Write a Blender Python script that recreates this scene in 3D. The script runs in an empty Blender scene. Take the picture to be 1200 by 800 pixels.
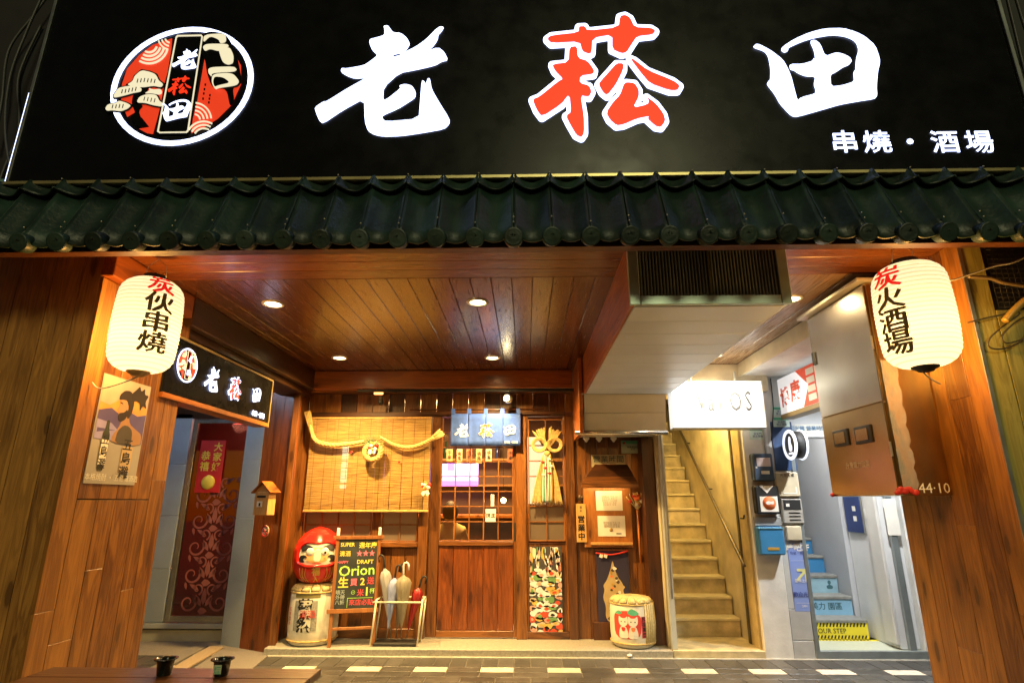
import bpy, bmesh, math, random
from mathutils import Vector, Matrix
import numpy as np
random.seed(7)
R = math.radians
S = bpy.context.scene
C = S.collection
# ---------------------------------------------------------------- camera
CAM = Vector((0, 0, 1.37)); PITCH = R(15.7); YAW = R(1.4); FPX = 667.0
cd = bpy.data.cameras.new("camera"); cd.sensor_width = 36; cd.lens = 36 * FPX / 1200
cd.clip_start = 0.05; cd.clip_end = 500
cam = bpy.data.objects.new("camera", cd); C.objects.link(cam)
cam.location = CAM; cam.rotation_euler = (math.pi / 2 + PITCH, 0, YAW)
S.camera = cam
S.render.resolution_x, S.render.resolution_y = 1024, 682
# ---------------------------------------------------------------- world (night sky), faint street light, exposure
W = bpy.data.worlds.new("World"); S.world = W; W.use_nodes = True
wn = W.node_tree.nodes; bg = wn["Background"]
sky = wn.new("ShaderNodeTexSky"); sky.sky_type = 'NISHITA'; sky.sun_disc = False
sky.sun_elevation = R(1.0); sky.sun_rotation = R(200)
W.node_tree.links.new(sky.outputs[0], bg.inputs[0]); bg.inputs[1].default_value = 0.012
sd = bpy.data.lights.new("sun", 'SUN'); sd.energy = 0.34; sd.angle = R(14); sd.color = (1.0, .95, 0.50)
sun = bpy.data.objects.new("sun", sd); C.objects.link(sun)
sun.rotation_euler = Vector((0.17, -1.0, 0.52)).to_track_quat('Z', 'Y').to_euler()
S.view_settings.view_transform = 'Standard'; S.view_settings.look = 'None'
S.view_settings.exposure = 1.35; S.view_settings.gamma = 1
S.render.engine = 'CYCLES'
try:
    S.cycles.use_denoising = True; S.cycles.denoiser = 'OPENIMAGEDENOISE'
    S.cycles.max_bounces = 7; S.cycles.diffuse_bounces = 4; S.cycles.glossy_bounces = 3
    S.cycles.transmission_bounces = 4; S.cycles.transparent_max_bounces = 12
    S.cycles.sample_clamp_indirect = 6; S.cycles.caustics_reflective = False; S.cycles.caustics_refractive = False
except Exception: pass

# ---------------------------------------------------------------- helpers
ROT = Matrix.Rotation(YAW, 3, 'Z') @ Matrix.Rotation(math.pi / 2 + PITCH, 3, 'X')
def P(px, py, Y=None, X=None, Z=None):
    """where the line of sight through a point of the photograph meets one of the scene's planes"""
    d = ROT @ Vector(((px - 600) / FPX, (400 - py) / FPX, -1))
    if Y is not None: t = (Y - CAM.y) / d.y
    elif X is not None: t = (X - CAM.x) / d.x
    else: t = (Z - CAM.z) / d.z
    return CAM + d * t

MATS = {}
def lin(c):
    return tuple(((v / 12.92) if v <= .04045 else ((v + .055) / 1.055) ** 2.4) for v in c[:3])
def newmat(name):
    m = bpy.data.materials.new(name); m.use_nodes = True
    return m, m.node_tree.nodes, m.node_tree.links, m.node_tree.nodes["Principled BSDF"]
def plain(name, col, rough=.5, metal=0, noise=.12, scale=9, bump=0.0, spec=.5, coat=0, each=.05):
    if name in MATS: return MATS[name]
    m, n, l, b = newmat(name)
    b.inputs["Roughness"].default_value = rough; b.inputs["Metallic"].default_value = metal
    b.inputs["Specular IOR Level"].default_value = spec; b.inputs["Coat Weight"].default_value = coat
    g = n.new("ShaderNodeNewGeometry"); t = n.new("ShaderNodeTexNoise")
    t.inputs["Scale"].default_value = scale; t.inputs["Detail"].default_value = 6
    l.new(g.outputs["Position"], t.inputs["Vector"])
    mr = n.new("ShaderNodeMapRange"); mr.inputs["To Min"].default_value = 1 - noise; mr.inputs["To Max"].default_value = 1 + noise
    mr.inputs["From Min"].default_value = .3; mr.inputs["From Max"].default_value = .7
    l.new(t.outputs["Fac"], mr.inputs["Value"])
    oi = n.new("ShaderNodeObjectInfo"); me_ = n.new("ShaderNodeMapRange"); me_.inputs["To Min"].default_value = 1 - each; me_.inputs["To Max"].default_value = 1 + each
    l.new(oi.outputs["Random"], me_.inputs["Value"]); mm = n.new("ShaderNodeMath"); mm.operation = 'MULTIPLY'; l.new(me_.outputs[0], mm.inputs[0]); l.new(mr.outputs[0], mm.inputs[1])
    mx = n.new("ShaderNodeMix"); mx.data_type = 'RGBA'; mx.blend_type = 'MULTIPLY'; mx.inputs[0].default_value = 1
    mx.inputs[6].default_value = (*col, 1); l.new(mm.outputs[0], mx.inputs[7]); l.new(mx.outputs[2], b.inputs["Base Color"])
    mr2 = n.new("ShaderNodeMapRange"); mr2.inputs["To Min"].default_value = max(.03, rough - .1 * (1 - .8 * metal)); mr2.inputs["To Max"].default_value = min(1, rough + .12 * (1 - .8 * metal))
    l.new(t.outputs["Fac"], mr2.inputs["Value"]); l.new(mr2.outputs[0], b.inputs["Roughness"])
    if bump:
        bp = n.new("ShaderNodeBump"); bp.inputs["Strength"].default_value = bump; bp.inputs["Distance"].default_value = .01
        t2 = n.new("ShaderNodeTexNoise"); t2.inputs["Scale"].default_value = scale * 6; t2.inputs["Detail"].default_value = 4
        l.new(g.outputs["Position"], t2.inputs["Vector"]); l.new(t2.outputs["Fac"], bp.inputs["Height"]); l.new(bp.outputs[0], b.inputs["Normal"])
    MATS[name] = m; return m
def wood(name, dark, light, axis='Z', rough=.38, knots=True, vary=.55, grain=1.0, coat=0.0):
    """varnished board: grain along one axis, knots, a tone of its own for every board"""
    if name in MATS: return MATS[name]
    m, n, l, b = newmat(name)
    g = n.new("ShaderNodeNewGeometry"); oi = n.new("ShaderNodeObjectInfo")
    off = n.new("ShaderNodeVectorMath"); off.operation = 'SCALE'; off.inputs[0].default_value = (31.7, 17.3, 43.1)
    l.new(oi.outputs["Random"], off.inputs["Scale"])
    add = n.new("ShaderNodeVectorMath"); l.new(g.outputs["Position"], add.inputs[0]); l.new(off.outputs[0], add.inputs[1])
    k = {'X': (1, 1, 1), 'Y': (1, 1, 1), 'Z': (1, 1, 1)}
    def mapped(across, along):
        mp = n.new("ShaderNodeMapping"); l.new(add.outputs[0], mp.inputs["Vector"])
        mp.inputs["Scale"].default_value = tuple(along if a == axis else across for a in 'XYZ'); return mp
    m1 = mapped(9 * grain, .9 * grain); t1 = n.new("ShaderNodeTexNoise"); t1.inputs["Scale"].default_value = 1.6; t1.inputs["Detail"].default_value = 5; t1.inputs["Distortion"].default_value = 1.2
    l.new(m1.outputs[0], t1.inputs["Vector"])
    m2 = mapped(90 * grain, 3.5 * grain); t2 = n.new("ShaderNodeTexNoise"); t2.inputs["Scale"].default_value = 1.3; t2.inputs["Detail"].default_value = 3
    l.new(m2.outputs[0], t2.inputs["Vector"])
    # rings
    sn = n.new("ShaderNodeMath"); sn.operation = 'MULTIPLY'; sn.inputs[1].default_value = 34; l.new(t1.outputs["Fac"], sn.inputs[0])
    sn2 = n.new("ShaderNodeMath"); sn2.operation = 'SINE'; l.new(sn.outputs[0], sn2.inputs[0])
    a1 = n.new("ShaderNodeMath"); a1.operation = 'MULTIPLY_ADD'; a1.inputs[1].default_value = .16; l.new(sn2.outputs[0], a1.inputs[0]); l.new(t1.outputs["Fac"], a1.inputs[2])
    a2 = n.new("ShaderNodeMath"); a2.operation = 'MULTIPLY_ADD'; a2.inputs[1].default_value = .55; l.new(t2.outputs["Fac"], a2.inputs[0]); l.new(a1.outputs[0], a2.inputs[2])
    a3 = n.new("ShaderNodeMath"); a3.operation = 'MULTIPLY_ADD'; a3.inputs[1].default_value = vary; l.new(oi.outputs["Random"], a3.inputs[0]); l.new(a2.outputs[0], a3.inputs[2])
    mr = n.new("ShaderNodeMapRange"); mr.inputs["From Min"].default_value = .5 + vary * .1; mr.inputs["From Max"].default_value = 1.1 + vary * .8
    l.new(a3.outputs[0], mr.inputs["Value"])
    mx = n.new("ShaderNodeMix"); mx.data_type = 'RGBA'; mx.inputs[6].default_value = (*dark, 1); mx.inputs[7].default_value = (*light, 1)
    l.new(mr.outputs[0], mx.inputs[0]); out = mx.outputs[2]
    if knots:
        m3 = mapped(7.5, 2.2); v = n.new("ShaderNodeTexVoronoi"); v.inputs["Scale"].default_value = 1.15
        nz = n.new("ShaderNodeTexNoise"); nz.inputs["Scale"].default_value = 20; l.new(add.outputs[0], nz.inputs["Vector"])
        l.new(m3.outputs[0], v.inputs["Vector"])
        ad = n.new("ShaderNodeMath"); ad.operation = 'MULTIPLY_ADD'; ad.inputs[1].default_value = .10; l.new(nz.outputs["Fac"], ad.inputs[0]); l.new(v.outputs["Distance"], ad.inputs[2])
        kr = n.new("ShaderNodeMapRange"); kr.inputs["From Min"].default_value = .17; kr.inputs["From Max"].default_value = .26; kr.inputs["To Min"].default_value = .80; kr.inputs["To Max"].default_value = 0
        l.new(ad.outputs[0], kr.inputs["Value"])
        # soft dark figure round the knots
        kr2 = n.new("ShaderNodeMapRange"); kr2.inputs["From Min"].default_value = .20; kr2.inputs["From Max"].default_value = .50; kr2.inputs["To Min"].default_value = .45; kr2.inputs["To Max"].default_value = 0
        l.new(ad.outputs[0], kr2.inputs["Value"])
        mxx = n.new("ShaderNodeMath"); mxx.operation = 'MAXIMUM'; l.new(kr.outputs[0], mxx.inputs[0]); l.new(kr2.outputs[0], mxx.inputs[1])
        m4 = n.new("ShaderNodeMix"); m4.data_type = 'RGBA'; l.new(out, m4.inputs[6]); m4.inputs[7].default_value = (dark[0] * .3, dark[1] * .25, dark[2] * .25, 1)
        l.new(mxx.outputs[0], m4.inputs[0]); out = m4.outputs[2]
    l.new(out, b.inputs["Base Color"])
    rr = n.new("ShaderNodeMapRange"); rr.inputs["To Min"].default_value = rough - .1; rr.inputs["To Max"].default_value = rough + .18
    l.new(t2.outputs["Fac"], rr.inputs["Value"]); l.new(rr.outputs[0], b.inputs["Roughness"]); b.inputs["Coat Weight"].default_value = coat
    b.inputs["Coat Roughness"].default_value = .22
    bp = n.new("ShaderNodeBump"); bp.inputs["Strength"].default_value = .25; bp.inputs["Distance"].default_value = .004
    l.new(a2.outputs[0], bp.inputs["Height"]); l.new(bp.outputs[0], b.inputs["Normal"])
    MATS[name] = m; return m
def glow(name, col, strength, noise=0):
    if name in MATS: return MATS[name]
    m, n, l, b = newmat(name)
    b.inputs["Base Color"].default_value = (*[min(.8, c * .8) for c in col], 1)
    b.inputs["Emission Color"].default_value = (*col, 1); b.inputs["Emission Strength"].default_value = strength
    MATS[name] = m; return m
def glassy(name, tint=(1, 1, 1), refl=.12, rough=.03, body=0.0, bodycol=(.5, .5, .5)):
    if name in MATS: return MATS[name]
    m, n, l, b = newmat(name); n.remove(b)
    o = n["Material Output"]
    t = n.new("ShaderNodeBsdfTransparent"); t.inputs[0].default_value = (*tint, 1)
    g = n.new("ShaderNodeBsdfGlossy"); g.inputs["Roughness"].default_value = rough
    lw = n.new("ShaderNodeFresnel"); lw.inputs["IOR"].default_value = 1.45
    mp = n.new("ShaderNodeMath"); mp.operation = 'ADD'; mp.inputs[1].default_value = refl - .04; l.new(lw.outputs[0], mp.inputs[0])
    mp.use_clamp = True
    mx = n.new("ShaderNodeMixShader"); l.new(mp.outputs[0], mx.inputs[0]); l.new(t.outputs[0], mx.inputs[1]); l.new(g.outputs[0], mx.inputs[2])
    last = mx
    if body:
        d = n.new("ShaderNodeBsdfDiffuse"); d.inputs[0].default_value = (*bodycol, 1)
        tr = n.new("ShaderNodeBsdfTranslucent"); tr.inputs[0].default_value = (*bodycol, 1)
        ms = n.new("ShaderNodeMixShader"); ms.inputs[0].default_value = .5; l.new(d.outputs[0], ms.inputs[1]); l.new(tr.outputs[0], ms.inputs[2])
        m2 = n.new("ShaderNodeMixShader"); m2.inputs[0].default_value = body; l.new(mx.outputs[0], m2.inputs[1]); l.new(ms.outputs[0], m2.inputs[2]); last = m2
    l.new(last.outputs[0], o.inputs["Surface"]); MATS[name] = m; return m

ORG = {}
def org(p): return ORG.get(p.name, Vector((0, 0, 0))) if p else Vector((0, 0, 0))
def link(name, me, parent=None, at=(0, 0, 0)):
    """object with its origin at world (or, under a turned thing, local) point `at`"""
    o = bpy.data.objects.new(name, me); C.objects.link(o)
    at = Vector(at); ORG[o.name] = at.copy()
    if parent: o.parent = parent; o.location = at - org(parent)
    else: o.location = at
    return o
USED = {}
def tag(o, label, cat, group=None, kind=None):
    if label: o["label"] = label
    if cat: o["category"] = cat
    if group: o["group"] = group
    if kind: o["kind"] = kind
    return o
def thing(name, label, cat, at=(0, 0, 0), group=None, rot=None):
    o = bpy.data.objects.new(name, None); o.empty_display_size = .05; C.objects.link(o); o.location = Vector(at)
    tag(o, label, cat, group)
    if rot is not None: o.rotation_euler = rot; ORG[o.name] = Vector((0, 0, 0))   # children in local coordinates
    else: ORG[o.name] = Vector(at)
    return o
def struct(o): o["kind"] = "structure"; return o
def setmat(me, mat):
    me.materials.append(mat); return me
BOXC = {}
def boxmesh(sx, sy, sz, bev, mat):
    key = (round(sx, 4), round(sy, 4), round(sz, 4), round(bev, 4), mat.name)
    if key in BOXC: return BOXC[key]
    hx, hy, hz = sx / 2, sy / 2, sz / 2
    bev = min(bev, hx * .45, hy * .45, hz * .45)
    me = bpy.data.meshes.new("box")
    if bev <= 1e-5:
        v = [(x, y, z) for x in (-hx, hx) for y in (-hy, hy) for z in (-hz, hz)]
        f = [(0, 1, 3, 2), (4, 6, 7, 5), (0, 4, 5, 1), (2, 3, 7, 6), (0, 2, 6, 4), (1, 5, 7, 3)]
    else:
        bm = bmesh.new(); bmesh.ops.create_cube(bm, size=1)
        for q in bm.verts: q.co = Vector((q.co.x * sx, q.co.y * sy, q.co.z * sz))
        bmesh.ops.bevel(bm, geom=bm.edges[:], offset=bev, segments=1, affect='EDGES', profile=.5)
        bm.to_mesh(me); bm.free(); setmat(me, mat); BOXC[key] = me; return me
    me.from_pydata(v, [], f); setmat(me, mat); BOXC[key] = me; return me
def box(name, x0, x1, y0, y1, z0, z1, mat, parent=None, bev=.002, rot=None):
    if x1 < x0: x0, x1 = x1, x0
    if y1 < y0: y0, y1 = y1, y0
    if z1 < z0: z0, z1 = z1, z0
    o = link(name, boxmesh(x1 - x0, y1 - y0, z1 - z0, bev, mat), parent, ((x0 + x1) / 2, (y0 + y1) / 2, (z0 + z1) / 2))
    if rot: o.rotation_euler = rot
    return o
class MB:
    def __init__(s): s.v = []; s.f = []; s.sm = []
    def add(s, vs, fs, smooth=False):
        b = len(s.v); s.v += [tuple(v) for v in vs]; s.f += [tuple(b + i for i in f) for f in fs]; s.sm += [smooth] * len(fs)
    def box(s, x0, x1, y0, y1, z0, z1):
        s.add([(x, y, z) for x in (x0, x1) for y in (y0, y1) for z in (z0, z1)],
              [(0, 1, 3, 2), (4, 6, 7, 5), (0, 4, 5, 1), (2, 3, 7, 6), (0, 2, 6, 4), (1, 5, 7, 3)])
    def prism(s, pts, d):
        """closed polygon pushed along d"""
        n = len(pts); d = Vector(d); a = [Vector(p) for p in pts]
        s.add(a + [p + d for p in a], [tuple(range(n))[::-1], tuple(range(n, 2 * n))] + [(i, (i + 1) % n, n + (i + 1) % n, n + i) for i in range(n)])
    def tube(s, pts, r, n=8, cap=True, flat=1.0):
        pts = [Vector(p) for p in pts]; rs = r if isinstance(r, (list, tuple)) else [r] * len(pts)
        vs = []; prev = None
        for i, p in enumerate(pts):
            t = (pts[min(i + 1, len(pts) - 1)] - pts[max(i - 1, 0)]).normalized()
            if prev is None:
                u = t.cross(Vector((0, 0, 1)));
                if u.length < .05: u = t.cross(Vector((1, 0, 0)))
            else: u = prev - t * prev.dot(t)
            u.normalize(); prev = u; w = t.cross(u)
            for k in range(n):
                a = 2 * math.pi * k / n; vs.append(p + (u * math.cos(a) + w * math.sin(a) * flat) * rs[i])
        fs = []
        for i in range(len(pts) - 1):
            for k in range(n):
                fs.append((i * n + k, i * n + (k + 1) % n, (i + 1) * n + (k + 1) % n, (i + 1) * n + k))
        if cap: fs += [tuple(range(n))[::-1], tuple(range((len(pts) - 1) * n, len(pts) * n))]
        s.add(vs, fs, True)
    def lathe(s, prof, n=32, c=(0, 0, 0), axis='Z', squash=(1, 1), smooth=True):
        vs = []; c = Vector(c)
        for r, h in prof:
            for k in range(n):
                a = 2 * math.pi * k / n; x, y = r * math.cos(a) * squash[0], r * math.sin(a) * squash[1]
                q = {'Z': (x, y, h), 'X': (h, x, y), 'Y': (x, h, -y)}[axis]
                vs.append(c + Vector(q))
        fs = []; m = len(prof)
        for i in range(m - 1):
            for k in range(n): fs.append((i * n + k, i * n + (k + 1) % n, (i + 1) * n + (k + 1) % n, (i + 1) * n + k))
        ring = prof[0] == prof[-1]
        if prof[0][0] > 1e-4 and not ring: fs.append(tuple(range(n))[::-1])
        if prof[-1][0] > 1e-4 and not ring: fs.append(tuple(range((m - 1) * n, m * n)))
        s.add(vs, fs, smooth)
    def sphere(s, c, r, n=14, m=9, sc=(1, 1, 1)):
        vs = []; c = Vector(c)
        for i in range(m + 1):
            th = math.pi * i / m
            for k in range(n):
                a = 2 * math.pi * k / n
                vs.append(c + Vector((r * math.sin(th) * math.cos(a) * sc[0], r * math.sin(th) * math.sin(a) * sc[1], -r * math.cos(th) * sc[2])))
        fs = [(i * n + k, i * n + (k + 1) % n, (i + 1) * n + (k + 1) % n, (i + 1) * n + k) for i in range(m) for k in range(n)]
        s.add(vs, fs, True)
    def build(s, name, mat, parent=None, at=None):
        if at is None:
            a = np.array(s.v); at = Vector(((a.max(0) + a.min(0)) / 2).tolist())
        at = Vector(at)
        me = bpy.data.meshes.new(name); me.from_pydata([(v[0] - at.x, v[1] - at.y, v[2] - at.z) for v in s.v], [], s.f)
        me.polygons.foreach_set("use_smooth", s.sm)
        setmat(me, mat); me.validate(); me.update()
        bm = bmesh.new(); bm.from_mesh(me)
        bmesh.ops.remove_doubles(bm, verts=bm.verts, dist=1e-6)
        bmesh.ops.recalc_face_normals(bm, faces=bm.faces); bm.to_mesh(me); bm.free()
        return link(name, me, parent, at)
def curve_mesh(kind, data, extrude, offset=0, sub=0):
    if kind == 'text':
        cu = bpy.data.curves.new("tmp", 'FONT'); cu.body = data; cu.align_x = 'CENTER'; cu.align_y = 'CENTER'; cu.offset = offset; cu.resolution_u = 2
    else:
        cu = bpy.data.curves.new("tmp", 'CURVE'); cu.dimensions = '2D'; cu.fill_mode = 'BOTH'
        for loop in data:
            sp = cu.splines.new('POLY'); sp.points.add(len(loop) - 1)
            for i, p in enumerate(loop): sp.points[i].co = (p[0], p[1], 0, 1)
            sp.use_cyclic_u = True
    cu.extrude = extrude / 2
    o = bpy.data.objects.new("tmp", cu); C.objects.link(o)
    bpy.context.view_layer.update()
    me = bpy.data.meshes.new_from_object(o.evaluated_get(bpy.context.evaluated_depsgraph_get()))
    bpy.data.objects.remove(o); bpy.data.curves.remove(cu)
    bm = bmesh.new(); bm.from_mesh(me)
    bmesh.ops.remove_doubles(bm, verts=bm.verts, dist=1e-5)
    if sub:
        bmesh.ops.triangulate(bm, faces=bm.faces)
        for _ in range(4):
            es = [e for e in bm.edges if e.calc_length() > sub]
            if not es: break
            bmesh.ops.subdivide_edges(bm, edges=es, cuts=1); bmesh.ops.triangulate(bm, faces=[f for f in bm.faces if len(f.verts) > 3])
    bm.to_mesh(me); bm.free()
    return me
def bold_mesh(ch, e, ext):
    """a character thickened by overprinting it slightly shifted"""
    v = []; f = []
    for k, (dx, dy) in enumerate(((0, 0), (-e, 0), (e, 0), (0, -e * .7), (0, e * .7))):
        me = curve_mesh('text', ch, ext, 0, .12); b = len(v)
        v += [(q.co.x + dx, q.co.y + dy, q.co.z + k * .0004) for q in me.vertices]; f += [tuple(b + i for i in p.vertices) for p in me.polygons]
        bpy.data.meshes.remove(me)
    me = bpy.data.meshes.new("bold"); me.from_pydata(v, [], f); return me
def place_mesh(name, me, fn, mat, parent):
    vs = [fn(v.co.x, v.co.y, v.co.z) for v in me.vertices]
    if not vs: return None
    a = np.array([tuple(v) for v in vs]); at = Vector(((a.max(0) + a.min(0)) / 2).tolist())
    for v, q in zip(me.vertices, vs): v.co = q - at
    me.materials.clear(); me.materials.append(mat)
    for p in me.polygons: p.use_smooth = False
    me.update(); me.name = name
    return link(name, me, parent, at)
def plane_map(o, xd, yd, s=1.0, n=None):
    o = Vector(o); xd = Vector(xd).normalized(); yd = Vector(yd).normalized(); n = Vector(n).normalized() if n is not None else xd.cross(yd)
    return lambda x, y, z: o + xd * x * s + yd * y * s + n * z
def text(name, body, size, fn_or_frame, mat, parent, bold=.0, ext=.002, sx=1.0, sub=0):
    me = curve_mesh('text', body, ext, bold, sub)
    f = fn_or_frame
    return place_mesh(name, me, lambda x, y, z: f(x * size * sx, y * size, z), mat, parent)
def vtext(name, body, size, f, mat, parent, bold=0, ext=.002, pitch=1.08, sx=1.0):
    """characters one below the other, as one print"""
    out = []
    allv = []; allf = []
    n = len(body)
    for i, ch in enumerate(body):
        if ch == ' ': continue
        me = curve_mesh('text', ch, ext, bold)
        cy = ((n - 1) / 2 - i) * pitch
        b = len(allv)
        allv += [(v.co.x * size * sx, (v.co.y + cy) * size, v.co.z) for v in me.vertices]
        allf += [tuple(b + q for q in p.vertices) for p in me.polygons]
        bpy.data.meshes.remove(me)
    me = bpy.data.meshes.new(name); me.from_pydata(allv, [], allf)
    return place_mesh(name, me, f, mat, parent)
def shape(name, loops, f, mat, parent, ext=.003, sub=0):
    return place_mesh(name, curve_mesh('curve', loops, ext, 0, sub), f, mat, parent)
def grow(loops, dist, res=2.0):
    """outline at a distance from filled loops (marching squares on their distance field)"""
    P0 = np.array([p for l in loops for p in l], float); lo = P0.min(0) - dist - 3 * res; hi = P0.max(0) + dist + 3 * res
    nx, ny = int((hi[0] - lo[0]) / res) + 1, int((hi[1] - lo[1]) / res) + 1
    gx, gy = np.meshgrid(lo[0] + np.arange(nx) * res, lo[1] + np.arange(ny) * res, indexing='ij')
    D = np.full((nx, ny), 1e9); I = np.zeros((nx, ny), bool)
    for l in loops:
        q = np.array(l, float)
        for a, b in zip(q, np.roll(q, -1, 0)):
            e = b - a; L = e @ e
            t = np.clip(((gx - a[0]) * e[0] + (gy - a[1]) * e[1]) / max(L, 1e-9), 0, 1)
            D = np.minimum(D, np.hypot(gx - a[0] - t * e[0], gy - a[1] - t * e[1]))
            if a[1] != b[1]:
                I ^= ((a[1] > gy) != (b[1] > gy)) & (gx < (b[0] - a[0]) * (gy - a[1]) / (b[1] - a[1]) + a[0])
    F = np.where(I, -D, D) - dist
    seg = {}
    def key(i, j, k): return (i, j, k)
    def pt(i, j, k):
        a = F[i, j]; b = F[i + 1, j] if k == 0 else F[i, j + 1]; t = a / (a - b)
        return (lo[0] + (i + (t if k == 0 else 0)) * res, lo[1] + (j + (t if k == 1 else 0)) * res)
    for i in range(nx - 1):
        for j in range(ny - 1):
            c = [F[i, j] < 0, F[i + 1, j] < 0, F[i + 1, j + 1] < 0, F[i, j + 1] < 0]
            if all(c) or not any(c): continue
            ed = [(i, j, 0), (i + 1, j, 1), (i, j + 1, 0), (i, j, 1)]
            cr = [ed[q] for q in range(4) if c[q] != c[(q + 1) % 4]]
            for a, b in ([(cr[0], cr[1])] if len(cr) == 2 else [(cr[0], cr[1]), (cr[2], cr[3])]):
                seg.setdefault(a, []).append(b); seg.setdefault(b, []).append(a)
    out = []
    while seg:
        st = next(iter(seg)); cur = st; loop = []; prev = None
        while True:
            loop.append(pt(*cur)); nb = seg.get(cur, []); nxt = None
            for q in nb:
                if q in seg and q != prev and q != st: nxt = q; break
            seg.pop(cur, None)
            if nxt is None: break
            prev, cur = cur, nxt
        if len(loop) > 6: out.append(loop[::2] if len(loop) > 24 else loop)
    return out
# ---------------------------------------------------------------- materials
PINE_Z = wood("pine_upright", (.095, .028, .005), (.38, .160, .026), 'Z', .34, coat=.2)
PINE_Y = wood("pine_along_depth", (.16, .038, .005), (.45, .15, .02), 'Y', .38)
OLDPINE = wood("weathered_pine", (.16, .060, .010), (.58, .26, .05), 'Z', .45)
GREENPINE = wood("yellow_green_pine", (.18, .15, .03), (.46, .42, .11), 'Z', .45)
REDW = wood("red_brown_boards", (.065, .021, .005), (.27, .098, .019), 'Z', .34, coat=.2)
REDX = wood("red_brown_rails", (.07, .022, .005), (.29, .105, .02), 'X', .34, coat=.2)
DARKW = wood("dark_brown_boards", (.03, .010, .003), (.10, .030, .007), 'Z', .4)
DARKX = wood("dark_brown_rails", (.03, .010, .003), (.10, .030, .007), 'X', .4)
DARKY = wood("dark_brown_beam", (.018, .008, .004), (.05, .02, .008), 'Y', .3)
CEILY = wood("ceiling_boards_dark", (.042, .012, .0035), (.13, .042, .009), 'Y', .19, knots=False, vary=.25, grain=1.2, coat=.3)
CEILX = wood("ceiling_border_boards", (.07, .018, .004), (.21, .060, .012), 'X', .26, knots=False, vary=.25, coat=.25)
BEAMX = wood("orange_beam", (.16, .036, .004), (.46, .13, .016), 'X', .3, coat=.3)
LIGHTW = wood("light_wood", (.40, .19, .05), (.66, .38, .12), 'Z', .45, knots=False)
LATT = wood("lattice_wood", (.16, .055, .012), (.34, .13, .03), 'Z', .4, knots=False)
BLACK = plain("black_acrylic", (.005, .005, .005), .26, noise=.1, spec=.14)
SOOT = plain("black_rubber", (.012, .012, .012), .6)
TILEG = plain("dark_green_roof_tile", (.013, .033, .024), .46, noise=.5, scale=7, bump=.35, each=.35)
MOSS = plain("green_flashing", (.10, .19, .13), .5, noise=.3)
ALU = plain("aluminium", (.42, .44, .42), .35, metal=.9, noise=.15)
GREYM = plain("blue_grey_metal_panel", (.34, .41, .46), .45, noise=.10, scale=3)
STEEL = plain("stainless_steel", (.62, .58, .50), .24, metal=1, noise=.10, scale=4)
STEELB = plain("amber_reflection_steel", (.46, .34, .16), .26, metal=1, noise=.12, scale=5)  # amber reflections of the surrounding wood put into the steel's base colour
SILVER = plain("silver_boards", (.64, .72, .80), .40, metal=.1, noise=.06, scale=3)
WHITEP = plain("white_painted_wall", (.74, .73, .68), .6, noise=.15, scale=5, bump=.2)
CREAM = plain("cream_wall", (.60, .52, .35), .6, noise=.25, scale=4, bump=.2)
CREAMST = plain("cream_stair", (.54, .45, .26), .5, noise=.32, scale=8, bump=.2)
CONC = plain("granite_platform", (.34, .32, .27), .55, noise=.22, scale=60, bump=.3)
GRAN = plain("grey_granite_slab", (.20, .18, .16), .6, noise=.30, scale=70, bump=.2)
GRAN2 = plain("tan_granite_slab", (.34, .26, .17), .6, noise=.25, scale=70, bump=.2)
PAV = plain("dark_paver", (.060, .057, .054), .32, noise=.35, scale=9, bump=.35, each=.28)
PAVW = plain("white_paver", (.56, .50, .41), .5, noise=.22, each=.12, scale=14, bump=.2)
GROUT = plain("paving_joint", (.16, .15, .13), .8, noise=.2)
WHITEPL = plain("white_plastic", (.78, .78, .75), .4, noise=.03)
PAPER = plain("white_paper", (.80, .77, .68), .7, noise=.04)
RED = plain("lacquer_red", (.62, .018, .012), .18, noise=.06, coat=.5)
REDM = plain("matt_red", (.60, .03, .02), .5)
INK = plain("black_ink", (.012, .011, .010), .5)
GOLD = plain("gold_paint", (.62, .38, .08), .35, metal=.5)
STRAW = plain("straw", (.58, .40, .14), .7, noise=.25, scale=40, bump=.4)
STRAW2 = plain("pale_straw_mat", (.66, .52, .24), .7, noise=.18, scale=50, bump=.4)
BARREL = plain("white_barrel_mat", (.76, .71, .58), .55, noise=.06, scale=20, bump=.15)
NAVY = plain("indigo_cloth", (.05, .12, .48), .8, noise=.15, scale=30)
DNAVY = plain("dark_navy_cloth", (.025, .02, .055), .8, noise=.1)
BLUE = plain("blue_paint", (.04, .20, .42), .4, noise=.08)
LBLUE = plain("pale_blue_sheet", (.25, .48, .66), .5, noise=.05)
BANB = plain("periwinkle_sheet", (.26, .36, .75), .5, noise=.04)
YEL = plain("yellow_tape", (.80, .66, .03), .45, noise=.05)
MBLUE = plain("slate_blue_box", (.05, .08, .13), .4)
BEIGE = plain("beige_plastic", (.60, .52, .36), .45)
GREENP = plain("green_print", (.10, .42, .25), .6)
ORANGEP = plain("orange_print", (.85, .20, .05), .6)
CLOTHW = plain("white_cloth_print", (.76, .78, .80), .8)
CHALKB = plain("blackboard", (.018, .024, .022), .6, noise=.4, scale=8)
def chalk(n, c): return plain("chalk_" + n, c, .9, noise=.15, scale=60)
CY, CP, CG, CW, CR = chalk("yellow", (.78, .66, .10)), chalk("pink", (.80, .16, .26)), chalk("green", (.38, .72, .12)), chalk("pale", (.42, .50, .50)), chalk("red", (.60, .06, .08))
G_WHITE = glow("lit_white_acrylic", (.56, .64, 1.0), 1.5)
G_RED = glow("lit_red_acrylic", (1.0, .035, .008), .42)
G_CREAM = glow("lit_cream_acrylic", (.86, .78, .55), .34)
G_ORED = glow("lit_red_print", (.80, .045, .012), .32)
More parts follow.
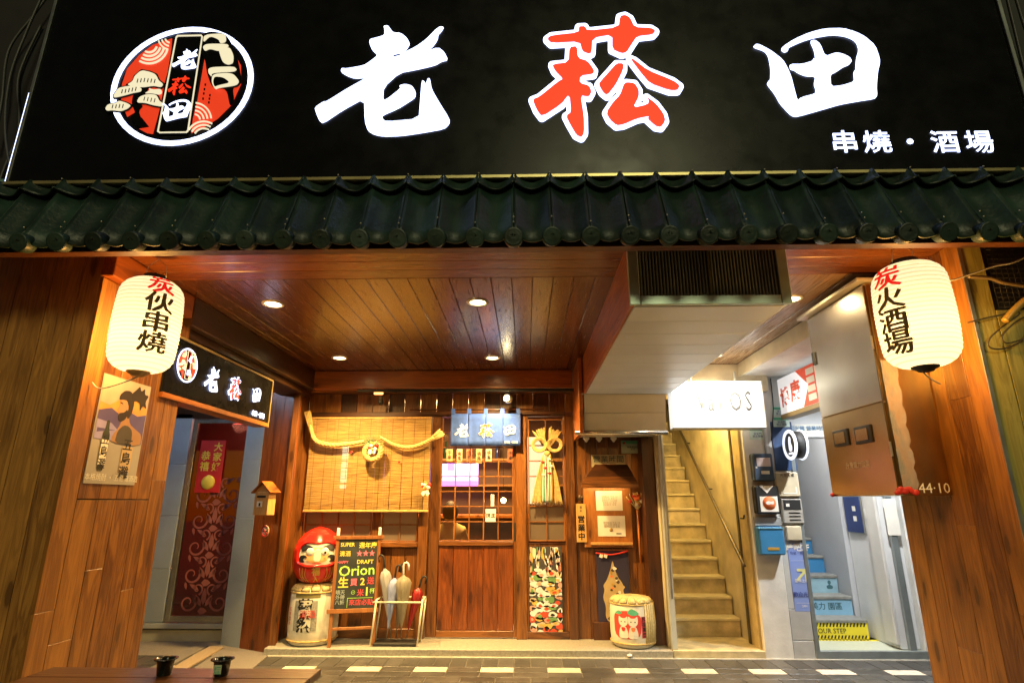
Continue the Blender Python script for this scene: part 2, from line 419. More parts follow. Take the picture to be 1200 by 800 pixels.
G_LAMP = glow("lamp_disc", (1.0, .70, .30), 14)
G_SPOT = glow("spot_lamp_face", (1.0, .80, .42), 14)
GLASS = glassy("window_glass", (.95, .95, .92), .10)
GLASSD = glassy("tinted_shop_glass", (.75, .68, .66), .12)
FROST = glassy("frosted_glass", (.8, .7, .6), .08, .2, body=.85, bodycol=(.30, .24, .18))
KAN = {}

# ---------------------------------------------------------------- ground and pavement
HX = 2.32; YF = 2.87; YB = 3.72; ZC = 2.72; YW = 6.20; PZ = .07
o = struct(box("ground", -40, 40, -30, 40, -.5, -.012, GROUT, None, 0))
pav = struct(box("pavement", -8, 8, -3, 5.74, -.011, -.002, GROUT, None, 0))
def tiles(y0, y1, w, x0, x1, whites=None, off=0.0):
    x = x0 + off; i = 0
    while x < x1:
        m = PAV
        if whites is not None and i % 2 == whites: m = PAVW
        t = boxmesh(w - .006, y1 - y0 - .006, .02, .002, m)
        dz = random.uniform(-.0007, .0007)
        link("paving_tile", t, pav, (x + w / 2, (y0 + y1) / 2, -.0055 + dz)); x += w; i += 1
WP = P(345, 785, Z=0)            # first white tile
xw0 = P(330, 783, Z=0).x
wl = (P(1035, 790, Z=0).x - P(327, 788, Z=0).x) / 9.5 / 2 * 1.0
wl = .283
tiles(5.45, 5.74, .1415, xw0 - 12 * wl, 4.4)
tiles(5.31, 5.45, wl, xw0 - 12 * wl, 4.4, 0)
y = 5.31
for k in range(9):
    tiles(y - .142, y, wl, xw0 - 12 * wl, 4.3, None, .14 * (k % 2)); y -= .142
for (a, m) in (([(-4.6, 5.77), (-2.45, 5.77), (-2.45, 5.93), (-2.75, 6.06), (-3.0, 6.33), (-5.5, 6.33)], GRAN),):
    b_ = MB(); b_.prism([(x, y, -.003) for x, y in a], (0, 0, .006)); struct(b_.build("side_pavement", m))
def slab(px, m, dz):
    b_ = MB(); b_.prism([tuple(P(a, b, Z=.004)) for a, b in px], (0, 0, .010 + dz)); o = b_.build("granite_slab", m, pav); return o
slab([(247, 757), (262, 759), (215, 786), (196, 786)], GRAN2, 0)
slab([(264, 759), (315, 768), (292, 787), (222, 787)], GRAN, 0)
slab([(228, 757), (244, 757), (190, 786), (170, 786)], GRAN, 0)

plat = struct(box("entrance_platform", -2.43, 1.32, 5.76, 6.9, -.01, PZ, CONC, None, .006))
land = struct(box("stair_landing", 1.325, 2.15, 5.77, 6.40, -.01, PZ, CREAMST, None, .004))
struct(box("corridor_landing", 2.42, 3.6, 5.78, 6.24, -.01, PZ - .004, plain("pale_green_terrazzo", (.52, .55, .44), .35, noise=.1, scale=40), None, .004))
struct(box("kerb_strip", -2.45, 4.2, 5.742, 5.765, -.01, .012, plain("pale_kerb", (.42, .40, .34), .6, noise=.15, scale=30), None, .003))

# ---------------------------------------------------------------- ceiling
ceil = struct(box("ceiling", -2.9, 5, 2.80, 6.6, ZC + .02, ZC + .30, DARKX, None, 0))
x = -HX + .02; yb0 = P(400, 327, Z=ZC).y
nb = 34; xr = 2.15; w = (xr + HX) / nb
for i in range(nb):
    a = -HX + i * w
    if .53 < a and a + w < 1.31: continue
    bm_ = boxmesh(w - .003, 6.15 - yb0 - .003, .018, .0025, CEILY if a < 1.3 else wood("ceiling_boards_pale", (.20, .11, .05), (.36, .22, .12), 'Y', .25, knots=False, vary=.2))
    link("ceiling_board", bm_, ceil, (a + w / 2, (6.15 + yb0) / 2, ZC + .010 + random.uniform(-.001, .001)))
ys = np.linspace(2.80, yb0, 5)
for i in range(4):
    box("ceiling_board", -HX, 3.3, ys[i], ys[i + 1] - .003, ZC + .001, ZC + .019, CEILX, ceil, .0025)
# white lowered ceiling on the right with its timber edge
sof = struct(box("lowered_ceiling", 2.18, 4.6, 3.80, 5.92, 2.60, ZC, WHITEP, None, .003))
box("edge_board", 2.155, 2.178, 3.80, 5.92, 2.585, ZC - .001, CREAM, sof, .002)
box("edge_board", 2.155, 3.2, 5.925, 5.95, 2.56, 2.62, PINE_Y, sof, .002)
struct(box("stair_lintel_wall", 1.33, 2.44, 5.70, 6.1, 2.44, ZC - .002, CREAM, None, .004))
struct(box("upper_wall", -3.4, 3.6, 2.78, 3.2, ZC + .31, 6.5, SOOT, None, 0))
struct(box("upper_wall", -9, -3.45, 3.0, 3.4, 2.2, 7, plain("dark_upper_render", (.05, .05, .045), .8), None, 0))
struct(box("upper_wall", 3.65, 9, 3.3, 3.7, 2.2, 7, MATS["dark_upper_render"], None, 0))

# ---------------------------------------------------------------- timber pillars
def pillar(sg, lab):
    t = thing("timber_clad_pillar", lab, "pillar", (sg * (HX + .5), (YF + YB) / 2, 0), "timber clad pillars either side of the entrance")
    xs = HX + .021
    box("core", sg * xs, sg * (HX + 1.9), YF + .021, YB, 0, 3.3, SOOT, t, 0)
    # inner face boards
    ws = [.12, .15, .13, .17, .11, .14]; tot = sum(ws); y = YF
    for i, w_ in enumerate(ws):
        w_ = w_ / tot * (YB - YF)
        if sg < 0 and 1 <= i <= 4:
            zj = [0, .70, 1.02, .45, .88][i]
            box("plank", sg * HX, sg * (xs - .001), y, y + w_ - .003, .0, zj - .001, PINE_Z, t, .001); box("plank", sg * (HX + .0002), sg * (xs - .001), y, y + w_ - .003, zj, 1.378, PINE_Z, t, .001)
            box("plank", sg * HX, sg * (xs - .001), y, y + w_ - .002, 1.384, 2.56, PINE_Z, t, .002)
        else:
            zt_ = 2.56 if sg < 0 else ZC; zj = [.86, 1.9, 1.25, .62, 2.1, 1.5][i]
            box("plank", sg * HX, sg * (xs - .001), y, y + w_ - .003, .0, zj - .001, PINE_Z, t, .001); box("plank", sg * (HX + .0002), sg * (xs - .001), y, y + w_ - .003, zj, zt_, PINE_Z, t, .001)
        y += w_
    # front face boards
    x = HX + .0205; i = 0
    while x < HX + 1.8:
        w_ = [.11, .16, .19, .14, .2, .17][i % 6]
        if sg > 0:
            top = 2.33 if i > 0 else 2.95
            box("plank", sg * x, sg * (x + w_ - .003), YF, YF + .02, 0, top, GREENPINE, t, .002)
        else: box("plank", sg * x, sg * (x + w_ - .003), YF, YF + .02, 0, 3.0, OLDPINE, t, .002)
        x += w_; i += 1
    # header block along the top of the inner face
    if sg < 0:
        box("header_block", -HX + .06, -HX - .015, YF - .01, 3.62, 2.565, ZC - .002, wood("header_pine", (.16, .035, .005), (.40, .11, .016), 'Y', .35), t, .004)
    else:
        box("edge_strip", HX + .0, HX + .020, YF - .006, YF + .0, .0, 2.95, ALU, t, .001)
    return t
PL = pillar(-1, "left timber clad pillar with a sake poster and a paper lantern before it")
PR = pillar(1, "right timber clad pillar carrying the stainless steel meter cabinet")

# dark opening with wires right of the right pillar
t = thing("wall_recess", "dark meshed opening with cables above the yellow green boards at right", "opening", (2.9, YF, 2.5))
box("back_panel", 2.46, 4.1, YF + .012, YF + .02, 2.335, 2.95, SOOT, t, 0)
m_ = MB()
for i in range(26): m_.tube([(2.47 + i * .03, YF - .0, 2.34), (2.47 + i * .03, YF, 2.7)], .0012, 4)
for i in range(14): m_.tube([(2.47, YF, 2.345 + i * .027), (3.25, YF, 2.345 + i * .027)], .0012, 4)
m_.build("wire_mesh", SOOT, t)
box("blue_sheet", 2.86, 3.05, YF - .02, YF + .005, 2.62, 2.9, plain("pale_blue_tarp", (.30, .52, .62), .5), t, .002)
def bez(p, n=24):
    p = [Vector(q) for q in p]; out = []
    for s in range(len(p) - 1):
        a = p[max(s - 1, 0)]; b = p[s]; c = p[s + 1]; d = p[min(s + 2, len(p) - 1)]
        for i in range(n // max(1, len(p) - 1) + 2):
            u = i / (n // max(1, len(p) - 1) + 2)
            out.append(.5 * ((2 * b) + (-a + c) * u + (2 * a - 5 * b + 4 * c - d) * u * u + (-a + 3 * b - 3 * c + d) * u ** 3))
    out.append(p[-1]); return out
def cable(label, px, Y, r, mat, cat="cable", name="cable", group=None):
    m_ = MB(); m_.tube(bez([P(a, b, Y=Y + (c[0] if c else 0)) for a, b, *c in px], 40), r, 6)
    return tag(m_.build(name, mat), label, cat, group)
cable("pale cable looping from the right lantern to the dark opening", [(1050, 312), (1085, 312), (1110, 328), (1135, 322), (1165, 312), (1186, 308), (1205, 300)], 2.80, .0045, plain("pale_cable", (.5, .5, .42), .5))
cable("thick yellow pipe rising before the dark opening at far right", [(1178, 376), (1190, 362), (1204, 350)], 2.82, .018, plain("ochre_pipe", (.42, .27, .05), .4), "pipe", "pipe")
cable("brown pipe bent across the dark opening at far right", [(1135, 324), (1160, 326), (1175, 331), (1200, 335)], 2.83, .010, plain("brown_pipe", (.16, .12, .06), .4), "pipe", "pipe")
cable("black cable coiled against the yellow green boards below the dark opening", [(1134, 378), (1158, 372), (1195, 366), (1178, 380), (1160, 396), (1160, 407), (1178, 408), (1200, 396), (1215, 370), (1195, 374), (1175, 392), (1180, 402), (1205, 395)], 2.845, .0042, plain("old_black_cable", (.05, .04, .02), .5))

# ---------------------------------------------------------------- tiled eave
YT, ZT, YE, ZE = 2.64, P(600, 213, Y=2.64).z, 2.47, P(600, 284, Y=2.47).z
pitch = .1815; x0c = P(468, 285, Y=YE).x
sl = Vector((0, YE - YT, ZE - ZT)); L = sl.length; sl.normalize(); nrm = Vector((1, 0, 0)).cross(sl).normalized()
if nrm.y > 0: nrm = -nrm
def wav(u): return .048 * (1 - math.sin(math.pi * u)) ** 1.0
def tilemesh(l, name):
    me = bpy.data.meshes.new(name); v = []; f = []; N = 12; K = 4
    for k in range(K + 1):
        for i in range(N + 1):
            u = i / N; h = wav(u) + (.010 if k == K else 0) + .008 * k / K
            for th in (0, .010):
                q = Vector(((u - .5) * (pitch - .004), 0, 0)) + sl * (l * k / K) + nrm * (h - th); v.append(q)
    idx = lambda k, i, s: (k * (N + 1) + i) * 2 + s
    for k in range(K):
        for i in range(N):
            f.append((idx(k, i, 0), idx(k, i + 1, 0), idx(k + 1, i + 1, 0), idx(k + 1, i, 0)))
            f.append((idx(k, i, 1), idx(k + 1, i, 1), idx(k + 1, i + 1, 1), idx(k, i + 1, 1)))
    for i in range(N):
        f.append((idx(K, i, 0), idx(K, i + 1, 0), idx(K, i + 1, 1), idx(K, i, 1))); f.append((idx(0, i, 1), idx(0, i + 1, 1), idx(0, i + 1, 0), idx(0, i, 0)))
    for k in range(K):
        f.append((idx(k, 0, 0), idx(k + 1, 0, 0), idx(k + 1, 0, 1), idx(k, 0, 1))); f.append((idx(k, N, 0), idx(k, N, 1), idx(k + 1, N, 1), idx(k + 1, N, 0)))
    me.from_pydata([tuple(q) for q in v], [], f); me.polygons.foreach_set("use_smooth", [True] * len(f)); setmat(me, TILEG); me.update()
    bm = bmesh.new(); bm.from_mesh(me); bmesh.ops.recalc_face_normals(bm, faces=bm.faces); bm.to_mesh(me); bm.free()
    return me
roof = thing("tiled_eave", "dark green tiled eave running right across under the big black sign", "roof", (0, YT, ZT))
tm1 = tilemesh(L * .20, "tile_short"); tm2 = tilemesh(L * .86, "tile_long")
cm = MB(); cm.lathe([(0, .0), (.028, -.003), (.036, -.001), (.044, -.004), (.046, .004), (.046, .055), (.04, .06)], 20, (0, 0, 0), 'Y')
capo = cm.build("eave_cap", TILEG, roof, (0, 0, 0)); capme = capo.data; bpy.data.objects.remove(capo)
nlo = MB(); nlo.sphere((0, 0, 0), .0045, 8, 5); nailo = nlo.build("nail", plain("nail_zinc", (.55, .50, .35), .35, metal=.6), roof, (0, 0, 0)); nailme = nailo.data; bpy.data.objects.remove(nailo)
top = Vector((0, YT, ZT))
for i in range(-15, 19):
    xc = x0c + i * pitch + pitch / 2
    if abs(xc) > 3.1: continue
    link("roof_tile", tm1, roof, (xc, YT - .012, ZT + random.uniform(-.002, .002))).rotation_euler = (R(random.uniform(-.8, .8)), R(random.uniform(-.5, .5)), R(random.uniform(-1, 1)))
    p2 = top + sl * (L * .16); link("roof_tile", tm2, roof, (xc, p2.y + .006 + random.uniform(-.002, .001), p2.z)).rotation_euler = (R(random.uniform(-.4, .4)), R(random.uniform(-.5, .5)), R(random.uniform(-.6, .6)))
    xr_ = x0c + i * pitch
    e = Vector((xr_, YE, ZE)) + nrm * .02
    oc = link("eave_cap", capme, roof, (e.x, e.y - .028, e.z)); oc.rotation_euler = (R(18 + random.uniform(-4, 4)), 0, R(random.uniform(-4, 4)))
    for dd in (.10, .02):
        q = top + sl * (L * (1 - dd) - .06) + nrm * .066
        if (i + int(dd * 100)) % 3: link("nail", nailme, roof, (xr_, q.y, q.z))
    if i % 2 == 0: q = top + sl * .01 + nrm * .055; link("nail", nailme, roof, (xr_, q.y - .012, q.z))
m_ = MB(); m_.prism([(-3.1, YT + .03, ZT - .02), (-3.1, YT + .10, ZT - .02), (-3.1, YE + .09, ZE - .01), (-3.1, YE + .03, ZE - .012)], (6.2, 0, 0)); m_.build("under_board", DARKX, roof)
box("flashing", -3.1, 3.1, YT - .012, YT + .05, ZT - .03, ZT + .052, MOSS, roof, .003)
struct(box("ceiling_front_edge", -HX, 3.1, 2.56, 2.799, ZC - .02, ZC + .04, CEILX, None, .002))

# ---------------------------------------------------------------- big sign
YS = 2.60; zb = P(600, 205, Y=YS).z
sign = thing("shop_signboard", "huge black lit signboard with white and red brush characters over the eave", "sign", (0, YS, zb))
xl = P(10, 205, Y=YS).x; xr2 = P(1200, 105, Y=YS).x
ZTOP = zb + 1.75
box("face_panel", xl + .02, xr2 - .02, YS, YS + .16, zb, ZTOP, BLACK, sign, .003)
box("frame_rail", xl - .01, xr2 + .01, YS - .012, YS + .02, zb - .022, zb - .003, plain("brass_rail", (.40, .34, .16), .35, metal=.7), sign, .002)
box("frame_rail", xl, xl + .017, YS - .01, YS + .165, zb - .001, ZTOP, ALU, sign, .002)
box("lit_edge", xl - .006, xl - .002, YS - .006, YS + .0, zb + .0, zb + .55, G_WHITE, sign, 0)
box("frame_rail", xr2 - .017, xr2 + .004, YS - .01, YS + .165, zb - .001, ZTOP, ALU, sign, .002)
box("lit_edge", xr2 + .006, xr2 + .010, YS - .006, YS + .0, zb + .05, zb + .42, G_WHITE, sign, 0)
def onsign(loops, ox, oy, sc): return [[(lambda q: (q.x, q.z))(P(ox + x / sc, oy + y / sc, Y=YS)) for x, y in l] for l in loops]
lao = [[(485,40),(515,38),(530,60),(550,85),(600,88),(640,120),(660,158),(640,190),(612,222),(700,180),(770,130),(850,48),(888,45),(870,75),(850,95),(845,130),(810,180),(760,215),(850,183),(890,215),(915,265),(870,275),(830,300),(700,330),(590,350),(485,445),(480,530),(500,535),(600,458),(590,438),(630,428),(675,440),(700,480),(695,515),(660,540),(580,590),(475,635),(475,655),(500,680),(720,660),(728,560),(740,405),(755,408),(768,430),(780,390),(795,392),(805,460),(850,540),(925,660),(925,690),(890,725),(750,750),(600,772),(480,775),(420,762),(380,738),(360,680),(355,520),(210,600),(80,688),(55,670),(35,620),(25,585),(85,545),(105,545),(240,460),(380,382),(290,388),(240,370),(200,345),(205,322),(240,325),(350,305),(385,285),(450,235),(410,200),(392,160),(392,130),(440,118),(490,103),(492,70)],
       [(540,252),(548,228),(598,218),(608,232)], [(235,497),(300,458),(398,402),(300,470)]]
song = [[(155,190),(180,172),(340,155),(340,120),(375,118),(390,145),(572,125),(580,60),(610,52),(640,70),(665,125),(760,128),(788,145),(770,165),(680,175),(650,220),(620,268),(590,275),(535,250),(535,165),(420,185),(415,270),(400,278),(360,262),(345,205),(180,215)],
        [(285,240),(330,235),(335,305),(390,320),(430,375),(425,395),(350,405),(345,450),(400,465),(415,500),(400,528),(350,520),(370,640),(372,740),(355,765),(325,750),(290,690),(265,640),(295,620),(285,510),(240,570),(125,645),(95,605),(70,545),(110,530),(220,440),(250,425),(200,375),(185,340),(280,330)],
        [(560,335),(600,335),(600,370),(555,460),(505,520),(480,500),(455,455),(475,430),(520,380)],
        [(640,305),(665,315),(740,375),(890,435),(930,465),(915,490),(870,490),(755,450),(700,385)],
        [(615,445),(665,450),(690,490),(690,530),(655,595),(740,575),(750,550),(735,530),(790,570),(835,630),(845,670),(820,705),(790,700),(740,655),(755,640),(680,655),(600,690),(560,695),(520,660),(500,620),(540,560),(580,520),(600,460)]]
tian = [[(80,210),(100,188),(130,192),(220,240),(310,310),(345,370),(375,440),(400,540),(425,632),(450,605),(565,575),(570,540),(555,500),(568,435),(490,435),(430,410),(400,388),(372,383),(365,345),(460,345),(545,320),(550,298),(568,310),(560,240),(525,162),(560,157),(600,185),(640,285),(720,255),(770,262),(830,290),(848,320),(830,345),(780,365),(730,400),(680,425),(685,520),(770,512),(870,480),(865,400),(880,390),(885,300),(905,230),(890,180),(860,150),(800,125),(700,112),(560,135),(460,165),(350,215),(352,240),(325,250),(302,235),(305,212),(400,150),(520,98),(640,68),(780,65),(880,95),(950,130),(1030,200),(1065,300),(1065,345),(1050,400),(1040,520),(1045,590),(1030,610),(900,630),(760,655),(640,690),(430,750),(390,748),(360,725),(290,650),(250,575),(190,500),(195,480),(215,465),(218,380),(200,280),(170,240)],
        [(260,425),(248,490),(262,505),(258,450)]]
def rnd(l, k=2):
    """cut the corners of a traced outline a little, as a brush does"""
    for _ in range(k):
        o_ = []
        for a, b in zip(l, l[1:] + l[:1]): o_ += [(a[0] * .8 + b[0] * .2, a[1] * .8 + b[1] * .2), (a[0] * .2 + b[0] * .8, a[1] * .2 + b[1] * .8)]
        l = o_
    return l
songw = [l for l in grow(song, 23, 5) ]
songr = [rnd(l, 1) for l in song]; lao = [rnd(l, 1) for l in lao]; tian = [rnd(l, 1) for l in tian]
S_lao, S_songr, S_songw, S_tian = onsign(lao, 365, 25, 5.712), onsign(songr, 610, 10, 5), onsign(songw, 610, 10, 5), onsign(tian, 870, 25, 6.665)
fs = lambda d: (lambda x, y, z: Vector((x, YS - d - z, y)))
o = shape("brush_character", S_lao, fs(.006), G_WHITE, sign, .008); o["label"] = "white brush character at left of the signboard"
shape("character_outline", S_songw, fs(.006), G_WHITE, sign, .008)
shape("brush_character", S_songr, fs(.015), G_RED, sign, .006)["label"] = "red brush character outlined in white"
shape("brush_character", S_tian, fs(.006), G_WHITE, sign, .008)["label"] = "white brush character at right of the signboard"
def unit(*ls):
    a = np.array([p for l in ls for q in l for p in q]); c = (a.max(0) + a.min(0)) / 2; h = (a.max(0) - a.min(0))[1]
    return [[[((x - c[0]) / h, (y - c[1]) / h) for x, y in q] for q in l] for l in ls]
U_lao, = unit(S_lao); U_songr, U_songw = unit(S_songr, S_songw); U_tian, = unit(S_tian)
c_ = P(1070, 168, Y=YS); wdt = P(1163, 168, Y=YS).x - P(976, 168, Y=YS).x
zh = P(600, 155, Y=YS).z - P(600, 180, Y=YS).z
pm = lambda c, s=1: (lambda x, y, z: Vector((c.x + x * s, c.y - z, c.z + y * s)))
for ch, px in (("串", 990), ("燒", 1028), ("・", 1067), ("酒", 1108), ("場", 1148)):
    q = P(px, 168, Y=YS - .004); text("small_character", ch, zh * 1.08, pm(q), G_WHITE, sign, .004, .004, sx=1.06)
# emblem
def logo_parts(parent, f, names=True, big=True):
    """f maps emblem coordinates (traced, in units of the emblem's height) to the world"""
    def T(l): return [(x, y) for x, y in l]
    return T
ringpx = [(55,440),(75,340),(130,250),(220,165),(330,100),(450,70),(560,65),(660,75),(740,105),(810,155),(860,220),(887,300),(887,380),(860,470),(800,570),(720,650),(620,705),(500,745),(400,758),(300,750),(200,710),(120,640),(75,550)]
RL = onsign([ringpx], 120, 20, 5)[0]; ra = np.array(RL); rc = (ra.max(0) + ra.min(0)) / 2; rr = (ra.max(0) - ra.min(0)) / 2
def E(loops): return [[((x - rc[0]) / rr[1], (y - rc[1]) / rr[1]) for x, y in l] for l in onsign(loops, 120, 20, 5)]
asp = rr[0] / rr[1]
circ = lambda s, n=48: [(asp * s * math.cos(2 * math.pi * k / n), s * math.sin(2 * math.pi * k / n)) for k in range(n)]
fan = lambda cx, cy, r0, r1, a0, a1, n=10: [(cx + r0 * math.cos(R(a0 + (a1 - a0) * k / n)), cy + r0 * math.sin(R(a0 + (a1 - a0) * k / n))) for k in range(n + 1)] + [(cx + r1 * math.cos(R(a1 + (a0 - a1) * k / n)), cy + r1 * math.sin(R(a1 + (a0 - a1) * k / n))) for k in range(n + 1)]
EL = [("emblem_ring", [circ(1), circ(.925)], G_WHITE, 0),
      ("red_field", E([[(412,132),(408,190),(385,330),(365,400),(345,520),(325,600),(300,690),(265,685),(220,660),(280,650),(240,600),(200,560),(150,590),(115,500),(120,400),(150,310),(220,230),(300,170)],
                     [(595,105),(640,100),(700,118),(760,190),(815,290),(815,400),(760,520),(680,600),(600,650),(525,685),(535,600),(560,500),(605,240),(580,190)]]), G_ORED, 0),
      ("wave_fan", E([fan(280, 170, r, r + 11, 15, 120) for r in (40, 62, 84, 106)] + [fan(405, 130, r, r + 9, 100, 165) for r in (26, 46, 66)]), G_CREAM, 1),
      ("wave_fan", E([fan(545, 610, r, r + 9, -85, -5) for r in (28, 50, 72, 94)] + [fan(600, 720, r, r + 9, -150, -60) for r in (55, 75, 95)]), G_CREAM, 1),
      ("name_card_black", E([[(435,120),(605,118),(500,692),(325,692)]]), BLACK, 2),
      ("name_card_line", E([[(440,130),(450,121),(590,118),(598,128),(515,680),(505,690),(345,692),(332,683)], [(446,136),(454,129),(586,126),(590,133),(508,675),(500,683),(350,685),(341,678)]]), G_CREAM, 3),
      ("pine_cloud", E([rnd([(155,410),(190,390),(200,360),(240,325),(290,335),(325,350),(340,385),(368,405),(355,425),(310,415),(250,425),(200,420)]),
                      rnd([(78,470),(105,430),(150,420),(200,415),(242,430),(238,450),(190,458),(150,470),(110,480),(80,485)]),
                      rnd([(30,550),(45,525),(90,518),(110,503),(150,515),(180,530),(160,550),(120,565),(70,558),(40,562)]),
                      rnd([(212,515),(230,480),(280,465),(330,470),(345,505),(370,520),(360,538),(310,530),(260,515)]),
                      rnd([(258,462),(290,445),(285,430),(310,440),(355,435),(362,460),(345,470),(300,460)])]), G_CREAM, 3),
      ("pine_shadow", E([rnd([(190,462),(240,450),(262,420),(280,425),(270,450),(235,480),(215,510),(250,530),(220,560),(240,610),(280,650),(220,655),(170,600),(205,575),(180,520)])]), BLACK, 2),
      ("skewer_back", E([rnd([(585,180),(575,150),(590,115),(640,95),(720,108),(750,140),(775,190),(800,260),(812,320),(825,390),(800,420),(770,425),(780,500),(755,540),(735,430),(650,425),(620,340),(610,260),(580,215)])]), BLACK, 2),
      ("skewer_meat", E([rnd([(605,118),(730,110),(735,160),(700,170),(690,145),(640,125),(600,165)]),
                       rnd([(597,190),(620,172),(740,172),(752,188),(700,200),(690,215),(640,200),(610,215)]),
                       rnd([(690,200),(755,190),(778,240),(775,285),(745,295),(715,280),(700,240)]),
                       rnd([(630,318),(660,308),(780,305),(798,322),(780,335),(700,338),(650,345),(650,365),(632,345)]),
                       rnd([(655,350),(740,342),(780,350),(812,390),(795,415),(690,430),(672,440),(650,400)])]), G_CREAM, 3),
      ("skewer_meat_shadow", E([rnd([(668,365),(720,370),(760,400),(690,415),(668,425),(660,395)])]), BLACK, 4)]
_cl = [[(155,410),(190,390),(200,360),(240,325),(290,335),(325,350),(340,385),(368,405),(355,425),(310,415),(250,425),(200,420)], [(78,470),(105,430),(150,420),(200,415),(242,430),(238,450),(190,458),(150,470),(110,480),(80,485)], [(30,550),(45,525),(90,518),(110,503),(150,515),(180,530),(160,550),(120,565),(70,558),(40,562)], [(212,515),(230,480),(280,465),(330,470),(345,505),(370,520),(360,538),(310,530),(260,515)]]
for l_ in _cl: EL.append(("pine_outline", E(grow([l_], 8, 4)), BLACK, 2))
EL.append(("pine_needle", E([[(x, y), (x + 4, y - 1), (x + 9, y - 22), (x + 6, y - 23)] for x, y in [(215, 400), (235, 398), (255, 396), (275, 398), (295, 400), (315, 402), (125, 462), (145, 460), (165, 456), (185, 452), (205, 448), (70, 550), (90, 550), (110, 548), (130, 548), (255, 505), (275, 508), (295, 512), (315, 515)]]), BLACK, 4))
EL.append(("emblem_small_print", E([[(x, y), (x + 8, y), (x + 7, y + 12), (x - 1, y + 12)] for x, y in [(605, 398), (600, 425), (596, 450), (592, 480), (632, 460), (629, 480), (626, 502)]]), BLACK, 1))
def emblem(parent, f, ks=(0, 1, 2, 3, 4)):
    for nm, lp, mt, lv in EL:
        if lv not in ks: continue
        if nm in ("pine_cloud", "skewer_meat", "wave_fan"):
            for i, l_ in enumerate(lp): shape(nm, [l_], f(.0035 * lv + .006 + .0004 * i), mt, parent, .003)
        else: shape(nm, lp, f(.0035 * lv + .006), mt, parent, .003)
fe = lambda d: (lambda x, y, z: Vector((rc[0] + x * rr[1], YS - d - z, rc[1] + y * rr[1])))
emblem(sign, fe)
for nm, U, (px, py), mt, lv in (("emblem_character", U_lao, (497, 262), G_WHITE, 0), ("emblem_character", U_songr, (466, 415), G_RED, 0), ("emblem_character", U_tian, (442, 560), G_WHITE, 0)):
    q = onsign([[(px, py)]], 120, 20, 5)[0][0]
    shape(nm, U, (lambda q: lambda x, y, z: Vector((q[0] + x * .135, YS - .018 - z, q[1] + y * .135)))(q), mt, sign, .003)
# cables hanging beside the sign
for i, (lb, px) in enumerate([("black cable bundle hanging left of the signboard, outermost strand", [(52, -10), (30, 40), (12, 90), (6, 150), (14, 210)]),
                 ("black cable looped left of the signboard beside its lit edge", [(60, -10), (38, 20), (10, 60), (2, 120), (-8, 170)]),
                 ("black cable sagging low beside the left end of the eave", [(48, 30), (22, 90), (22, 150), (4, 200), (-10, 240)])]):
    cable(lb, px, 2.66 + .05 * i, .008, plain("dull_cable", (.05, .05, .05), .5))
for i, (lb, px) in enumerate([("black cable running up past the right end of the signboard", [(1178, -10), (1190, 40), (1202, 90)]), ("second black cable at the right end of the signboard, further out", [(1188, -10), (1200, 30), (1212, 60)])]):
    cable(lb, px, 2.7, .008, MATS["dull_cable"])
# ---------------------------------------------------------------- paper lanterns
PAPERL = glow("lantern_paper", (1.0, .80, .50), 1.75)
def lantern_mat():
    m, n, l, b = newmat("lit_lantern_paper")
    tc = n.new("ShaderNodeTexCoord"); sp = n.new("ShaderNodeSeparateXYZ"); l.new(tc.outputs["Object"], sp.inputs[0])
    w_ = n.new("ShaderNodeMath"); w_.operation = 'MULTIPLY'; w_.inputs[1].default_value = 2 * math.pi / .022; l.new(sp.outputs["Z"], w_.inputs[0])
    s_ = n.new("ShaderNodeMath"); s_.operation = 'SINE'; l.new(w_.outputs[0], s_.inputs[0])
    mr = n.new("ShaderNodeMapRange"); mr.inputs["From Min"].default_value = -1; mr.inputs["From Max"].default_value = -.35; mr.inputs["To Min"].default_value = .35; mr.inputs["To Max"].default_value = 1
    l.new(s_.outputs[0], mr.inputs["Value"])
    mx = n.new("ShaderNodeMix"); mx.data_type = 'RGBA'; mx.inputs[6].default_value = (.40, .27, .13, 1); mx.inputs[7].default_value = (1, .86, .62, 1); l.new(mr.outputs[0], mx.inputs[0])
    e_ = n.new("ShaderNodeEmission"); l.new(mx.outputs[2], e_.inputs[0]); e_.inputs[1].default_value = .40
    t_ = n.new("ShaderNodeBsdfTranslucent"); t_.inputs[0].default_value = (.075, .060, .034, 1); d_ = n.new("ShaderNodeBsdfDiffuse"); d_.inputs[0].default_value = (.03, .025, .018, 1)
    m1 = n.new("ShaderNodeMixShader"); m1.inputs[0].default_value = .6; l.new(d_.outputs[0], m1.inputs[1]); l.new(t_.outputs[0], m1.inputs[2])
    ad = n.new("ShaderNodeAddShader"); l.new(m1.outputs[0], ad.inputs[0]); l.new(e_.outputs[0], ad.inputs[1])
    tp = n.new("ShaderNodeBsdfTransparent"); tp.inputs[0].default_value = (1, .72, .36, 1)
    m2 = n.new("ShaderNodeMixShader"); m2.inputs[0].default_value = .30; l.new(ad.outputs[0], m2.inputs[1]); l.new(tp.outputs[0], m2.inputs[2])
    n.remove(b); l.new(m2.outputs[0], n["Material Output"].inputs[0])
    return m
LAN = lantern_mat()
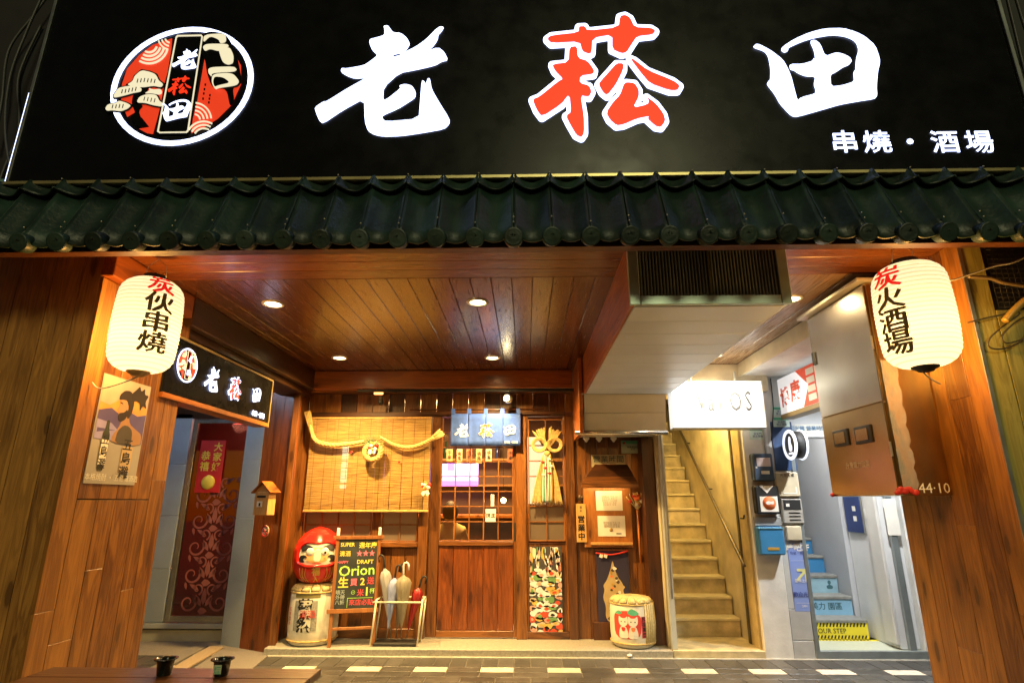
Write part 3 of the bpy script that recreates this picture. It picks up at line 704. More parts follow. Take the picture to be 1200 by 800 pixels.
def lantern(cx, cy, px, py, h, r, Y, chars, phi, label, size, pitchz, zoff=0):
    c = P(px, py, Y=Y); t = thing("paper_lantern", label, "lantern", c + Vector((0, 0, -h / 2)), "paper lanterns at the entrance")
    def rad(z):
        a = abs(z) / (h / 2); return r * (1 - .10 * a * a) * (max(0, 1 - max(0, (a - .62) / .38) ** 2.4) ** .5 * .60 + .40 if a > .62 else 1)
    prof = []
    N = 140
    for i in range(N + 1):
        z = -h / 2 + h * i / N; prof.append((rad(z) * (1 + .010 * math.sin(2 * math.pi * z / .022)), c.z + z))
    m_ = MB(); m_.lathe([(rad(-h / 2) * .9, c.z - h / 2)] + prof + [(rad(h / 2) * .9, c.z + h / 2)], 48, (c.x, c.y, 0)); m_.build("paper_shade", LAN, t, c)
    rc_ = rad(h / 2)
    m_ = MB(); m_.lathe([(rc_ * .97, c.z + h / 2 - .002), (rc_ * 1.0, c.z + h / 2 + .01), (rc_ * .97, c.z + h / 2 + .028), (.0, c.z + h / 2 + .030)], 32, (c.x, c.y, 0)); m_.build("top_ring", SOOT, t)
    m_ = MB(); m_.lathe([(rc_ * .55, c.z - h / 2 - .024), (rc_ * .60, c.z - h / 2 - .018), (rc_ * .97, c.z - h / 2 - .006), (rc_ * .98, c.z - h / 2 + .004)], 32, (c.x, c.y, 0)); m_.build("bottom_ring", wood("lantern_ring_wood", (.3, .2, .08), (.6, .45, .2), 'X', knots=False) if px < 600 else SOOT, t)
    m_ = MB(); m_.tube([(c.x - .06, c.y, c.z + h / 2 + .02), (c.x - .05, c.y, c.z + h / 2 + .09), (c.x, c.y, c.z + h / 2 + .13), (c.x + .05, c.y, c.z + h / 2 + .09), (c.x + .06, c.y, c.z + h / 2 + .02)], .002, 6)
    zt = ZC if abs(c.x) < 2.3 else ZC
    m_.tube(bez([(c.x, c.y, c.z + h / 2 + .13), (c.x - .02, c.y + .0, c.z + h / 2 + .16), (c.x - .015, c.y, max(zt, c.z + h / 2 + .17))], 8), .003, 6); m_.build("hanging_wire", MATS["pale_cable"], t)
    ld = bpy.data.lights.new("lantern_bulb", 'POINT'); ld.energy = 36; ld.color = (1, .64, .24); ld.shadow_soft_size = .035
    lo = bpy.data.objects.new("lantern_bulb", ld); C.objects.link(lo); lo.parent = t; lo.location = c + Vector((0, 0, -h * .16)) - org(t)
    n = len(chars)
    for i, (ch, mt) in enumerate(chars):
        zc = ((n - 1) / 2 - i) * pitchz + zoff
        me = bold_mesh(ch, .022, .003)
        def f(x, y, z):
            zz = zc + y * size; rr_ = rad(zz) * 1.008 + .002 + z; a = phi + x * size * 1.22 / r
            return Vector((c.x + rr_ * math.sin(a), c.y - rr_ * math.cos(a), c.z + zz))
        place_mesh("brush_character", me, f, mt, t)
    return t, c
INKL = glow("lantern_ink", (.05, .028, .006), .25); REDL = glow("lantern_red_ink", (1.0, .02, .015), .25)
vdir = math.atan2(2.05, 2.9)
tL, cL = lantern(0, 0, 172, 381, .515, .163, 2.91, [("炭", REDL), ("伙", INKL), ("串", INKL), ("燒", INKL)], vdir + R(14), "white paper lantern at left, red and black characters down its side, before the poster pillar", .118, .108, .03)
tR, cR = lantern(0, 0, 1072, 369, .53, .170, 2.76, [("炭", REDL), ("火", INKL), ("酒", INKL), ("場", INKL)], -vdir - R(33), "white paper lantern at right, characters on its far left side, before the steel cabinet", .125, .112, .0)
for (lb, px) in (("thin strap tied under the left lantern across the top of the poster", [(172, 436), (150, 446), (118, 455), (108, 448)]),):
    m_ = MB(); m_.tube(bez([P(a, b, Y=2.92) for a, b in px], 14), .004, 6); tag(m_.build("cord", MATS["pale_cable"]), lb, "cord")
m_ = MB(); m_.tube(bez([P(a, b, Y=2.76) for a, b in [(1078, 432), (1088, 442), (1102, 450)]], 14), .003, 6); tag(m_.build("cord", MATS["pale_cable"]), "short loose wire hanging under the right lantern", "cord")

# ---------------------------------------------------------------- sake poster on the left pillar
XP = -HX + .006
def pp(px, py, X=XP): q = P(px, py, X=X); return (q.y, q.z)
c4 = [pp(122, 438), pp(177, 452), pp(158, 569), pp(98, 565)]
y0 = (c4[0][0] + c4[3][0]) / 2; y1 = (c4[1][0] + c4[2][0]) / 2; z1 = (c4[0][1] + c4[1][1]) / 2; z0 = (c4[2][1] + c4[3][1]) / 2
po = thing("sake_poster", "sake poster with a bottle and a topknotted man, pinned on the left pillar", "poster", (XP, (y0 + y1) / 2, z0))
box("sheet", XP - .004, XP, y0, y1, z0, z1, plain("poster_paper", (.36, .34, .31), .3, noise=.04), po, .0005)
PW, PH = y1 - y0, z1 - z0
fp = lambda d: (lambda x, y, z: Vector((XP + d + z, y0 + x * PW, z0 + y * PH)))   # x 0..1 towards the back, y 0..1 up
shape("printed_sky", [[(.02,.62),(.98,.62),(.98,.99),(.02,.99)]], fp(.0008), plain("print_sky", (.50, .40, .34), .35), po, .0004)
shape("printed_sunset", [[(.02,.60),(.98,.60),(.98,.76),(.7,.84),(.4,.80),(.2,.72),(.02,.74)]], fp(.0013), plain("print_sunset", (.70, .34, .08), .35), po, .0004)
shape("printed_hills", [[(.02,.40),(.98,.40),(.98,.70),(.8,.67),(.6,.70),(.4,.66),(.25,.70),(.02,.66)]], fp(.0018), plain("print_hills", (.10, .08, .24), .35), po, .0004)
shape("printed_water", [[(.02,.40),(.5,.40),(.45,.50),(.3,.56),(.02,.58)], [(.05,.46),(.4,.5),(.05,.5)]], fp(.0022), plain("print_water", (.30, .28, .55), .35), po, .0004)
SKN = plain("print_skin", (.36, .20, .10), .4); HAIR = plain("print_hair", (.03, .02, .015), .5)
shape("printed_man", [rnd([(.50,.62),(.60,.68),(.66,.58),(.80,.54),(.95,.50),(.97,.38),(.34,.38),(.36,.46),(.44,.52)], 1)], fp(.0028), SKN, po, .0004)
shape("printed_face", [rnd([(.38,.80),(.40,.74),(.36,.70),(.39,.68),(.39,.64),(.44,.60),(.52,.60),(.58,.66),(.60,.76),(.52,.83)], 1)], fp(.0031), plain("print_face", (.48, .27, .14), .4), po, .0004)
shape("printed_hair", [rnd([(.36,.79),(.36,.84),(.44,.89),(.56,.90),(.64,.86),(.68,.78),(.66,.68),(.60,.62),(.56,.66),(.58,.74),(.52,.80),(.44,.80)], 1)], fp(.0035), HAIR, po, .0004)
shape("printed_topknot", [rnd([(.58,.87),(.68,.93),(.74,.975),(.78,.92),(.86,.965),(.87,.90),(.97,.90),(.91,.83),(.96,.76),(.87,.79),(.82,.72),(.80,.80),(.72,.82),(.64,.80)], 1)], fp(.0038), HAIR, po, .0004)
shape("printed_beard", [rnd([(.39,.655),(.43,.67),(.50,.68),(.56,.72),(.58,.66),(.54,.61),(.46,.585),(.41,.60)], 1)], fp(.0035), HAIR, po, .0004)
shape("printed_eyebrow", [[(.39,.775),(.45,.765),(.45,.755),(.39,.762)]], fp(.0036), HAIR, po, .0003)
shape("printed_coat", [rnd([(.42,.38),(.44,.50),(.54,.56),(.64,.56),(.74,.52),(.76,.38)], 1)], fp(.0033), plain("print_coat", (.07, .06, .05), .5), po, .0004)
shape("printed_bottle", [rnd([(.17,.12),(.31,.12),(.31,.44),(.27,.50),(.26,.58),(.21,.58),(.20,.50),(.16,.44)], 1)], fp(.0033), plain("print_bottle", (.05, .06, .02), .25), po, .0004)
shape("bottle_label", [[(.175,.17),(.305,.17),(.305,.40),(.175,.40)]], fp(.0038), PAPER, po, .0004)
vtext("bottle_lettering", "五島灘", .075, (lambda x, y, z: Vector((XP + .0044 + z, y0 + .24 * PW + x * .8, z0 + .285 * PH + y * .8))), INK, po, .01, .0003)
shape("title_panel", [[(.60,.12),(.82,.12),(.82,.36),(.60,.36)]], fp(.0030), plain("print_tan", (.55, .40, .22), .5), po, .0004)
vtext("title_lettering", "五島灘", .085, (lambda x, y, z: Vector((XP + .0036 + z, y0 + .70 * PW + x, z0 + .24 * PH + y * .85))), INK, po, .015, .0003)
text("small_print", "本格焼酎 ・ 五島灘酒造", .040, (lambda x, y, z: Vector((XP + .0012 + z, y0 + .52 * PW + x, z0 + .055 * PH + y))), PAPER, po, .0, .0003)

# ---------------------------------------------------------------- lightbox sign hung along the left side
XS = -2.30
a_ = P(207, 393, X=XS); b_ = P(320, 445, X=XS); cc = P(313, 495, X=XS); dd = P(200, 462, X=XS)
sy0, sy1 = 3.60, (b_.y + cc.y) / 2; sz1 = (a_.z + b_.z) / 2; sz0 = (cc.z + dd.z) / 2
ss = thing("hanging_lightbox", "black lightbox sign with white and red characters under the left side beam", "sign", (XS, (sy0 + sy1) / 2, sz0))
box("box_body", XS - .12, XS - .004, sy0 - .1, sy1, sz0, sz1, BLACK, ss, .002)
for (p0, p1, q0, q1, mt) in ((sy0 - .1, sy1, sz1 - .012, sz1 + .004, plain("dull_brass_trim", (.35, .26, .11), .4, metal=.5)), (sy0 - .1, sy1, sz0 - .035, sz0 - .001, PINE_Y)):
    box("trim_rail", XS - .125, XS + .006, p0, p1, q0, q1, mt, ss, .002)
box("trim_rail", XS - .125, XS + .006, sy1 + .001, sy1 + .018, sz0 - .035, sz1 + .004, MATS["dull_brass_trim"], ss, .002)
hb = sz1 - sz0
def spx(px, py): q = P(px, py, X=XS); return q
def sidef(q, s, d=.004): return lambda x, y, z: Vector((XS + d + z, q.y + x * s, q.z + y * s))
k_ = hb * .52
for U_, dz_, s_ in ((U_lao, .11, .12), (U_tian, -.13, .11)):
    shape("emblem_character", U_, (lambda dz_, s_: lambda x, y, z: Vector((XS + .019 + z, spx(219, 428).y + x * s_ * hb * .8, spx(219, 428).z + dz_ * hb + y * s_ * hb)))(dz_, s_), G_WHITE, ss, .002)
q = spx(218, 428); sR = hb * .30
fe2 = lambda d: (lambda x, y, z: Vector((XS + d * .7 + z, q.y + x / asp * sR, q.z + y * sR)))
EL2 = EL; emblem(ss, lambda d: (lambda x, y, z: Vector((XS + d * .7 + z, spx(219, 428).y + x / asp * sR, spx(219, 428).z + y * sR))), (0, 1, 3))
for U, pxy, mt, s in ((U_lao, (248, 444), G_WHITE, .47), (U_songw, (275, 455), G_WHITE, .52), (U_tian, (300, 463), G_WHITE, .34)):
    shape("brush_character", U, sidef(spx(*pxy), hb * s), mt, ss, .004)
shape("brush_character", U_songr, sidef(spx(275, 455), hb * .50, .009), G_RED, ss, .003)
text("small_lettering", "串燒・酒場", hb * .12, sidef(spx(302, 486), 1), G_WHITE, ss, .03, .002)

# side beams and recess over the left opening
sb = thing("side_beam", "dark beam running back above the left lightbox sign", "beam", (-2.32, 4.8, 2.5))
box("beam_timber", -2.62, -2.33 + .0, 3.73, 6.05, sz1 + .03, ZC + .018, DARKY, sb, .004)
box("beam_lip", -2.329, -2.26, 3.63, 6.0, sz1 + .09, ZC - .001, DARKY, sb, .004)

# ---------------------------------------------------------------- neighbouring shop on the left
YG = 6.33
ns = thing("neighbour_shopfront", "glass shopfront of the neighbouring shop with blue grey panelled frame, seen past the left pillar", "shopfront", (-3.6, YG, 0))
gx = lambda px, py: P(px, py, Y=YG).x
gz = lambda py: P(200, py, Y=YG).z
box("plinth", -5.6, -2.9, YG - .01, YG + .2, 0, gz(737), plain("cream_plinth", (.46, .46, .32), .5, noise=.08), ns, .004)
box("sill", -5.6, -2.9, YG - .03, YG + .2, gz(736) + .003, gz(729.5), plain("grey_sill", (.40, .44, .42), .35, noise=.05), ns, .004)
x0, x1 = gx(168, 728), gx(191, 728)
zz = [gz(729), gz(666), gz(604), gz(544), gz(485)]
for i in range(4): box("mullion_panel", x0, x1, YG - .02, YG + .05, zz[i] + .002, zz[i + 1] - .002, GREYM, ns, .003)
dx0, dx1 = x1 + .012, -3.02
box("door_stile", dx0, dx0 + .055, YG - .01, YG + .03, gz(729) + .003, gz(491), plain("steel_frame", (.40, .42, .38), .25, metal=.8), ns, .003)
box("door_rail", dx0 + .056, dx1, YG - .01, YG + .03, gz(729) + .003, gz(721), MATS["steel_frame"], ns, .003)
box("door_rail", dx0 + .056, dx1, YG - .01, YG + .03, gz(496), gz(491), MATS["steel_frame"], ns, .003)
box("door_glass", dx0 + .056, dx1, YG + .006, YG + .014, gz(721) + .001, gz(496) - .001, GLASSD, ns, 0)
box("side_glass", x0 - .9, x0 - .05, YG + .006, YG + .014, gz(729) + .03, gz(491), GLASSD, ns, 0)
box("side_stile", x0 - .05, x0 - .004, YG - .005, YG + .03, gz(729) + .004, gz(491), MATS["steel_frame"], ns, .003)
box("transom_panel", -5.6, -2.9, YG - .02, YG + .1, gz(490.5), 3.0, DARKY, ns, .003)
# etched damask scrolls on the glass
FILM = plain("frosted_red_film", (.26, .09, .08), .55); 
def scroll(mb, cx, cz, s, flip, w_, yy, turns=1.15, a0=0):
    pts = []
    for i in range(19):
        u = i / 18; a = a0 + u * turns * 2 * math.pi; r_ = s * (1 - .78 * u)
        pts.append((cx + flip * r_ * math.cos(a), cz + r_ * math.sin(a), w_ * (1 - .6 * u)))
    for a, b in zip(pts, pts[1:]):
        d = Vector((b[0] - a[0], b[1] - a[1])).normalized(); nn = Vector((-d.y, d.x))
        mb.prism([(a[0] + nn.x * a[2], yy, a[1] + nn.y * a[2]), (b[0] + nn.x * b[2], yy, b[1] + nn.y * b[2]), (b[0] - nn.x * b[2], yy, b[1] - nn.y * b[2]), (a[0] - nn.x * a[2], yy, a[1] - nn.y * a[2])], (0, .001, 0))
def leafp(mb, cx, cz, l, w_, ang, yy):
    pts = [(-.5, 0), (-.2, .5), (.15, .42), (.5, 0), (.15, -.42), (-.2, -.5)]; ca, sa = math.cos(ang), math.sin(ang)
    mb.prism([(cx + (x * l * ca - y * w_ * sa), yy, cz + (x * l * sa + y * w_ * ca)) for x, y in pts], (0, .001, 0))
def damask(mb, cx, z0, z1, yy, hw):
    z = z0 + .11; k = 0
    while z < z1:
        for fl in (-1, 1):
            scroll(mb, cx + fl * hw * .62, z, .095, fl, .013, yy, 1.2, 2.6)
            scroll(mb, cx + fl * hw * .30, z + .13, .06, -fl, .010, yy, 1.1, -1.2)
            leafp(mb, cx + fl * .055, z + .02, .13, .045, fl * 1.05 + (0 if fl > 0 else math.pi), yy)
            leafp(mb, cx + fl * .12, z + .15, .12, .04, fl * .5 + (0 if fl > 0 else math.pi), yy)
            leafp(mb, cx + fl * hw * .8, z + .16, .08, .03, fl * 1.3, yy)
        leafp(mb, cx, z + .06, .17, .055, math.pi / 2, yy); leafp(mb, cx, z - .08, .10, .07, 0, yy)
        z += .27; k += 1
m_ = MB(); damask(m_, (dx0 + dx1) / 2 + .02, gz(719), gz(575), YG + .001, .26); m_.build("etched_scrolls", FILM, ns)["kind"] = "stuff"
m_ = MB(); damask(m_, x0 - .22, gz(725), gz(530), YG + .001, .2); m_.build("etched_scrolls", plain("frosted_red_film_side", (.10, .01, .01), .5), ns)["kind"] = "stuff"
# red interior
box("inner_wall", -5.5, -2.95, 7.6, 7.7, 0, 3, plain("dark_red_interior", (.06, .014, .012), .6), ns, 0)
box("inner_side_wall", -2.93, -2.9, 6.5, 7.6, 0, 3, plain("dark_interior", (.05, .03, .03), .6), ns, 0)
box("inner_floor", -5.5, -2.95, 6.54, 7.6, .1, .14, MATS["dark_interior"], ns, 0)
box("inner_ceiling", -5.5, -2.95, 6.4, 7.6, 2.7, 2.8, MATS["dark_interior"], ns, 0)
box("red_light_tube", P(207, 610, Y=6.6).x, P(212, 610, Y=6.6).x, 6.6, 6.64, .35, 1.05, glow("red_neon", (1, .03, .01), 7), ns, .01)
box("red_light_tube", -4.55, -4.48, 6.9, 6.95, .3, 2.2, MATS["red_neon"], ns, .01)
box("red_light_tube", -3.65, -3.1, 7.0, 7.04, 2.30, 2.34, glow("red_neon_dim", (1, .04, .02), .9), ns, .01)
bb = thing("lunar_banner", "red new year banner with gold characters hung behind the neighbour's glass door", "banner", (gx(248, 540), YG + .05, gz(576)))
bx0, bx1 = gx(233, 545), gx(262, 545)
box("banner_cloth", bx0, bx1, YG - .016, YG - .010, gz(577), gz(516), plain("banner_red", (.55, .02, .02), .6), bb, .001)
YGOLD = plain("banner_gold", (.75, .62, .08), .5)
hw_ = (bx1 - bx0)
vtext("banner_lettering", "大家好", hw_ * .36, (lambda x, y, z: Vector((bx1 - hw_ * .27 + x, YG - .018 - z, gz(536) + y))), YGOLD, bb, .02, .002)
vtext("banner_lettering", "恭禧", hw_ * .38, (lambda x, y, z: Vector((bx0 + hw_ * .27 + x, YG - .018 - z, gz(541) + y))), YGOLD, bb, .02, .002)
m_ = MB(); m_.lathe([(0, -.0), (hw_ * .25, -.004), (hw_ * .28, .004)], 16, ((bx0 + bx1) / 2, YG - .021, gz(565)), 'Y'); m_.build("banner_emblem", YGOLD, bb)
# oblique corner column: blue grey panel and boards
col = thing("corner_column", "board clad corner column between the neighbour's shopfront and the bamboo blind window", "column", (-2.6, 6.05, 0))
A0, A1, A2 = Vector((-3.05, 6.18, 0)), Vector((-2.80, 6.06, 0)), Vector((-2.435, 5.875, 0))
def cprism(name, a, b, back, z0, z1, mt):
    m_ = MB(); d = (b - a).normalized(); n = Vector((-d.y, d.x, 0)); 
    if n.y < 0: n = -n
    m_.prism([a + Vector((0, 0, z0)), b + Vector((0, 0, z0)), b + n * back + Vector((0, 0, z0)), a + n * back + Vector((0, 0, z0))], (0, 0, z1 - z0)); return m_.build(name, mt, col)
for i in range(4): cprism("metal_panel", A0, A1 - Vector((.003, 0, 0)), .12, [0, .6, 1.2, 1.8][i] + .002, [.6, 1.2, 1.8, 2.5][i], GREYM)
nbd = 3
for i in range(nbd):
    a = A1.lerp(A2, i / nbd); b = A1.lerp(A2, (i + 1) / nbd - .006); cprism("board", a, b, .10, 0, 2.70, wood("column_pine", (.10, .022, .004), (.32, .085, .013), 'Z', .36))
box("side_board", -2.434, -2.37, 5.86, 5.885, 0, 2.70, REDW, col, .003)
box("side_board", -2.434, -2.41, 5.887, 6.30, 0, 2.70, REDW, col, .002)
# birdhouse letterbox
mb_ = thing("wooden_letterbox", "light wooden house shaped letterbox on the corner column", "letterbox", P(313, 606, Y=5.86), rot=(0, 0, -R(26)))
mb_.location = P(313, 603, Y=5.83)
def lbox(n, x0, x1, y0, y1, z0, z1, mt, par, bev=.003, rot=None):
    o = box(n, x0, x1, y0, y1, z0, z1, mt, None, bev, rot); o.parent = par; return o
lbox("box_body", -.10, .10, -.09, .0, 0, .22, LIGHTW, mb_)
m_ = MB(); m_.prism([(-.10, -.09, .221), (.10, -.09, .221), (0, -.09, .295)], (0, .088, 0)); o = m_.build("gable", LIGHTW); o.parent = mb_
for s in (-1, 1):
    m_ = MB(); m_.prism([(s * .128, -.11, .205), (0, -.11, .305), (0, -.11, .322), (s * .14, -.11, .215)], (0, .13, 0)); o = m_.build("roof_board", PINE_Y); o.parent = mb_
lbox("slot", -.06, .06, -.094, -.089, .165, .185, SOOT, mb_, .001)
lbox("label_plate", -.055, .02, -.093, -.089, .075, .13, PAPER, mb_, .0005)
lbox("padlock", -.02, .0, -.10, -.093, .085, .115, SOOT, mb_, .002)
ns_ = thing("no_smoking_sticker", "round red and white no smoking sticker on the corner column under the letterbox", "sticker", P(311, 622, Y=5.9), rot=(0, 0, -R(26))); ns_.location = P(311, 622, Y=5.905) + Vector((0, -.01, 0))
m_ = MB(); m_.lathe([(0, 0), (.055, 0), (.055, .004), (0, .004)], 24, (0, 0, 0), 'Y'); o = m_.build("disc", PAPER); o.parent = ns_
m_ = MB(); m_.lathe([(.042, -.001), (.054, -.001), (.054, -.003), (.042, -.003), (.042, -.001)], 24, (0, 0, 0), 'Y'); o = m_.build("red_ring", REDM); o.parent = ns_
lbox("red_bar", -.045, .045, -.004, -.002, -.006, .006, REDM, ns_, 0, (0, R(40), 0)); lbox("cigarette", -.03, .03, -.0025, -.0005, -.005, .006, INK, ns_, 0)

# ---------------------------------------------------------------- duct housing with grille
dk = thing("duct_housing", "silver boarded duct housing with a big black louvre grille hanging from the ceiling", "duct", (.93, 4.2, 2.4))
f0 = P(740, 358, Y=2.83); f1 = P(925, 355, Y=2.83); zdb = (f0.z + f1.z) / 2; xa, xb = f0.x, f1.x
yb = P(730, 461, Z=zdb).y
box("side_panel", xa, xa + .018, 2.835, yb + .6, zdb, ZC - .002, wood("duct_side_wood", (.22, .045, .006), (.50, .14, .02), 'Y', .3, knots=False, vary=.05), dk, .002)
box("side_panel", xb - .018, xb, 2.835, yb, zdb, ZC - .002, SILVER, dk, .002)
nB = 10; yy = np.linspace(2.86, yb, nB + 1)
for i in range(nB): box("bottom_board", xa + .02, xb - .02, yy[i], yy[i + 1] - .006, zdb - .003, zdb + .012, SILVER, dk, .004)
box("inner_core", xa + .02, xb - .02, 2.90, yb, zdb + .014, ZC - .003, SOOT, dk, 0)
fr = plain("grille_frame_metal", (.52, .66, .60), .35, metal=.5)
for (x0_, x1_, z0_, z1_) in ((xa - .01, xa + .045, zdb - .005, ZC), (xb - .045, xb + .01, zdb - .005, ZC), (xa + .046, xb - .046, zdb - .005, zdb + .045)):
    box("grille_frame", x0_, x1_, 2.81, 2.834, z0_, z1_, fr, dk, .003)
n = 42
for i in range(n):
    x = xa + .05 + (xb - xa - .10) * (i + .5) / n
    if i == n // 2: box("grille_divider", x - .006, x + .006, 2.815, 2.84, zdb + .046, ZC, plain("brass_divider", (.20, .22, .10), .4, metal=.6), dk, .001)
    else: box("louvre", x - .0035, x + .0035, 2.82, 2.85, zdb + .046, ZC, plain("louvre_grey", (.30, .38, .34), .4, metal=.2), dk, .001)
m_ = MB()
for i in range(16): m_.box(xa + .046, xb - .046, 2.856, 2.862, zdb + .05 + i * .018, zdb + .056 + i * .018)
m_.build("cross_wires", plain("wire_grey", (.25, .25, .21), .4, metal=.5), dk)["kind"] = "stuff"
# dropped end unit with roller
e0 = P(683, 462, Y=yb + .03); e1 = P(780, 462, Y=yb + .03); g0 = P(676, 503, Y=yb + .10); g1 = P(768, 508, Y=yb + .10)
eu = thing("shutter_housing", "grey metal shutter housing dropping below the inner end of the duct over the menu wall", "housing", (.9, yb + .1, g0.z))
zt, zbm = e0.z - .005, (g0.z + g1.z) / 2; ex0, ex1 = e0.x + .01, e1.x - .005
for i in range(2):
    m_ = MB(); ua, ub = i / 2, (i + 1) / 2 - .01
    zA, zB = zt + (zbm - zt) * ua, zt + (zbm - zt) * ub; yA, yB = yb + .02 + .07 * ua, yb + .02 + .07 * ub
    m_.prism([(ex0, yA, zA), (ex0, yB, zB), (ex0, 6.0, zB), (ex0, 6.0, zA)], (ex1 - ex0, 0, 0)); m_.build("front_sheet", plain("grey_cream_metal", (.66, .66, .60), .4, metal=.2, noise=.05), eu)
box("top_flange", ex0 - .02, ex1 + .02, yb + .0, yb + .03, zt + .0, zt + .012, ALU, eu, .002)
m_ = MB(); m_.tube([(ex0 - .09, yb + .085, zbm - .012), (ex1 + .01, yb + .085, zbm - .012)], .022, 12); m_.build("roller_bar", plain("chrome_bar", (.65, .65, .62), .2, metal=1), eu)
box("side_board", ex0 - .05, ex0 - .012, yb + .02, 6.15, zbm - .02, ZC - .003, BEAMX, eu, .003)

# ---------------------------------------------------------------- stainless meter cabinet on the right pillar
YC = P(1117, 581, X=HX - .003).y; XC = P(1055, 579, Y=YC).x; YCF = P(975, 583, X=XC).y; zc0 = P(1055, 580, Y=YC).z; zc1 = P(1012, 331, Y=YC).z
cab = thing("meter_cabinet", "stainless steel meter cabinet fixed to the right pillar behind the right lantern", "cabinet", (XC, (YC + YCF) / 2, zc0))
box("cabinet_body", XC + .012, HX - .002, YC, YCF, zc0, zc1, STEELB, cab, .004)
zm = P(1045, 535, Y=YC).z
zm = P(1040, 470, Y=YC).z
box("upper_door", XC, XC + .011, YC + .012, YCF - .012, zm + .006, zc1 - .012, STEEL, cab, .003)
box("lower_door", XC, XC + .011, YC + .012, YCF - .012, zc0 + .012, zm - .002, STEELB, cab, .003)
box("cap_plate", XC - .05, HX - .002, YC - .03, YCF + .04, zc1 + .001, zc1 + .022, plain("zinc_cap", (.62, .60, .52), .35, metal=.5), cab, .003)
for px, py in ((986, 513), (1012, 509)):
    q = P(px, py, X=XC)
    box("handle_frame", XC - .010, XC - .001, q.y - .090, q.y + .082, q.z - .052, q.z + .052, SOOT, cab, .004)
    box("handle_window", XC - .014, XC - .0105, q.y - .062, q.y + .062, q.z - .034, q.z + .034, STEELB, cab, .003)
q = P(955, 420, X=XC); box("latch", XC - .012, XC - .001, q.y - .015, q.y + .02, q.z - .045, q.z + .045, SOOT, cab, .004)
for z_ in (zc0 + .25, zm + .35): box("hinge", XC - .006, XC + .004, YC + .004, YC + .011, z_ - .04, z_ + .04, ALU, cab, .001)
text("engraved_lettering", "台灣電力公司", .045, (lambda x, y, z: Vector((XC - .0015 - z, P(1005, 545, X=XC).y - x, P(1005, 545, X=XC).z + y))), plain("etched_grey", (.34, .26, .16), .5), cab, 0, .0005)
text("chalk_number", "44·10", .075, (lambda x, y, z: Vector((2.225 + x, YC - .001 - z, zc0 + .035 + y))), PAPER, cab, .0, .0005)
m_ = MB()
for i in range(26):
    a = random.random() * 6.28; r_ = random.random() ** .6 * .055
    m_.sphere((XC + .03 + r_ * math.cos(a) * 1.1, YC - .004, zc0 + .012 + abs(r_ * math.sin(a)) * .5), .010 + random.random() * .008, 8, 5, (1, .3, .9))
m_.build("red_wax", REDM, cab)
m_ = MB(); m_.sphere((XC, YCF - .01, zc0 + .01), .014, 8, 5); m_.build("red_wax", REDM, cab)
# crumpled silver tape down the corner
m_ = MB(); pts = []
NZ = 26
grid = [[Vector((XC + .018 + .085 * j / 4 + (.012 * math.sin(i * .8 + j) * math.cos(i * 2.3) if j == 4 else 0), YC - .004 - abs(.0035 * math.sin(i * .9 + j * 2.1) * math.cos(i * .37 + j)), zc0 + .03 + i * .029)) for j in range(5)] for i in range(NZ)]
m_.add([v for r_ in grid for v in r_], [(i * 5 + j, i * 5 + j + 1, (i + 1) * 5 + j + 1, (i + 1) * 5 + j) for i in range(NZ - 1) for j in range(4)], True)
m_.build("foil_strip", plain("crumpled_foil", (.80, .83, .86), .22, metal=.75, noise=.05), cab)
# ---------------------------------------------------------------- timber shopfront (rear wall of the entrance)
FZ = YW
X_ = lambda px, py=589: P(px, py, Y=FZ).x
Z_ = lambda py, px=560: P(px, py, Y=FZ).z
fac = thing("timber_shopfront", "dark timber shopfront wall with lattice windows either side of the sliding door", "shopfront", (-.5, FZ, PZ))
ZB = Z_(455)
box("top_beam", -2.43, ex0 - .06, 5.92, 6.02, P(500, 455, Y=5.92).z, P(500, 434, Y=5.92).z, BEAMX, fac, .005)
zb_ = P(500, 455, Y=5.92).z
box("beam_soffit", -2.43, ex0 - .06, 6.021, 6.6, zb_ - .004, zb_ + .03, REDX, fac, .003)
ZH = Z_(488)      # head of the windows
# wall above heads
nbx = 14
xs_ = np.linspace(-2.40, 1.32, 22)
for i in range(21):
    box("upper_board", xs_[i], xs_[i + 1] - .004, FZ + .02, FZ + .05, ZH + .055, zb_ - .006, [REDW, PINE_Z, DARKW][i * 7 % 3] if xs_[i] < .6 else DARKW, fac, .002)
box("head_rail", -2.37, .43, FZ - .02, FZ + .05, ZH + .0, ZH + .052, DARKX, fac, .003)
posts = [(343, 358), (492, 503), (605, 617), (664, 674)]
for a, b in posts:
    box("post", X_(a), X_(b), FZ - .04, FZ + .06, PZ + .001, ZH - .001, REDW, fac, .004)
ztop = ZH - .002
def lattice(parent, px0, px1, z0, z1, nc, nr, cols_mat=LATT, glass=GLASS, y=FZ, bw=.012):
    x0, x1 = X_(px0), X_(px1)
    xs = np.linspace(x0, x1, nc + 1); zs = np.linspace(z0, z1, nr + 1)
    for i in range(nc):
        for j in range(nr):
            g = glass(i, j) if callable(glass) else glass
            box("pane", xs[i] + bw / 2, xs[i + 1] - bw / 2, y + .004, y + .008, zs[j] + bw / 2, zs[j + 1] - bw / 2, g, parent, 0)
    for i in range(nc + 1): box("lattice_bar", xs[i] - bw / 2, xs[i] + bw / 2, y - .012, y + .012, z0, z1, cols_mat, parent, .0015)
    for j in range(nr + 1):
        for i in range(nc): box("lattice_bar", xs[i] + bw / 2, xs[i + 1] - bw / 2, y - .009, y + .010, zs[j] - bw / 2, zs[j] + bw / 2, cols_mat, parent, .0015)
zp = Z_(634)
zf = Z_(597)
wL = thing("lattice_window", "wide lattice window behind the bamboo blind, its frosted lower panes showing", "window", (X_(425), FZ, zp), "lattice windows beside the door")
lattice(wL, 360, 436, zp + .0, zf + .015, 4, 2, glass=FROST)
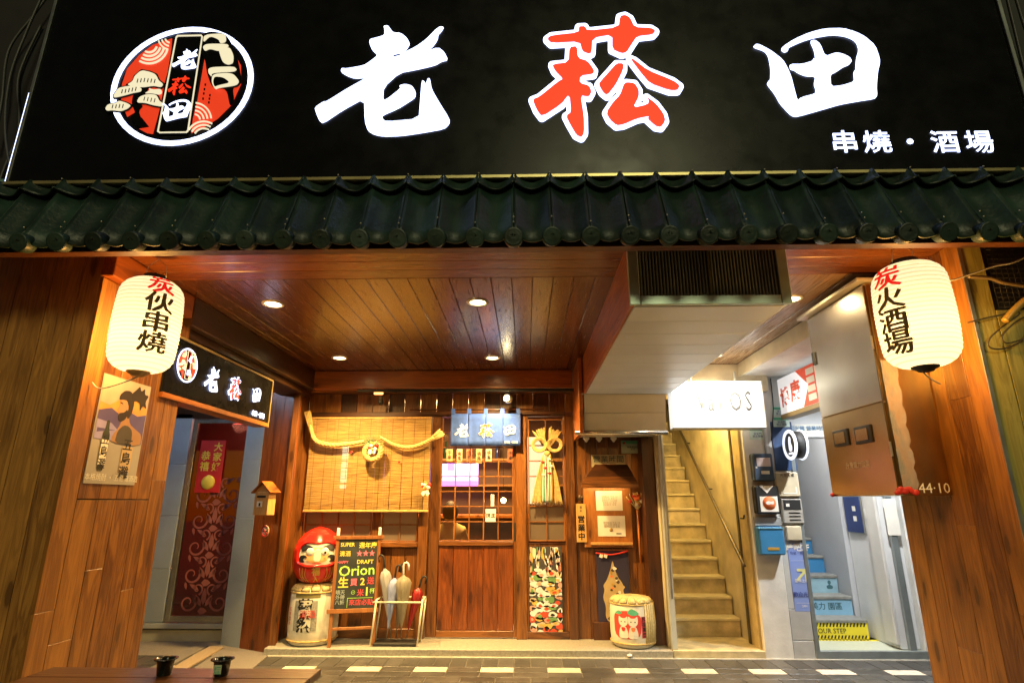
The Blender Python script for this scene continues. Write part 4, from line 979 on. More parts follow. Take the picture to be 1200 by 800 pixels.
lattice(wL, 450, 490, zp + .0, zf + .015, 2, 2, glass=FROST)
lattice(wL, 360, 436, zf + .03, ztop, 3, 4); lattice(wL, 450, 490, zf + .03, ztop, 2, 4)
box("window_stile", X_(438), X_(448), FZ - .02, FZ + .03, zp - .0, ztop, REDW, wL, .003)
box("window_rail", X_(358), X_(436.5), FZ - .016, FZ + .02, zf + .012, zf + .035, REDX, wL, .002)
box("window_rail", X_(450), X_(491), FZ - .016, FZ + .02, zf + .012, zf + .035, REDX, wL, .002)
box("sill_rail", X_(358) + .001, X_(492) - .001, FZ - .045, FZ + .06, zp - .055, zp - .008, REDX, fac, .004)
def boards(par, a, b, z0, z1, n, mt, y=FZ, name="board"):
    xs = np.linspace(X_(a), X_(b), n + 1)
    for i in range(n): box(name, xs[i] + .0015, xs[i + 1] - .0015, y - .004 + random.uniform(-.002, .002), y + .03, z0, z1, mt, par, .0025)
boards(fac, 358, 492, PZ + .09, zp - .057, 9, REDW)
box("bottom_rail", X_(358) + .001, X_(492) - .001, FZ - .03, FZ + .05, PZ + .001, PZ + .088, REDX, fac, .003)
# right hand narrow window and panel
wR = thing("lattice_window", "narrow lattice window right of the sliding door, behind the straw new year wreath", "window", (X_(640), FZ, zp), "lattice windows beside the door")
zr = [Z_(v) for v in (633, 611, 593, 558, 540, 522, 492)]
def colr(par, a, b, zs, nc, glassf):
    for j in range(len(zs) - 1): lattice(par, a, b, zs[j], zs[j + 1], nc, 1, glass=glassf(j))
colr(wR, 620, 661, zr, 2, lambda j: FROST if j < 2 else GLASS)
box("stile", X_(617) + .001, X_(619), FZ - .02, FZ + .03, PZ + .07, ztop, REDW, wR, .002)
box("stile", X_(662), X_(664) - .001, FZ - .02, FZ + .03, PZ + .07, ztop, REDW, wR, .002)
boards(fac, 617.3, 663.7, PZ + .07, zp - .02, 3, REDW, FZ + .012)
box("bottom_rail", X_(617) + .002, X_(664) - .002, FZ - .03, FZ + .05, PZ + .001, PZ + .068, REDX, fac, .003)
boards(fac, 674.2, 770, PZ + .001, ZH - .002, 7, REDW, FZ)
box("dark_return", X_(750), 1.31, FZ - .25, FZ - .008, PZ, 2.0, DARKW, fac, .003)
box("corner_post", 1.325, 1.375, 5.80, 5.86, PZ + .001, ZC - .28, plain("pale_grey_strip", (.46, .48, .46), .4, noise=.08), fac, .003)
box("kick_box", X_(690), X_(716), FZ - .05, FZ - .008, PZ + .001, PZ + .16, DARKW, fac, .003)

# sliding door
door = thing("sliding_door", "timber sliding door with a five pane wide lattice above upright planks, under the blue curtain", "door", (X_(554), FZ, PZ))
dz = [Z_(v) for v in (633, 611, 593, 575.5, 558, 540.6, 523.7, 506, 489)]

for j in range(len(dz) - 1): lattice(door, 516, 601, dz[j], dz[j + 1], 5, 1, y=FZ + .01)
box("door_stile", X_(504) + .001, X_(515.5), FZ - .015, FZ + .035, PZ + .012, ztop, REDW, door, .003)
box("door_stile", X_(601.8), X_(605) - .001, FZ - .015, FZ + .035, PZ + .012, ztop, REDW, door, .003)
box("door_rail", X_(515.8), X_(601.5), FZ - .014, FZ + .034, zp - .04, dz[0] - .008, REDX, door, .003)
box("door_rail", X_(515.8), X_(601.5), FZ - .014, FZ + .034, PZ + .012, PZ + .07, REDX, door, .003)
boards(door, 515.9, 601.4, PZ + .072, zp - .042, 5, wood("door_planks", (.075, .016, .003), (.28, .072, .012), 'Z', .34, coat=.2), FZ + .008, "plank")
box("finger_pull", X_(602.2), X_(604.5), FZ - .018, FZ - .0155, .98, 1.16, SOOT, door, .001)
q = P(575, 602, Y=FZ - .0)
hs = thing("hanging_door_tag", "small white tag with a slip of paper hung on the door lattice", "tag", P(575, 600, Y=FZ - .02))
box("tag_card", P(569, 600, Y=FZ - .02).x, P(581, 600, Y=FZ - .02).x, FZ - .02, FZ - .016, Z_(611), Z_(596), PAPER, hs, .001)
box("tag_strip", P(575, 600, Y=FZ - .02).x, P(579, 600, Y=FZ - .02).x, FZ - .021, FZ - .017, Z_(593), Z_(579), WHITEPL, hs, .001)
text("tag_lettering", "請進", .05, plane_map((P(575, 604, Y=FZ).x, FZ - .0215, Z_(604)), (1, 0, 0), (0, 0, 1)), INK, hs, 0, .0005)

# ---------------------------------------------------------------- door curtain
YN = FZ - .12
nr = thing("door_curtain", "short indigo noren curtain with white and orange characters over the door", "curtain", (P(569, 500, Y=YN).x, YN, P(569, 483, Y=YN).z))
nx0, nx1 = P(528, 500, Y=YN).x, P(610, 500, Y=YN).x; nz1, nz0 = P(569, 484.5, Y=YN).z, P(569, 522, Y=YN).z
NW = nx1 - nx0
def nfold(u, v): return .010 * math.sin(u * 21 + 1.2) * (.35 + .65 * v) + .004 * math.sin(u * 47) * v
for k in range(4):
    ua, ub = k / 4 + .0025, (k + 1) / 4 - .0025
    m_ = MB(); N, M = 12, 6; vs = []
    for side in (0, .003):
        for j in range(M + 1):
            for i in range(N + 1):
                u = ua + (ub - ua) * i / N; v = j / M
                vs.append((nx0 + NW * u, YN + nfold(u, v) + side, nz1 + (nz0 - nz1) * v))
    fs_ = []; st = (N + 1) * (M + 1)
    for j in range(M):
        for i in range(N):
            a = j * (N + 1) + i; fs_.append((a, a + 1, a + N + 2, a + N + 1)); fs_.append((a + st, a + st + N + 1, a + st + N + 2, a + st + 1))
    for i in range(N): fs_.append((i, i + st, i + 1 + st, i + 1)); b = M * (N + 1) + i; fs_.append((b, b + 1, b + 1 + st, b + st))
    for j in range(M): a = j * (N + 1); fs_.append((a, a + N + 1, a + N + 1 + st, a + st)); a += N; fs_.append((a, a + st, a + N + 1 + st, a + N + 1))
    m_.add(vs, fs_, True); m_.build("cloth_panel", NAVY, nr)
for k in range(5):
    u = [.03, .26, .5, .74, .97][k]; x = nx0 + NW * u
    box("hanging_loop", x - .022, x + .022, YN - .004, YN + .02, nz1 - .002, nz1 + .055, NAVY, nr, .003)
m_ = MB(); m_.tube([(P(480, 481, Y=YN).x, YN + .008, nz1 + .045), (P(637, 481, Y=YN).x, YN + .008, nz1 + .045)], .009, 8); m_.build("curtain_rod", DARKX, nr)
def nmap(cx, cz, s):
    def f(x, y, z):
        X = cx + x * s; u = (X - nx0) / NW; return Vector((X, YN + nfold(u, .5) - .006 - z, cz + y * s))
    return f
ORC = plain("orange_red_dye", (.80, .15, .03), .8)
for U, px, mt, s in ((U_lao, 541, CLOTHW, .145), (U_songw, 570, CLOTHW, .165), (U_tian, 597, CLOTHW, .115)):
    q = P(px, 504, Y=YN); shape("curtain_character", U, nmap(q.x, q.z, s), mt, nr, .002)
q = P(570, 504, Y=YN); me_f = nmap(q.x, q.z, .158)
shape("curtain_character", U_songr, lambda x, y, z: me_f(x, y, z) + Vector((0, -.003, 0)), ORC, nr, .002)
q = P(599, 518, Y=YN); text("curtain_small_lettering", "串燒・酒場", .028, nmap(q.x, q.z, 1), CLOTHW, nr, .01, .001)

# ---------------------------------------------------------------- bamboo blind
YBL = FZ - .11
bl = thing("bamboo_blind", "bamboo blind let down over the wide lattice window", "blind", (P(432, 490, Y=YBL).x, YBL, P(432, 490, Y=YBL).z))
bx0, bx1 = P(359, 560, Y=YBL).x, P(503, 560, Y=YBL).x; bz1, bz0 = P(432, 490.5, Y=YBL).z, P(432, 597, Y=YBL).z
def bamboo():
    m, n, l, b = newmat("bamboo_reeds")
    g = n.new("ShaderNodeNewGeometry"); mp = n.new("ShaderNodeMapping"); mp.inputs["Scale"].default_value = (3, 3, 120); l.new(g.outputs["Position"], mp.inputs[0])
    t = n.new("ShaderNodeTexNoise"); t.inputs["Scale"].default_value = 2.5; t.inputs["Detail"].default_value = 4; l.new(mp.outputs[0], t.inputs["Vector"])
    cr = n.new("ShaderNodeValToRGB"); cr.color_ramp.elements[0].color = (.34, .17, .035, 1); cr.color_ramp.elements[0].position = .3; cr.color_ramp.elements[1].color = (.78, .56, .20, 1); cr.color_ramp.elements[1].position = .62
    l.new(t.outputs["Fac"], cr.inputs[0]); l.new(cr.outputs[0], b.inputs["Base Color"]); b.inputs["Roughness"].default_value = .5
    tr = n.new("ShaderNodeBsdfTranslucent"); l.new(cr.outputs[0], tr.inputs[0]); ms = n.new("ShaderNodeMixShader"); ms.inputs[0].default_value = .5
    l.new(b.outputs[0], ms.inputs[1]); l.new(tr.outputs[0], ms.inputs[2]); l.new(ms.outputs[0], n["Material Output"].inputs[0]); return m
BAM = bamboo(); m_ = MB(); nsl = 110; hz = (bz1 - bz0) / nsl
for i in range(nsl):
    z = bz0 + hz * (i + .5); dy = random.uniform(-.001, .001); hh = hz * random.uniform(.33, .43)
    for (a, b) in zip(np.linspace(bx0, bx1, 4)[:-1], np.linspace(bx0, bx1, 4)[1:]):
        j0, j1 = random.uniform(-.0008, .0008), random.uniform(-.0008, .0008)
        m_.prism([(a, YBL + dy, z - hh + j0), (b, YBL + dy, z - hh + j1), (b, YBL + dy, z + hh + j1), (a, YBL + dy, z + hh + j0)], (0, .003, 0))
m_.build("bamboo_slats", BAM, bl)["kind"] = "stuff"
for i in range(11):
    x = bx0 + (bx1 - bx0) * (i + .5) / 11; m_ = MB(); m_.tube([(x, YBL - .002, bz0), (x, YBL - .002, bz1)], .0022, 5); m_.build("binding_thread", plain("blind_thread", (.20, .10, .03), .7), bl)
box("bottom_batten", bx0 - .004, bx1 + .004, YBL - .006, YBL + .008, bz0 - .022, bz0 - .001, LIGHTW, bl, .003)
box("top_batten", bx0 - .004, bx1 + .004, YBL - .006, YBL + .008, bz1 + .001, bz1 + .018, LIGHTW, bl, .003)

# ---------------------------------------------------------------- shimenawa rope, wreath, ornaments
YR = FZ - .17
rope = thing("twisted_straw_rope", "twisted straw new year rope swagged in front of the bamboo blind", "rope", P(432, 520, Y=YR))
def twist(path, r0, turns, mt, name, nst=3):
    pts = bez([P(a, b, Y=YR) for a, b in path], 60)
    for s in range(nst):
        m_ = MB(); q = []; rs = []
        for i, p in enumerate(pts):
            u = i / (len(pts) - 1); a = turns * 2 * math.pi * u + s * 2 * math.pi / nst; th = r0 * (.75 + .5 * u if path[0][0] > 430 else 1.25 - .5 * u)
            q.append(p + Vector((0, math.cos(a) * th * .55, math.sin(a) * th * .55))); rs.append(th * .62)
        m_.tube(q, rs, 7); m_.build(name, mt, rope)
twist([(364, 500), (370, 516), (388, 521), (408, 520), (426, 517)], .023, 6, STRAW, "rope_strand")
twist([(446, 512), (462, 521), (480, 524), (497, 519), (508, 513)], .019, 6, STRAW, "rope_strand")
def tuft(px0, px1, r0, r1, n=26):
    a = P(*px0, Y=YR); b = P(*px1, Y=YR); m_ = MB(); d = (b - a).normalized(); u = d.cross(Vector((0, 1, 0))).normalized(); w_ = Vector((0, 1, 0))
    for i in range(n):
        an = random.random() * 6.28; rr_ = random.random() ** .5
        o_ = u * math.cos(an) * rr_ + w_ * math.sin(an) * rr_ * .6
        m_.tube([a + o_ * r0, a.lerp(b, .5) + o_ * (r0 + r1) * .5, b + o_ * r1 + d * random.uniform(-.01, .01)], [.006, .006, .004], 5)
    m_.build("straw_tuft", STRAW, rope)
tuft((365, 503), (361, 482), .022, .042); tuft((505, 515), (518, 506), .020, .045)
wr = thing("straw_wreath", "straw wreath with pine sprigs and red paper ornaments at the middle of the rope", "wreath", P(437, 525, Y=YR - .03))
c = P(437, 529, Y=YR - .04)
for s in range(3):
    m_ = MB(); q = []
    for i in range(49):
        a = i / 48 * 2 * math.pi; b = a * 6 + s * 2.094; rr_ = .082 + .014 * math.cos(b); q.append(c + Vector((rr_ * math.sin(a), .014 * math.sin(b), -rr_ * math.cos(a))))
    m_.tube(q, .018, 6); m_.build("wreath_strand", STRAW, wr)
m_ = MB()
for i in range(70):
    a = random.uniform(-1.5, 1.5); b = c + Vector((0, -.02, .06)); l_ = random.uniform(.06, .13)
    m_.tube([b, b + Vector((math.sin(a) * l_, random.uniform(-.02, .02), math.cos(a) * l_ * .8))], [.003, .0015], 4)
m_.build("pine_sprigs", plain("pine_green", (.03, .09, .03), .6), wr)
for i in range(9):
    a = i * 2.4; rr_ = .012 + .0045 * i
    m_ = MB(); m_.sphere(c + Vector((rr_ * math.cos(a), -.035, .045 + rr_ * math.sin(a) * 1.1)), .014 + .004 * (i % 3), 8, 6, (1, .6, 1)); m_.build("ornament", [REDM, PAPER, GOLD, ORANGEP][i % 4], wr)
box("ornament_card", c.x - .035, c.x - .005, c.y - .045, c.y - .04, c.z - .03, c.z + .02, PAPER, wr, .001)
box("ornament_card", c.x + .01, c.x + .035, c.y - .045, c.y - .04, c.z - .025, c.z + .01, PAPER, wr, .001)
def charm(name, lab, px, py, s, Y, cols, tails=True, grp=None):
    c = P(px, py, Y=Y); t = thing(name, lab, "ornament", c, grp)
    for i in range(10):
        a = i * 2.4; rr_ = s * .13 * math.sqrt(i)
        m_ = MB(); m_.sphere(c + Vector((rr_ * math.cos(a), -.01, rr_ * math.sin(a))), s * (.14 + .05 * (i % 3)), 8, 6, (1, .5, 1)); m_.build("bead", cols[i % len(cols)], t)
    if tails:
        for sx in (-1, 1):
            m_ = MB(); m_.prism([c + Vector((sx * s * .1, -.012, -s * .3)), c + Vector((sx * s * .45, -.012, -s * .75)), c + Vector((sx * s * .2, -.012, -s * 1.05)), c + Vector((-sx * s * .02, -.012, -s * .65))], (0, .003, 0)); m_.build("paper_tail", PAPER, t)
    return t
charm("new_year_charm", "red and white new year charm hung at the right edge of the bamboo blind", 499, 569, .10, YR, [REDM, PAPER, ORANGEP, GOLD])
t = charm("small_charm", "tiny red charm on the blind left of the straw wreath", 412, 530, .032, YBL - .01, [REDM, INK], False)
t = charm("small_charm", "tiny dark red charm on the blind right of the straw wreath", 468, 541, .026, YBL - .01, [REDM], False)
# straw ornament on the right window
so = thing("straw_bow_ornament", "tall straw new year bow with green and red cords hung before the narrow window", "ornament", P(640, 520, Y=FZ - .06))
YO = FZ - .06
def pt(px, py, dy=0): return P(px, py, Y=YO + dy)
for s in (-1, 1):
    for k, (w1, col_) in enumerate([(0, STRAW), (4, STRAW), (8, STRAW)]):
            cq = pt(641 + s * 9, 521); rr_ = .058 + .010 * k
            m_ = MB(); m_.tube([cq + Vector((rr_ * math.cos(a), -.004 * k, rr_ * .95 * math.sin(a))) for a in np.linspace(0, 6.2832, 25)], .010, 6, False); m_.build("straw_loop", col_, so)
    m_ = MB()
    for i in range(14):
        u = i / 13; m_.tube([pt(641 + s * (2 + 3 * u), 522, .004), pt(641 + s * (3 + 14 * u), 500 + 6 * u + random.uniform(-2, 2), .004)], .005, 5)
    m_.build("straw_fan", STRAW, so)
    m_ = MB()
    for i in range(16):
        u = i / 15; m_.tube(bez([pt(641 + s * (1 + 3 * u), 532, -.004), pt(641 + s * (3 + 9 * u), 560, -.01 * u), pt(641 + s * (2 + 16 * u), 590 + random.uniform(-2, 2), -.005)], 8), .006, 5)
    m_.build("straw_tail", STRAW, so)
for k in range(4):
    for s in (-1, 1):
        m_ = MB(); m_.tube(bez([pt(641 + s * (1 + k), 532, -.018), pt(641 + s * (1.5 + k * 1.6), 560, -.024), pt(641 + s * (1 + k * 1.9), 588, -.022)], 8), .006, 5); m_.build("cord_tail", [PAPER, GREENP, PAPER, GOLD][k], so)
m_ = MB(); m_.sphere(pt(641, 531, -.02), .030, 12, 8, (1.1, .6, 1)); m_.build("knot", STRAW, so)
for i, (dx, dy) in enumerate(((-5, 541), (3, 538), (-2, 548), (5, 546), (3, 554), (-4, 556))):
    m_ = MB(); m_.sphere(pt(641 + dx, dy, -.03), .016, 8, 6, (1.2, .5, .8)); m_.build("ribbon_knot", [REDM, PAPER][i % 2], so)

# ---------------------------------------------------------------- cloth print under the narrow window
pc = thing("fish_print_cloth", "printed cloth crowded with small dishes, fish and cats, on the panel under the narrow window", "banner", (X_(640), FZ - .02, PZ + .1))
cx0, cx1, cz0, cz1 = P(620, 690, Y=FZ - .02).x, P(659, 690, Y=FZ - .02).x, P(640, 741, Y=FZ - .02).z, P(640, 640, Y=FZ - .02).z
box("cloth", cx0, cx1, FZ - .022, FZ - .018, cz0, cz1, plain("print_ground", (.055, .05, .05), .8), pc, .0005)
rg = random.Random(5); cols = [CLOTHW, CLOTHW, CLOTHW, plain("print_straw", (.70,.62,.45), .8), CLOTHW, plain("print_red", (.62, .07, .03), .8), plain("print_pink", (.68, .36, .28), .8), plain("print_ochre", (.65, .42, .10), .8), plain("print_green", (.16, .34, .12), .8), CLOTHW, plain("print_beige", (.62, .50, .34), .8)]
CW_, CH_ = cx1 - cx0, cz1 - cz0
k = 0
for r_ in range(17):
    for c_ in range(5):
        k += 1
        ux = (c_ + .5 + rg.uniform(-.35, .35)) / 5; uy = (r_ + .5 + rg.uniform(-.35, .35)) / 17
        n = rg.choice([5, 6, 8, 10]); rx, rz_ = CW_ * rg.uniform(.11, .19), CH_ * rg.uniform(.03, .055)
        if uy > .72: rx *= .45; rz_ *= 2.1
        a0 = rg.random() * 3
        pts = [(max(.005, min(CW_ - .005, ux * CW_ + rx * rg.uniform(.65, 1.1) * math.cos(a0 + 2 * math.pi * i / n))), max(.005, min(CH_ - .005, uy * CH_ + rz_ * rg.uniform(.65, 1.1) * math.sin(a0 + 2 * math.pi * i / n)))) for i in range(n)]
        cm_ = rg.choice(cols)
        f = (lambda d: lambda x, y, z: Vector((cx0 + x, FZ - .0225 - d - z, cz0 + y)))
        shape("printed_dish", [rnd(pts, 1)], f(.0008 + .0003 * (k % 5)), cm_, pc, .0005)
        if k % 2: shape("printed_dish_detail", [[(ux * CW_ + (x - ux * CW_) * .45, uy * CH_ + (y - uy * CH_) * .45) for x, y in pts]], f(.0032), rg.choice([MATS["print_red"], MATS["print_pink"], MATS["print_ochre"], INK, MATS["print_green"]]), pc, .0005)

# ---------------------------------------------------------------- menu board with its little roof
YM = FZ - .03
mbd = thing("menu_board", "lit wooden menu board under a small shingled roof, two sheets pinned on it", "notice board", (P(714, 600, Y=YM).x, YM, P(714, 640, Y=YM).z))
mx0, mx1 = P(684, 600, Y=YM).x, P(740, 600, Y=YM).x; mz0, mz1 = P(714, 641, Y=YM).z, P(714, 566, Y=YM).z
box("back_board", mx0, mx1, YM - .01, YM + .01, mz0, mz1, wood("menu_wood", (.20, .06, .012), (.44, .17, .035), 'Z', .4), mbd, .003)
box("lower_ledge", mx0 + .06, mx1 - .01, YM - .05, YM - .011, P(714, 638, Y=YM).z, P(714, 635, Y=YM).z, LIGHTW, mbd, .003)
for i, (a, b, c_, d) in enumerate(((699, 730, 575, 598), (700, 732, 604, 628))):
    box("menu_sheet", P(a, 600, Y=YM - .014).x, P(b, 600, Y=YM - .014).x, YM - .014, YM - .011, P(714, d, Y=YM).z, P(714, c_, Y=YM).z, PAPER, mbd, .0005)
    zt_ = P(714, c_, Y=YM).z; hh = zt_ - P(714, d, Y=YM).z; xm = P((a + b) / 2, 600, Y=YM).x; ww = P(b, 600, Y=YM).x - P(a, 600, Y=YM).x
    text("menu_lettering", "\n".join(["雞肉串 60  牛舌 120", "豬五花 55  香菇 50", "鹽烤秋刀 150 飯糰", "生啤酒 120  梅酒", "炸豆腐 70  茶漬"][: 5 - i * 2]), .020, plane_map((xm, YM - .0148, zt_ - hh * (.5 - .06 * i)), (1, 0, 0), (0, 0, 1)), plain("faint_ink", (.35, .28, .20), .7), mbd, -.004, .0003)
m_ = MB(); q = P(716, 620.5, Y=YM); m_.lathe([(0, 0), (.018, 0), (.018, -.002), (0, -.002)], 14, (q.x, YM - .015, q.z), 'Y'); m_.build("seal", plain("tan_seal", (.45, .28, .10), .6), mbd)
q = P(725, 625, Y=YM); text("menu_footer", "老菘田", .018, plane_map((q.x, YM - .0148, q.z), (1, 0, 0), (0, 0, 1)), INK, mbd, .02, .0003)
rz0, rz1 = P(714, 568, Y=YM - .2).z, P(714, 546, Y=YM).z
ra0, ra1 = P(681, 568, Y=YM - .2).x, P(748, 568, Y=YM - .2).x; rb0, rb1 = P(697, 548, Y=YM).x, P(735, 548, Y=YM).x
for i in range(3):
    ua, ub = i / 3, (i + 1) / 3; m_ = MB()
    L_ = lambda u, s: Vector((ra0 + (rb0 - ra0) * u if s == 0 else ra1 + (rb1 - ra1) * u, YM - .20 + .18 * u, rz0 + (rz1 - rz0) * u + (.006 if True else 0)))
    m_.prism([L_(ua, 0) - Vector((0, .0, .006 * 1)), L_(ua, 1) - Vector((0, 0, .006)), L_(ub, 1), L_(ub, 0)], (0, 0, .012)); m_.build("roof_board", DARKX if i else REDX, mbd)
box("roof_fascia", ra0, ra1, YM - .212, YM - .201, rz0 - .03, rz0 + .004, REDX, mbd, .002)
m_ = MB(); m_.tube([(ra0 + .08, YM - .15, rz0 + .0), (ra1 - .12, YM - .15, rz0 + .0)], .008, 8); m_.build("light_tube", glow("menu_tube", (1, .66, .24), 26), mbd)
# vertical plate 営業中
pl = thing("open_plate", "upright wooden plate reading 営業中 left of the menu board", "sign", P(681, 612, Y=FZ - .05))
px0, px1 = P(675.5, 612, Y=FZ - .05).x, P(687, 612, Y=FZ - .05).x; pz0, pz1 = P(681, 635, Y=FZ - .05).z, P(681, 590, Y=FZ - .05).z
box("plate", px0, px1, FZ - .05, FZ - .035, pz0, pz1, LIGHTW, pl, .002)
vtext("plate_lettering", "営業中", .075, plane_map(((px0 + px1) / 2, FZ - .0505, pz0 + (pz1 - pz0) * .36), (1, 0, 0), (0, 0, 1)), INK, pl, .03, .001, 1.12)
vtext("plate_small_lettering", "炭火", .03, plane_map(((px0 + px1) / 2, FZ - .0505, pz0 + (pz1 - pz0) * .86), (1, 0, 0), (0, 0, 1)), INK, pl, .01, .001)
m_ = MB(); m_.sphere(((px0 + px1) / 2, FZ - .04, pz1 + .06), .03, 10, 7, (1, .6, 1.2)); tag(m_.build("wall_bell", plain("dark_bronze", (.10, .06, .03), .4, metal=.7)), "small dark bell fixed above the 営業中 plate", "bell")
# sign over the menu board, permit sheet, small lamps
sgn = thing("wall_plaque", "pale plaque with four characters above the menu board roof", "sign", P(714, 538, Y=FZ - .04))
a, b = P(693, 538, Y=FZ - .04).x, P(733, 538, Y=FZ - .04).x; z0_, z1_ = P(714, 547, Y=FZ - .04).z, P(714, 532.5, Y=FZ - .04).z
box("plaque_plate", a, b, FZ - .04, FZ - .03, z0_, z1_, plain("aged_plaque", (.40, .33, .20), .6), sgn, .002)
text("plaque_lettering", "營業時間", .075, plane_map(((a + b) / 2, FZ - .0405, (z0_ + z1_) / 2 + .015), (1, 0, 0), (0, 0, 1)), plain("dark_teal_ink", (.05, .08, .08), .6), sgn, .01, .001, sx=1.1)
text("plaque_small_lettering", "17:30 ~ 01:00", .028, plane_map(((a + b) / 2, FZ - .0405, z0_ + .022), (1, 0, 0), (0, 0, 1)), REDM, sgn, .0, .001)
pm_ = thing("permit_card", "pale green permit card at the upper right of the menu wall", "notice", P(741, 523, Y=FZ - .05))
a, b = P(728, 523, Y=FZ - .05).x, P(755, 523, Y=FZ - .05).x; z0_, z1_ = P(741, 531, Y=FZ - .05).z, P(741, 516, Y=FZ - .05).z
box("card", a, b, FZ - .05, FZ - .045, z0_, z1_, plain("pale_mint", (.34, .42, .36), .5), pm_, .001)
box("card_band", a + .004, b - .004, FZ - .052, FZ - .0505, z1_ - .035, z1_ - .004, GREENP, pm_, 0)
m_ = MB(); m_.lathe([(0, 0), (.014, 0), (.014, -.002), (0, -.002)], 12, (a + .03, FZ - .053, z1_ - .025), 'Y'); m_.build("seal", REDM, pm_)
text("card_lettering", "商業登記證\n許可", .024, plane_map(((a + b) / 2, FZ - .051, (z0_ + z1_) / 2 - .015), (1, 0, 0), (0, 0, 1)), INK, pm_, 0, .0005)
# three little white brackets under the roller
for i, px in enumerate((687, 702, 719)):
    q = P(px, 514, Y=FZ - .20)
    m_ = MB(); m_.lathe([(.012, .028), (.030, .022), (.034, .0), (.022, -.012), (.010, -.03), (.0, -.034)], 14, tuple(q)); o = m_.build("cup_hook_lamp", WHITEPL)
    tag(o, ["leftmost of three small white fittings under the shutter housing roller", "middle one of three small white fittings under the shutter housing roller", "rightmost of three small white fittings under the shutter housing roller"][i], "fitting", "small white fittings under the roller")
    box("stem", q.x - .006, q.x + .006, q.y - .006, q.y + .006, q.z + .026, zbm + .0, WHITEPL, o, .001)
# kumade rake ornament
rk = thing("bamboo_rake_charm", "bamboo rake charm with red and gold ornaments hung right of the menu board", "ornament", P(747, 600, Y=FZ - .05))
YK = FZ - .05; q0, q1 = P(747, 597, Y=YK), P(751, 660, Y=YK)
m_ = MB(); m_.tube([q0, q1], .011, 8); m_.build("handle", plain("red_bamboo", (.62, .20, .05), .4, noise=.2), rk)
for i in range(7):
    a = (i - 3) * .24; h = P(747, 597, Y=YK); l_ = .17
    m_ = MB(); m_.tube(bez([h, h + Vector((math.sin(a) * l_ * .6, -.01, math.cos(a) * l_ * .6)), h + Vector((math.sin(a) * l_, -.03, math.cos(a) * l_)), h + Vector((math.sin(a) * l_ * .98, -.06, math.cos(a) * l_ * .9))], 9), .006, 5); m_.build("tine", STRAW2, rk)
for i in range(16):
    a = random.random() * 6.28; r_ = random.random() ** .5 * .075; cc_ = P(746, 586, Y=YK - .035)
    m_ = MB(); m_.sphere(cc_ + Vector((r_ * math.cos(a), 0, r_ * math.sin(a))), random.uniform(.012, .022), 8, 6, (1, .5, 1)); m_.build("ornament", [REDM, GOLD, PAPER, ORANGEP, GOLD][i % 5], rk)
# dark banner with the golden figure
db = thing("dark_wall_banner", "dark navy banner with a tall gold ornament printed on it, below the menu board", "banner", P(718, 680, Y=FZ - .035))
YD = FZ - .035
a, b = P(700, 685, Y=YD).x, P(738, 685, Y=YD).x; z0_, z1_ = P(718, 731, Y=YD).z, P(718, 645, Y=YD).z
box("cloth", a, b, YD, YD + .004, z0_, z1_, DNAVY, db, .001)
box("rod", a - .01, b + .01, YD - .006, YD + .006, z1_ + .001, z1_ + .014, PINE_Y, db, .002); box("bottom_tab", a + .01, b - .08, YD - .006, YD - .002, z0_ - .012, z0_ + .006, LIGHTW, db, .001)
m_ = MB(); m_.tube(bez([Vector((a - .005, YD - .01, z1_ - .02)), Vector(((a + b) / 2, YD - .012, z1_ - .035)), Vector((b + .0, YD - .01, z1_ + .0))], 10), .008, 6); m_.build("red_cord", REDM, db)
for s in (0, 1): box("paper_streamer", a + .03 + .045 * s, a + .065 + .045 * s, YD - .018, YD - .014, z1_ - .065, z1_ - .03, PAPER, db, .001, (0, R(20), 0))
GP = plain("pale_gold_print", (.50, .38, .19), .6); BW, BH = b - a, z1_ - z0_
fb = lambda d: (lambda x, y, z: Vector((a + x * BW, YD - d - z, z0_ + y * BH)))
fig = rnd([(.50,.88),(.56,.74),(.66,.62),(.74,.58),(.80,.52),(.86,.50),(.78,.46),(.84,.38),(.86,.24),(.76,.20),(.78,.08),(.62,.03),(.30,.03),(.22,.10),(.24,.24),(.16,.36),(.22,.46),(.18,.52),(.28,.58),(.36,.66),(.44,.76)], 2)
shape("printed_figure", [fig], fb(.001), GP, db, .0006)
rg = random.Random(3)
for i in range(26):
    cy = .08 + .70 * (i / 26); wd = .26 * (1 - cy) + .08
    cxx = .5 + rg.uniform(-wd, wd); s_ = rg.uniform(.03, .055); pts = [(cxx + s_ * 1.5 * math.cos(k) * rg.uniform(.5, 1), cy + s_ * .6 * math.sin(k) * rg.uniform(.6, 1)) for k in np.arange(0, 6.28, .9)]
    shape("printed_detail", [pts], fb(.0020 + .0004 * (i % 3)), [plain("print_dark_brown", (.08, .05, .03), .6), PAPER, MATS["print_dark_brown"], ORANGEP, MATS["print_dark_brown"], GOLD][i % 6], db, .0005)

# ---------------------------------------------------------------- sliver poster beside the corner column
sp_ = thing("fuji_poster", "narrow dark blue and red painted strip between the corner column and the blind", "poster", P(349, 550, Y=6.19))
a, b = -2.37 + .004, X_(343) - .002; zt_, z2_, z3_, z4_ = P(345, 507, Y=6.19).z, P(345, 565, Y=6.19).z, P(345, 590, Y=6.19).z, P(345, 598, Y=6.19).z
a = P(336, 560, Y=6.17).x
box("backing", a, X_(343) - .001, 6.19, 6.20, z4_, zt_, plain("poster_dusk_blue", (.10, .12, .20), .5, noise=.5, scale=12), sp_, .001)
ff = lambda x, y, z: Vector((a + x * (X_(343) - .001 - a), 6.1895 - z, y))
shape("printed_red_slope", [[(0, z3_), (1, z3_ - .04), (1, z2_ + .06), (.6, z2_ + .03), (0, z2_ - .06)]], ff, plain("print_vermilion", (.62, .10, .03), .6), sp_, .0008)
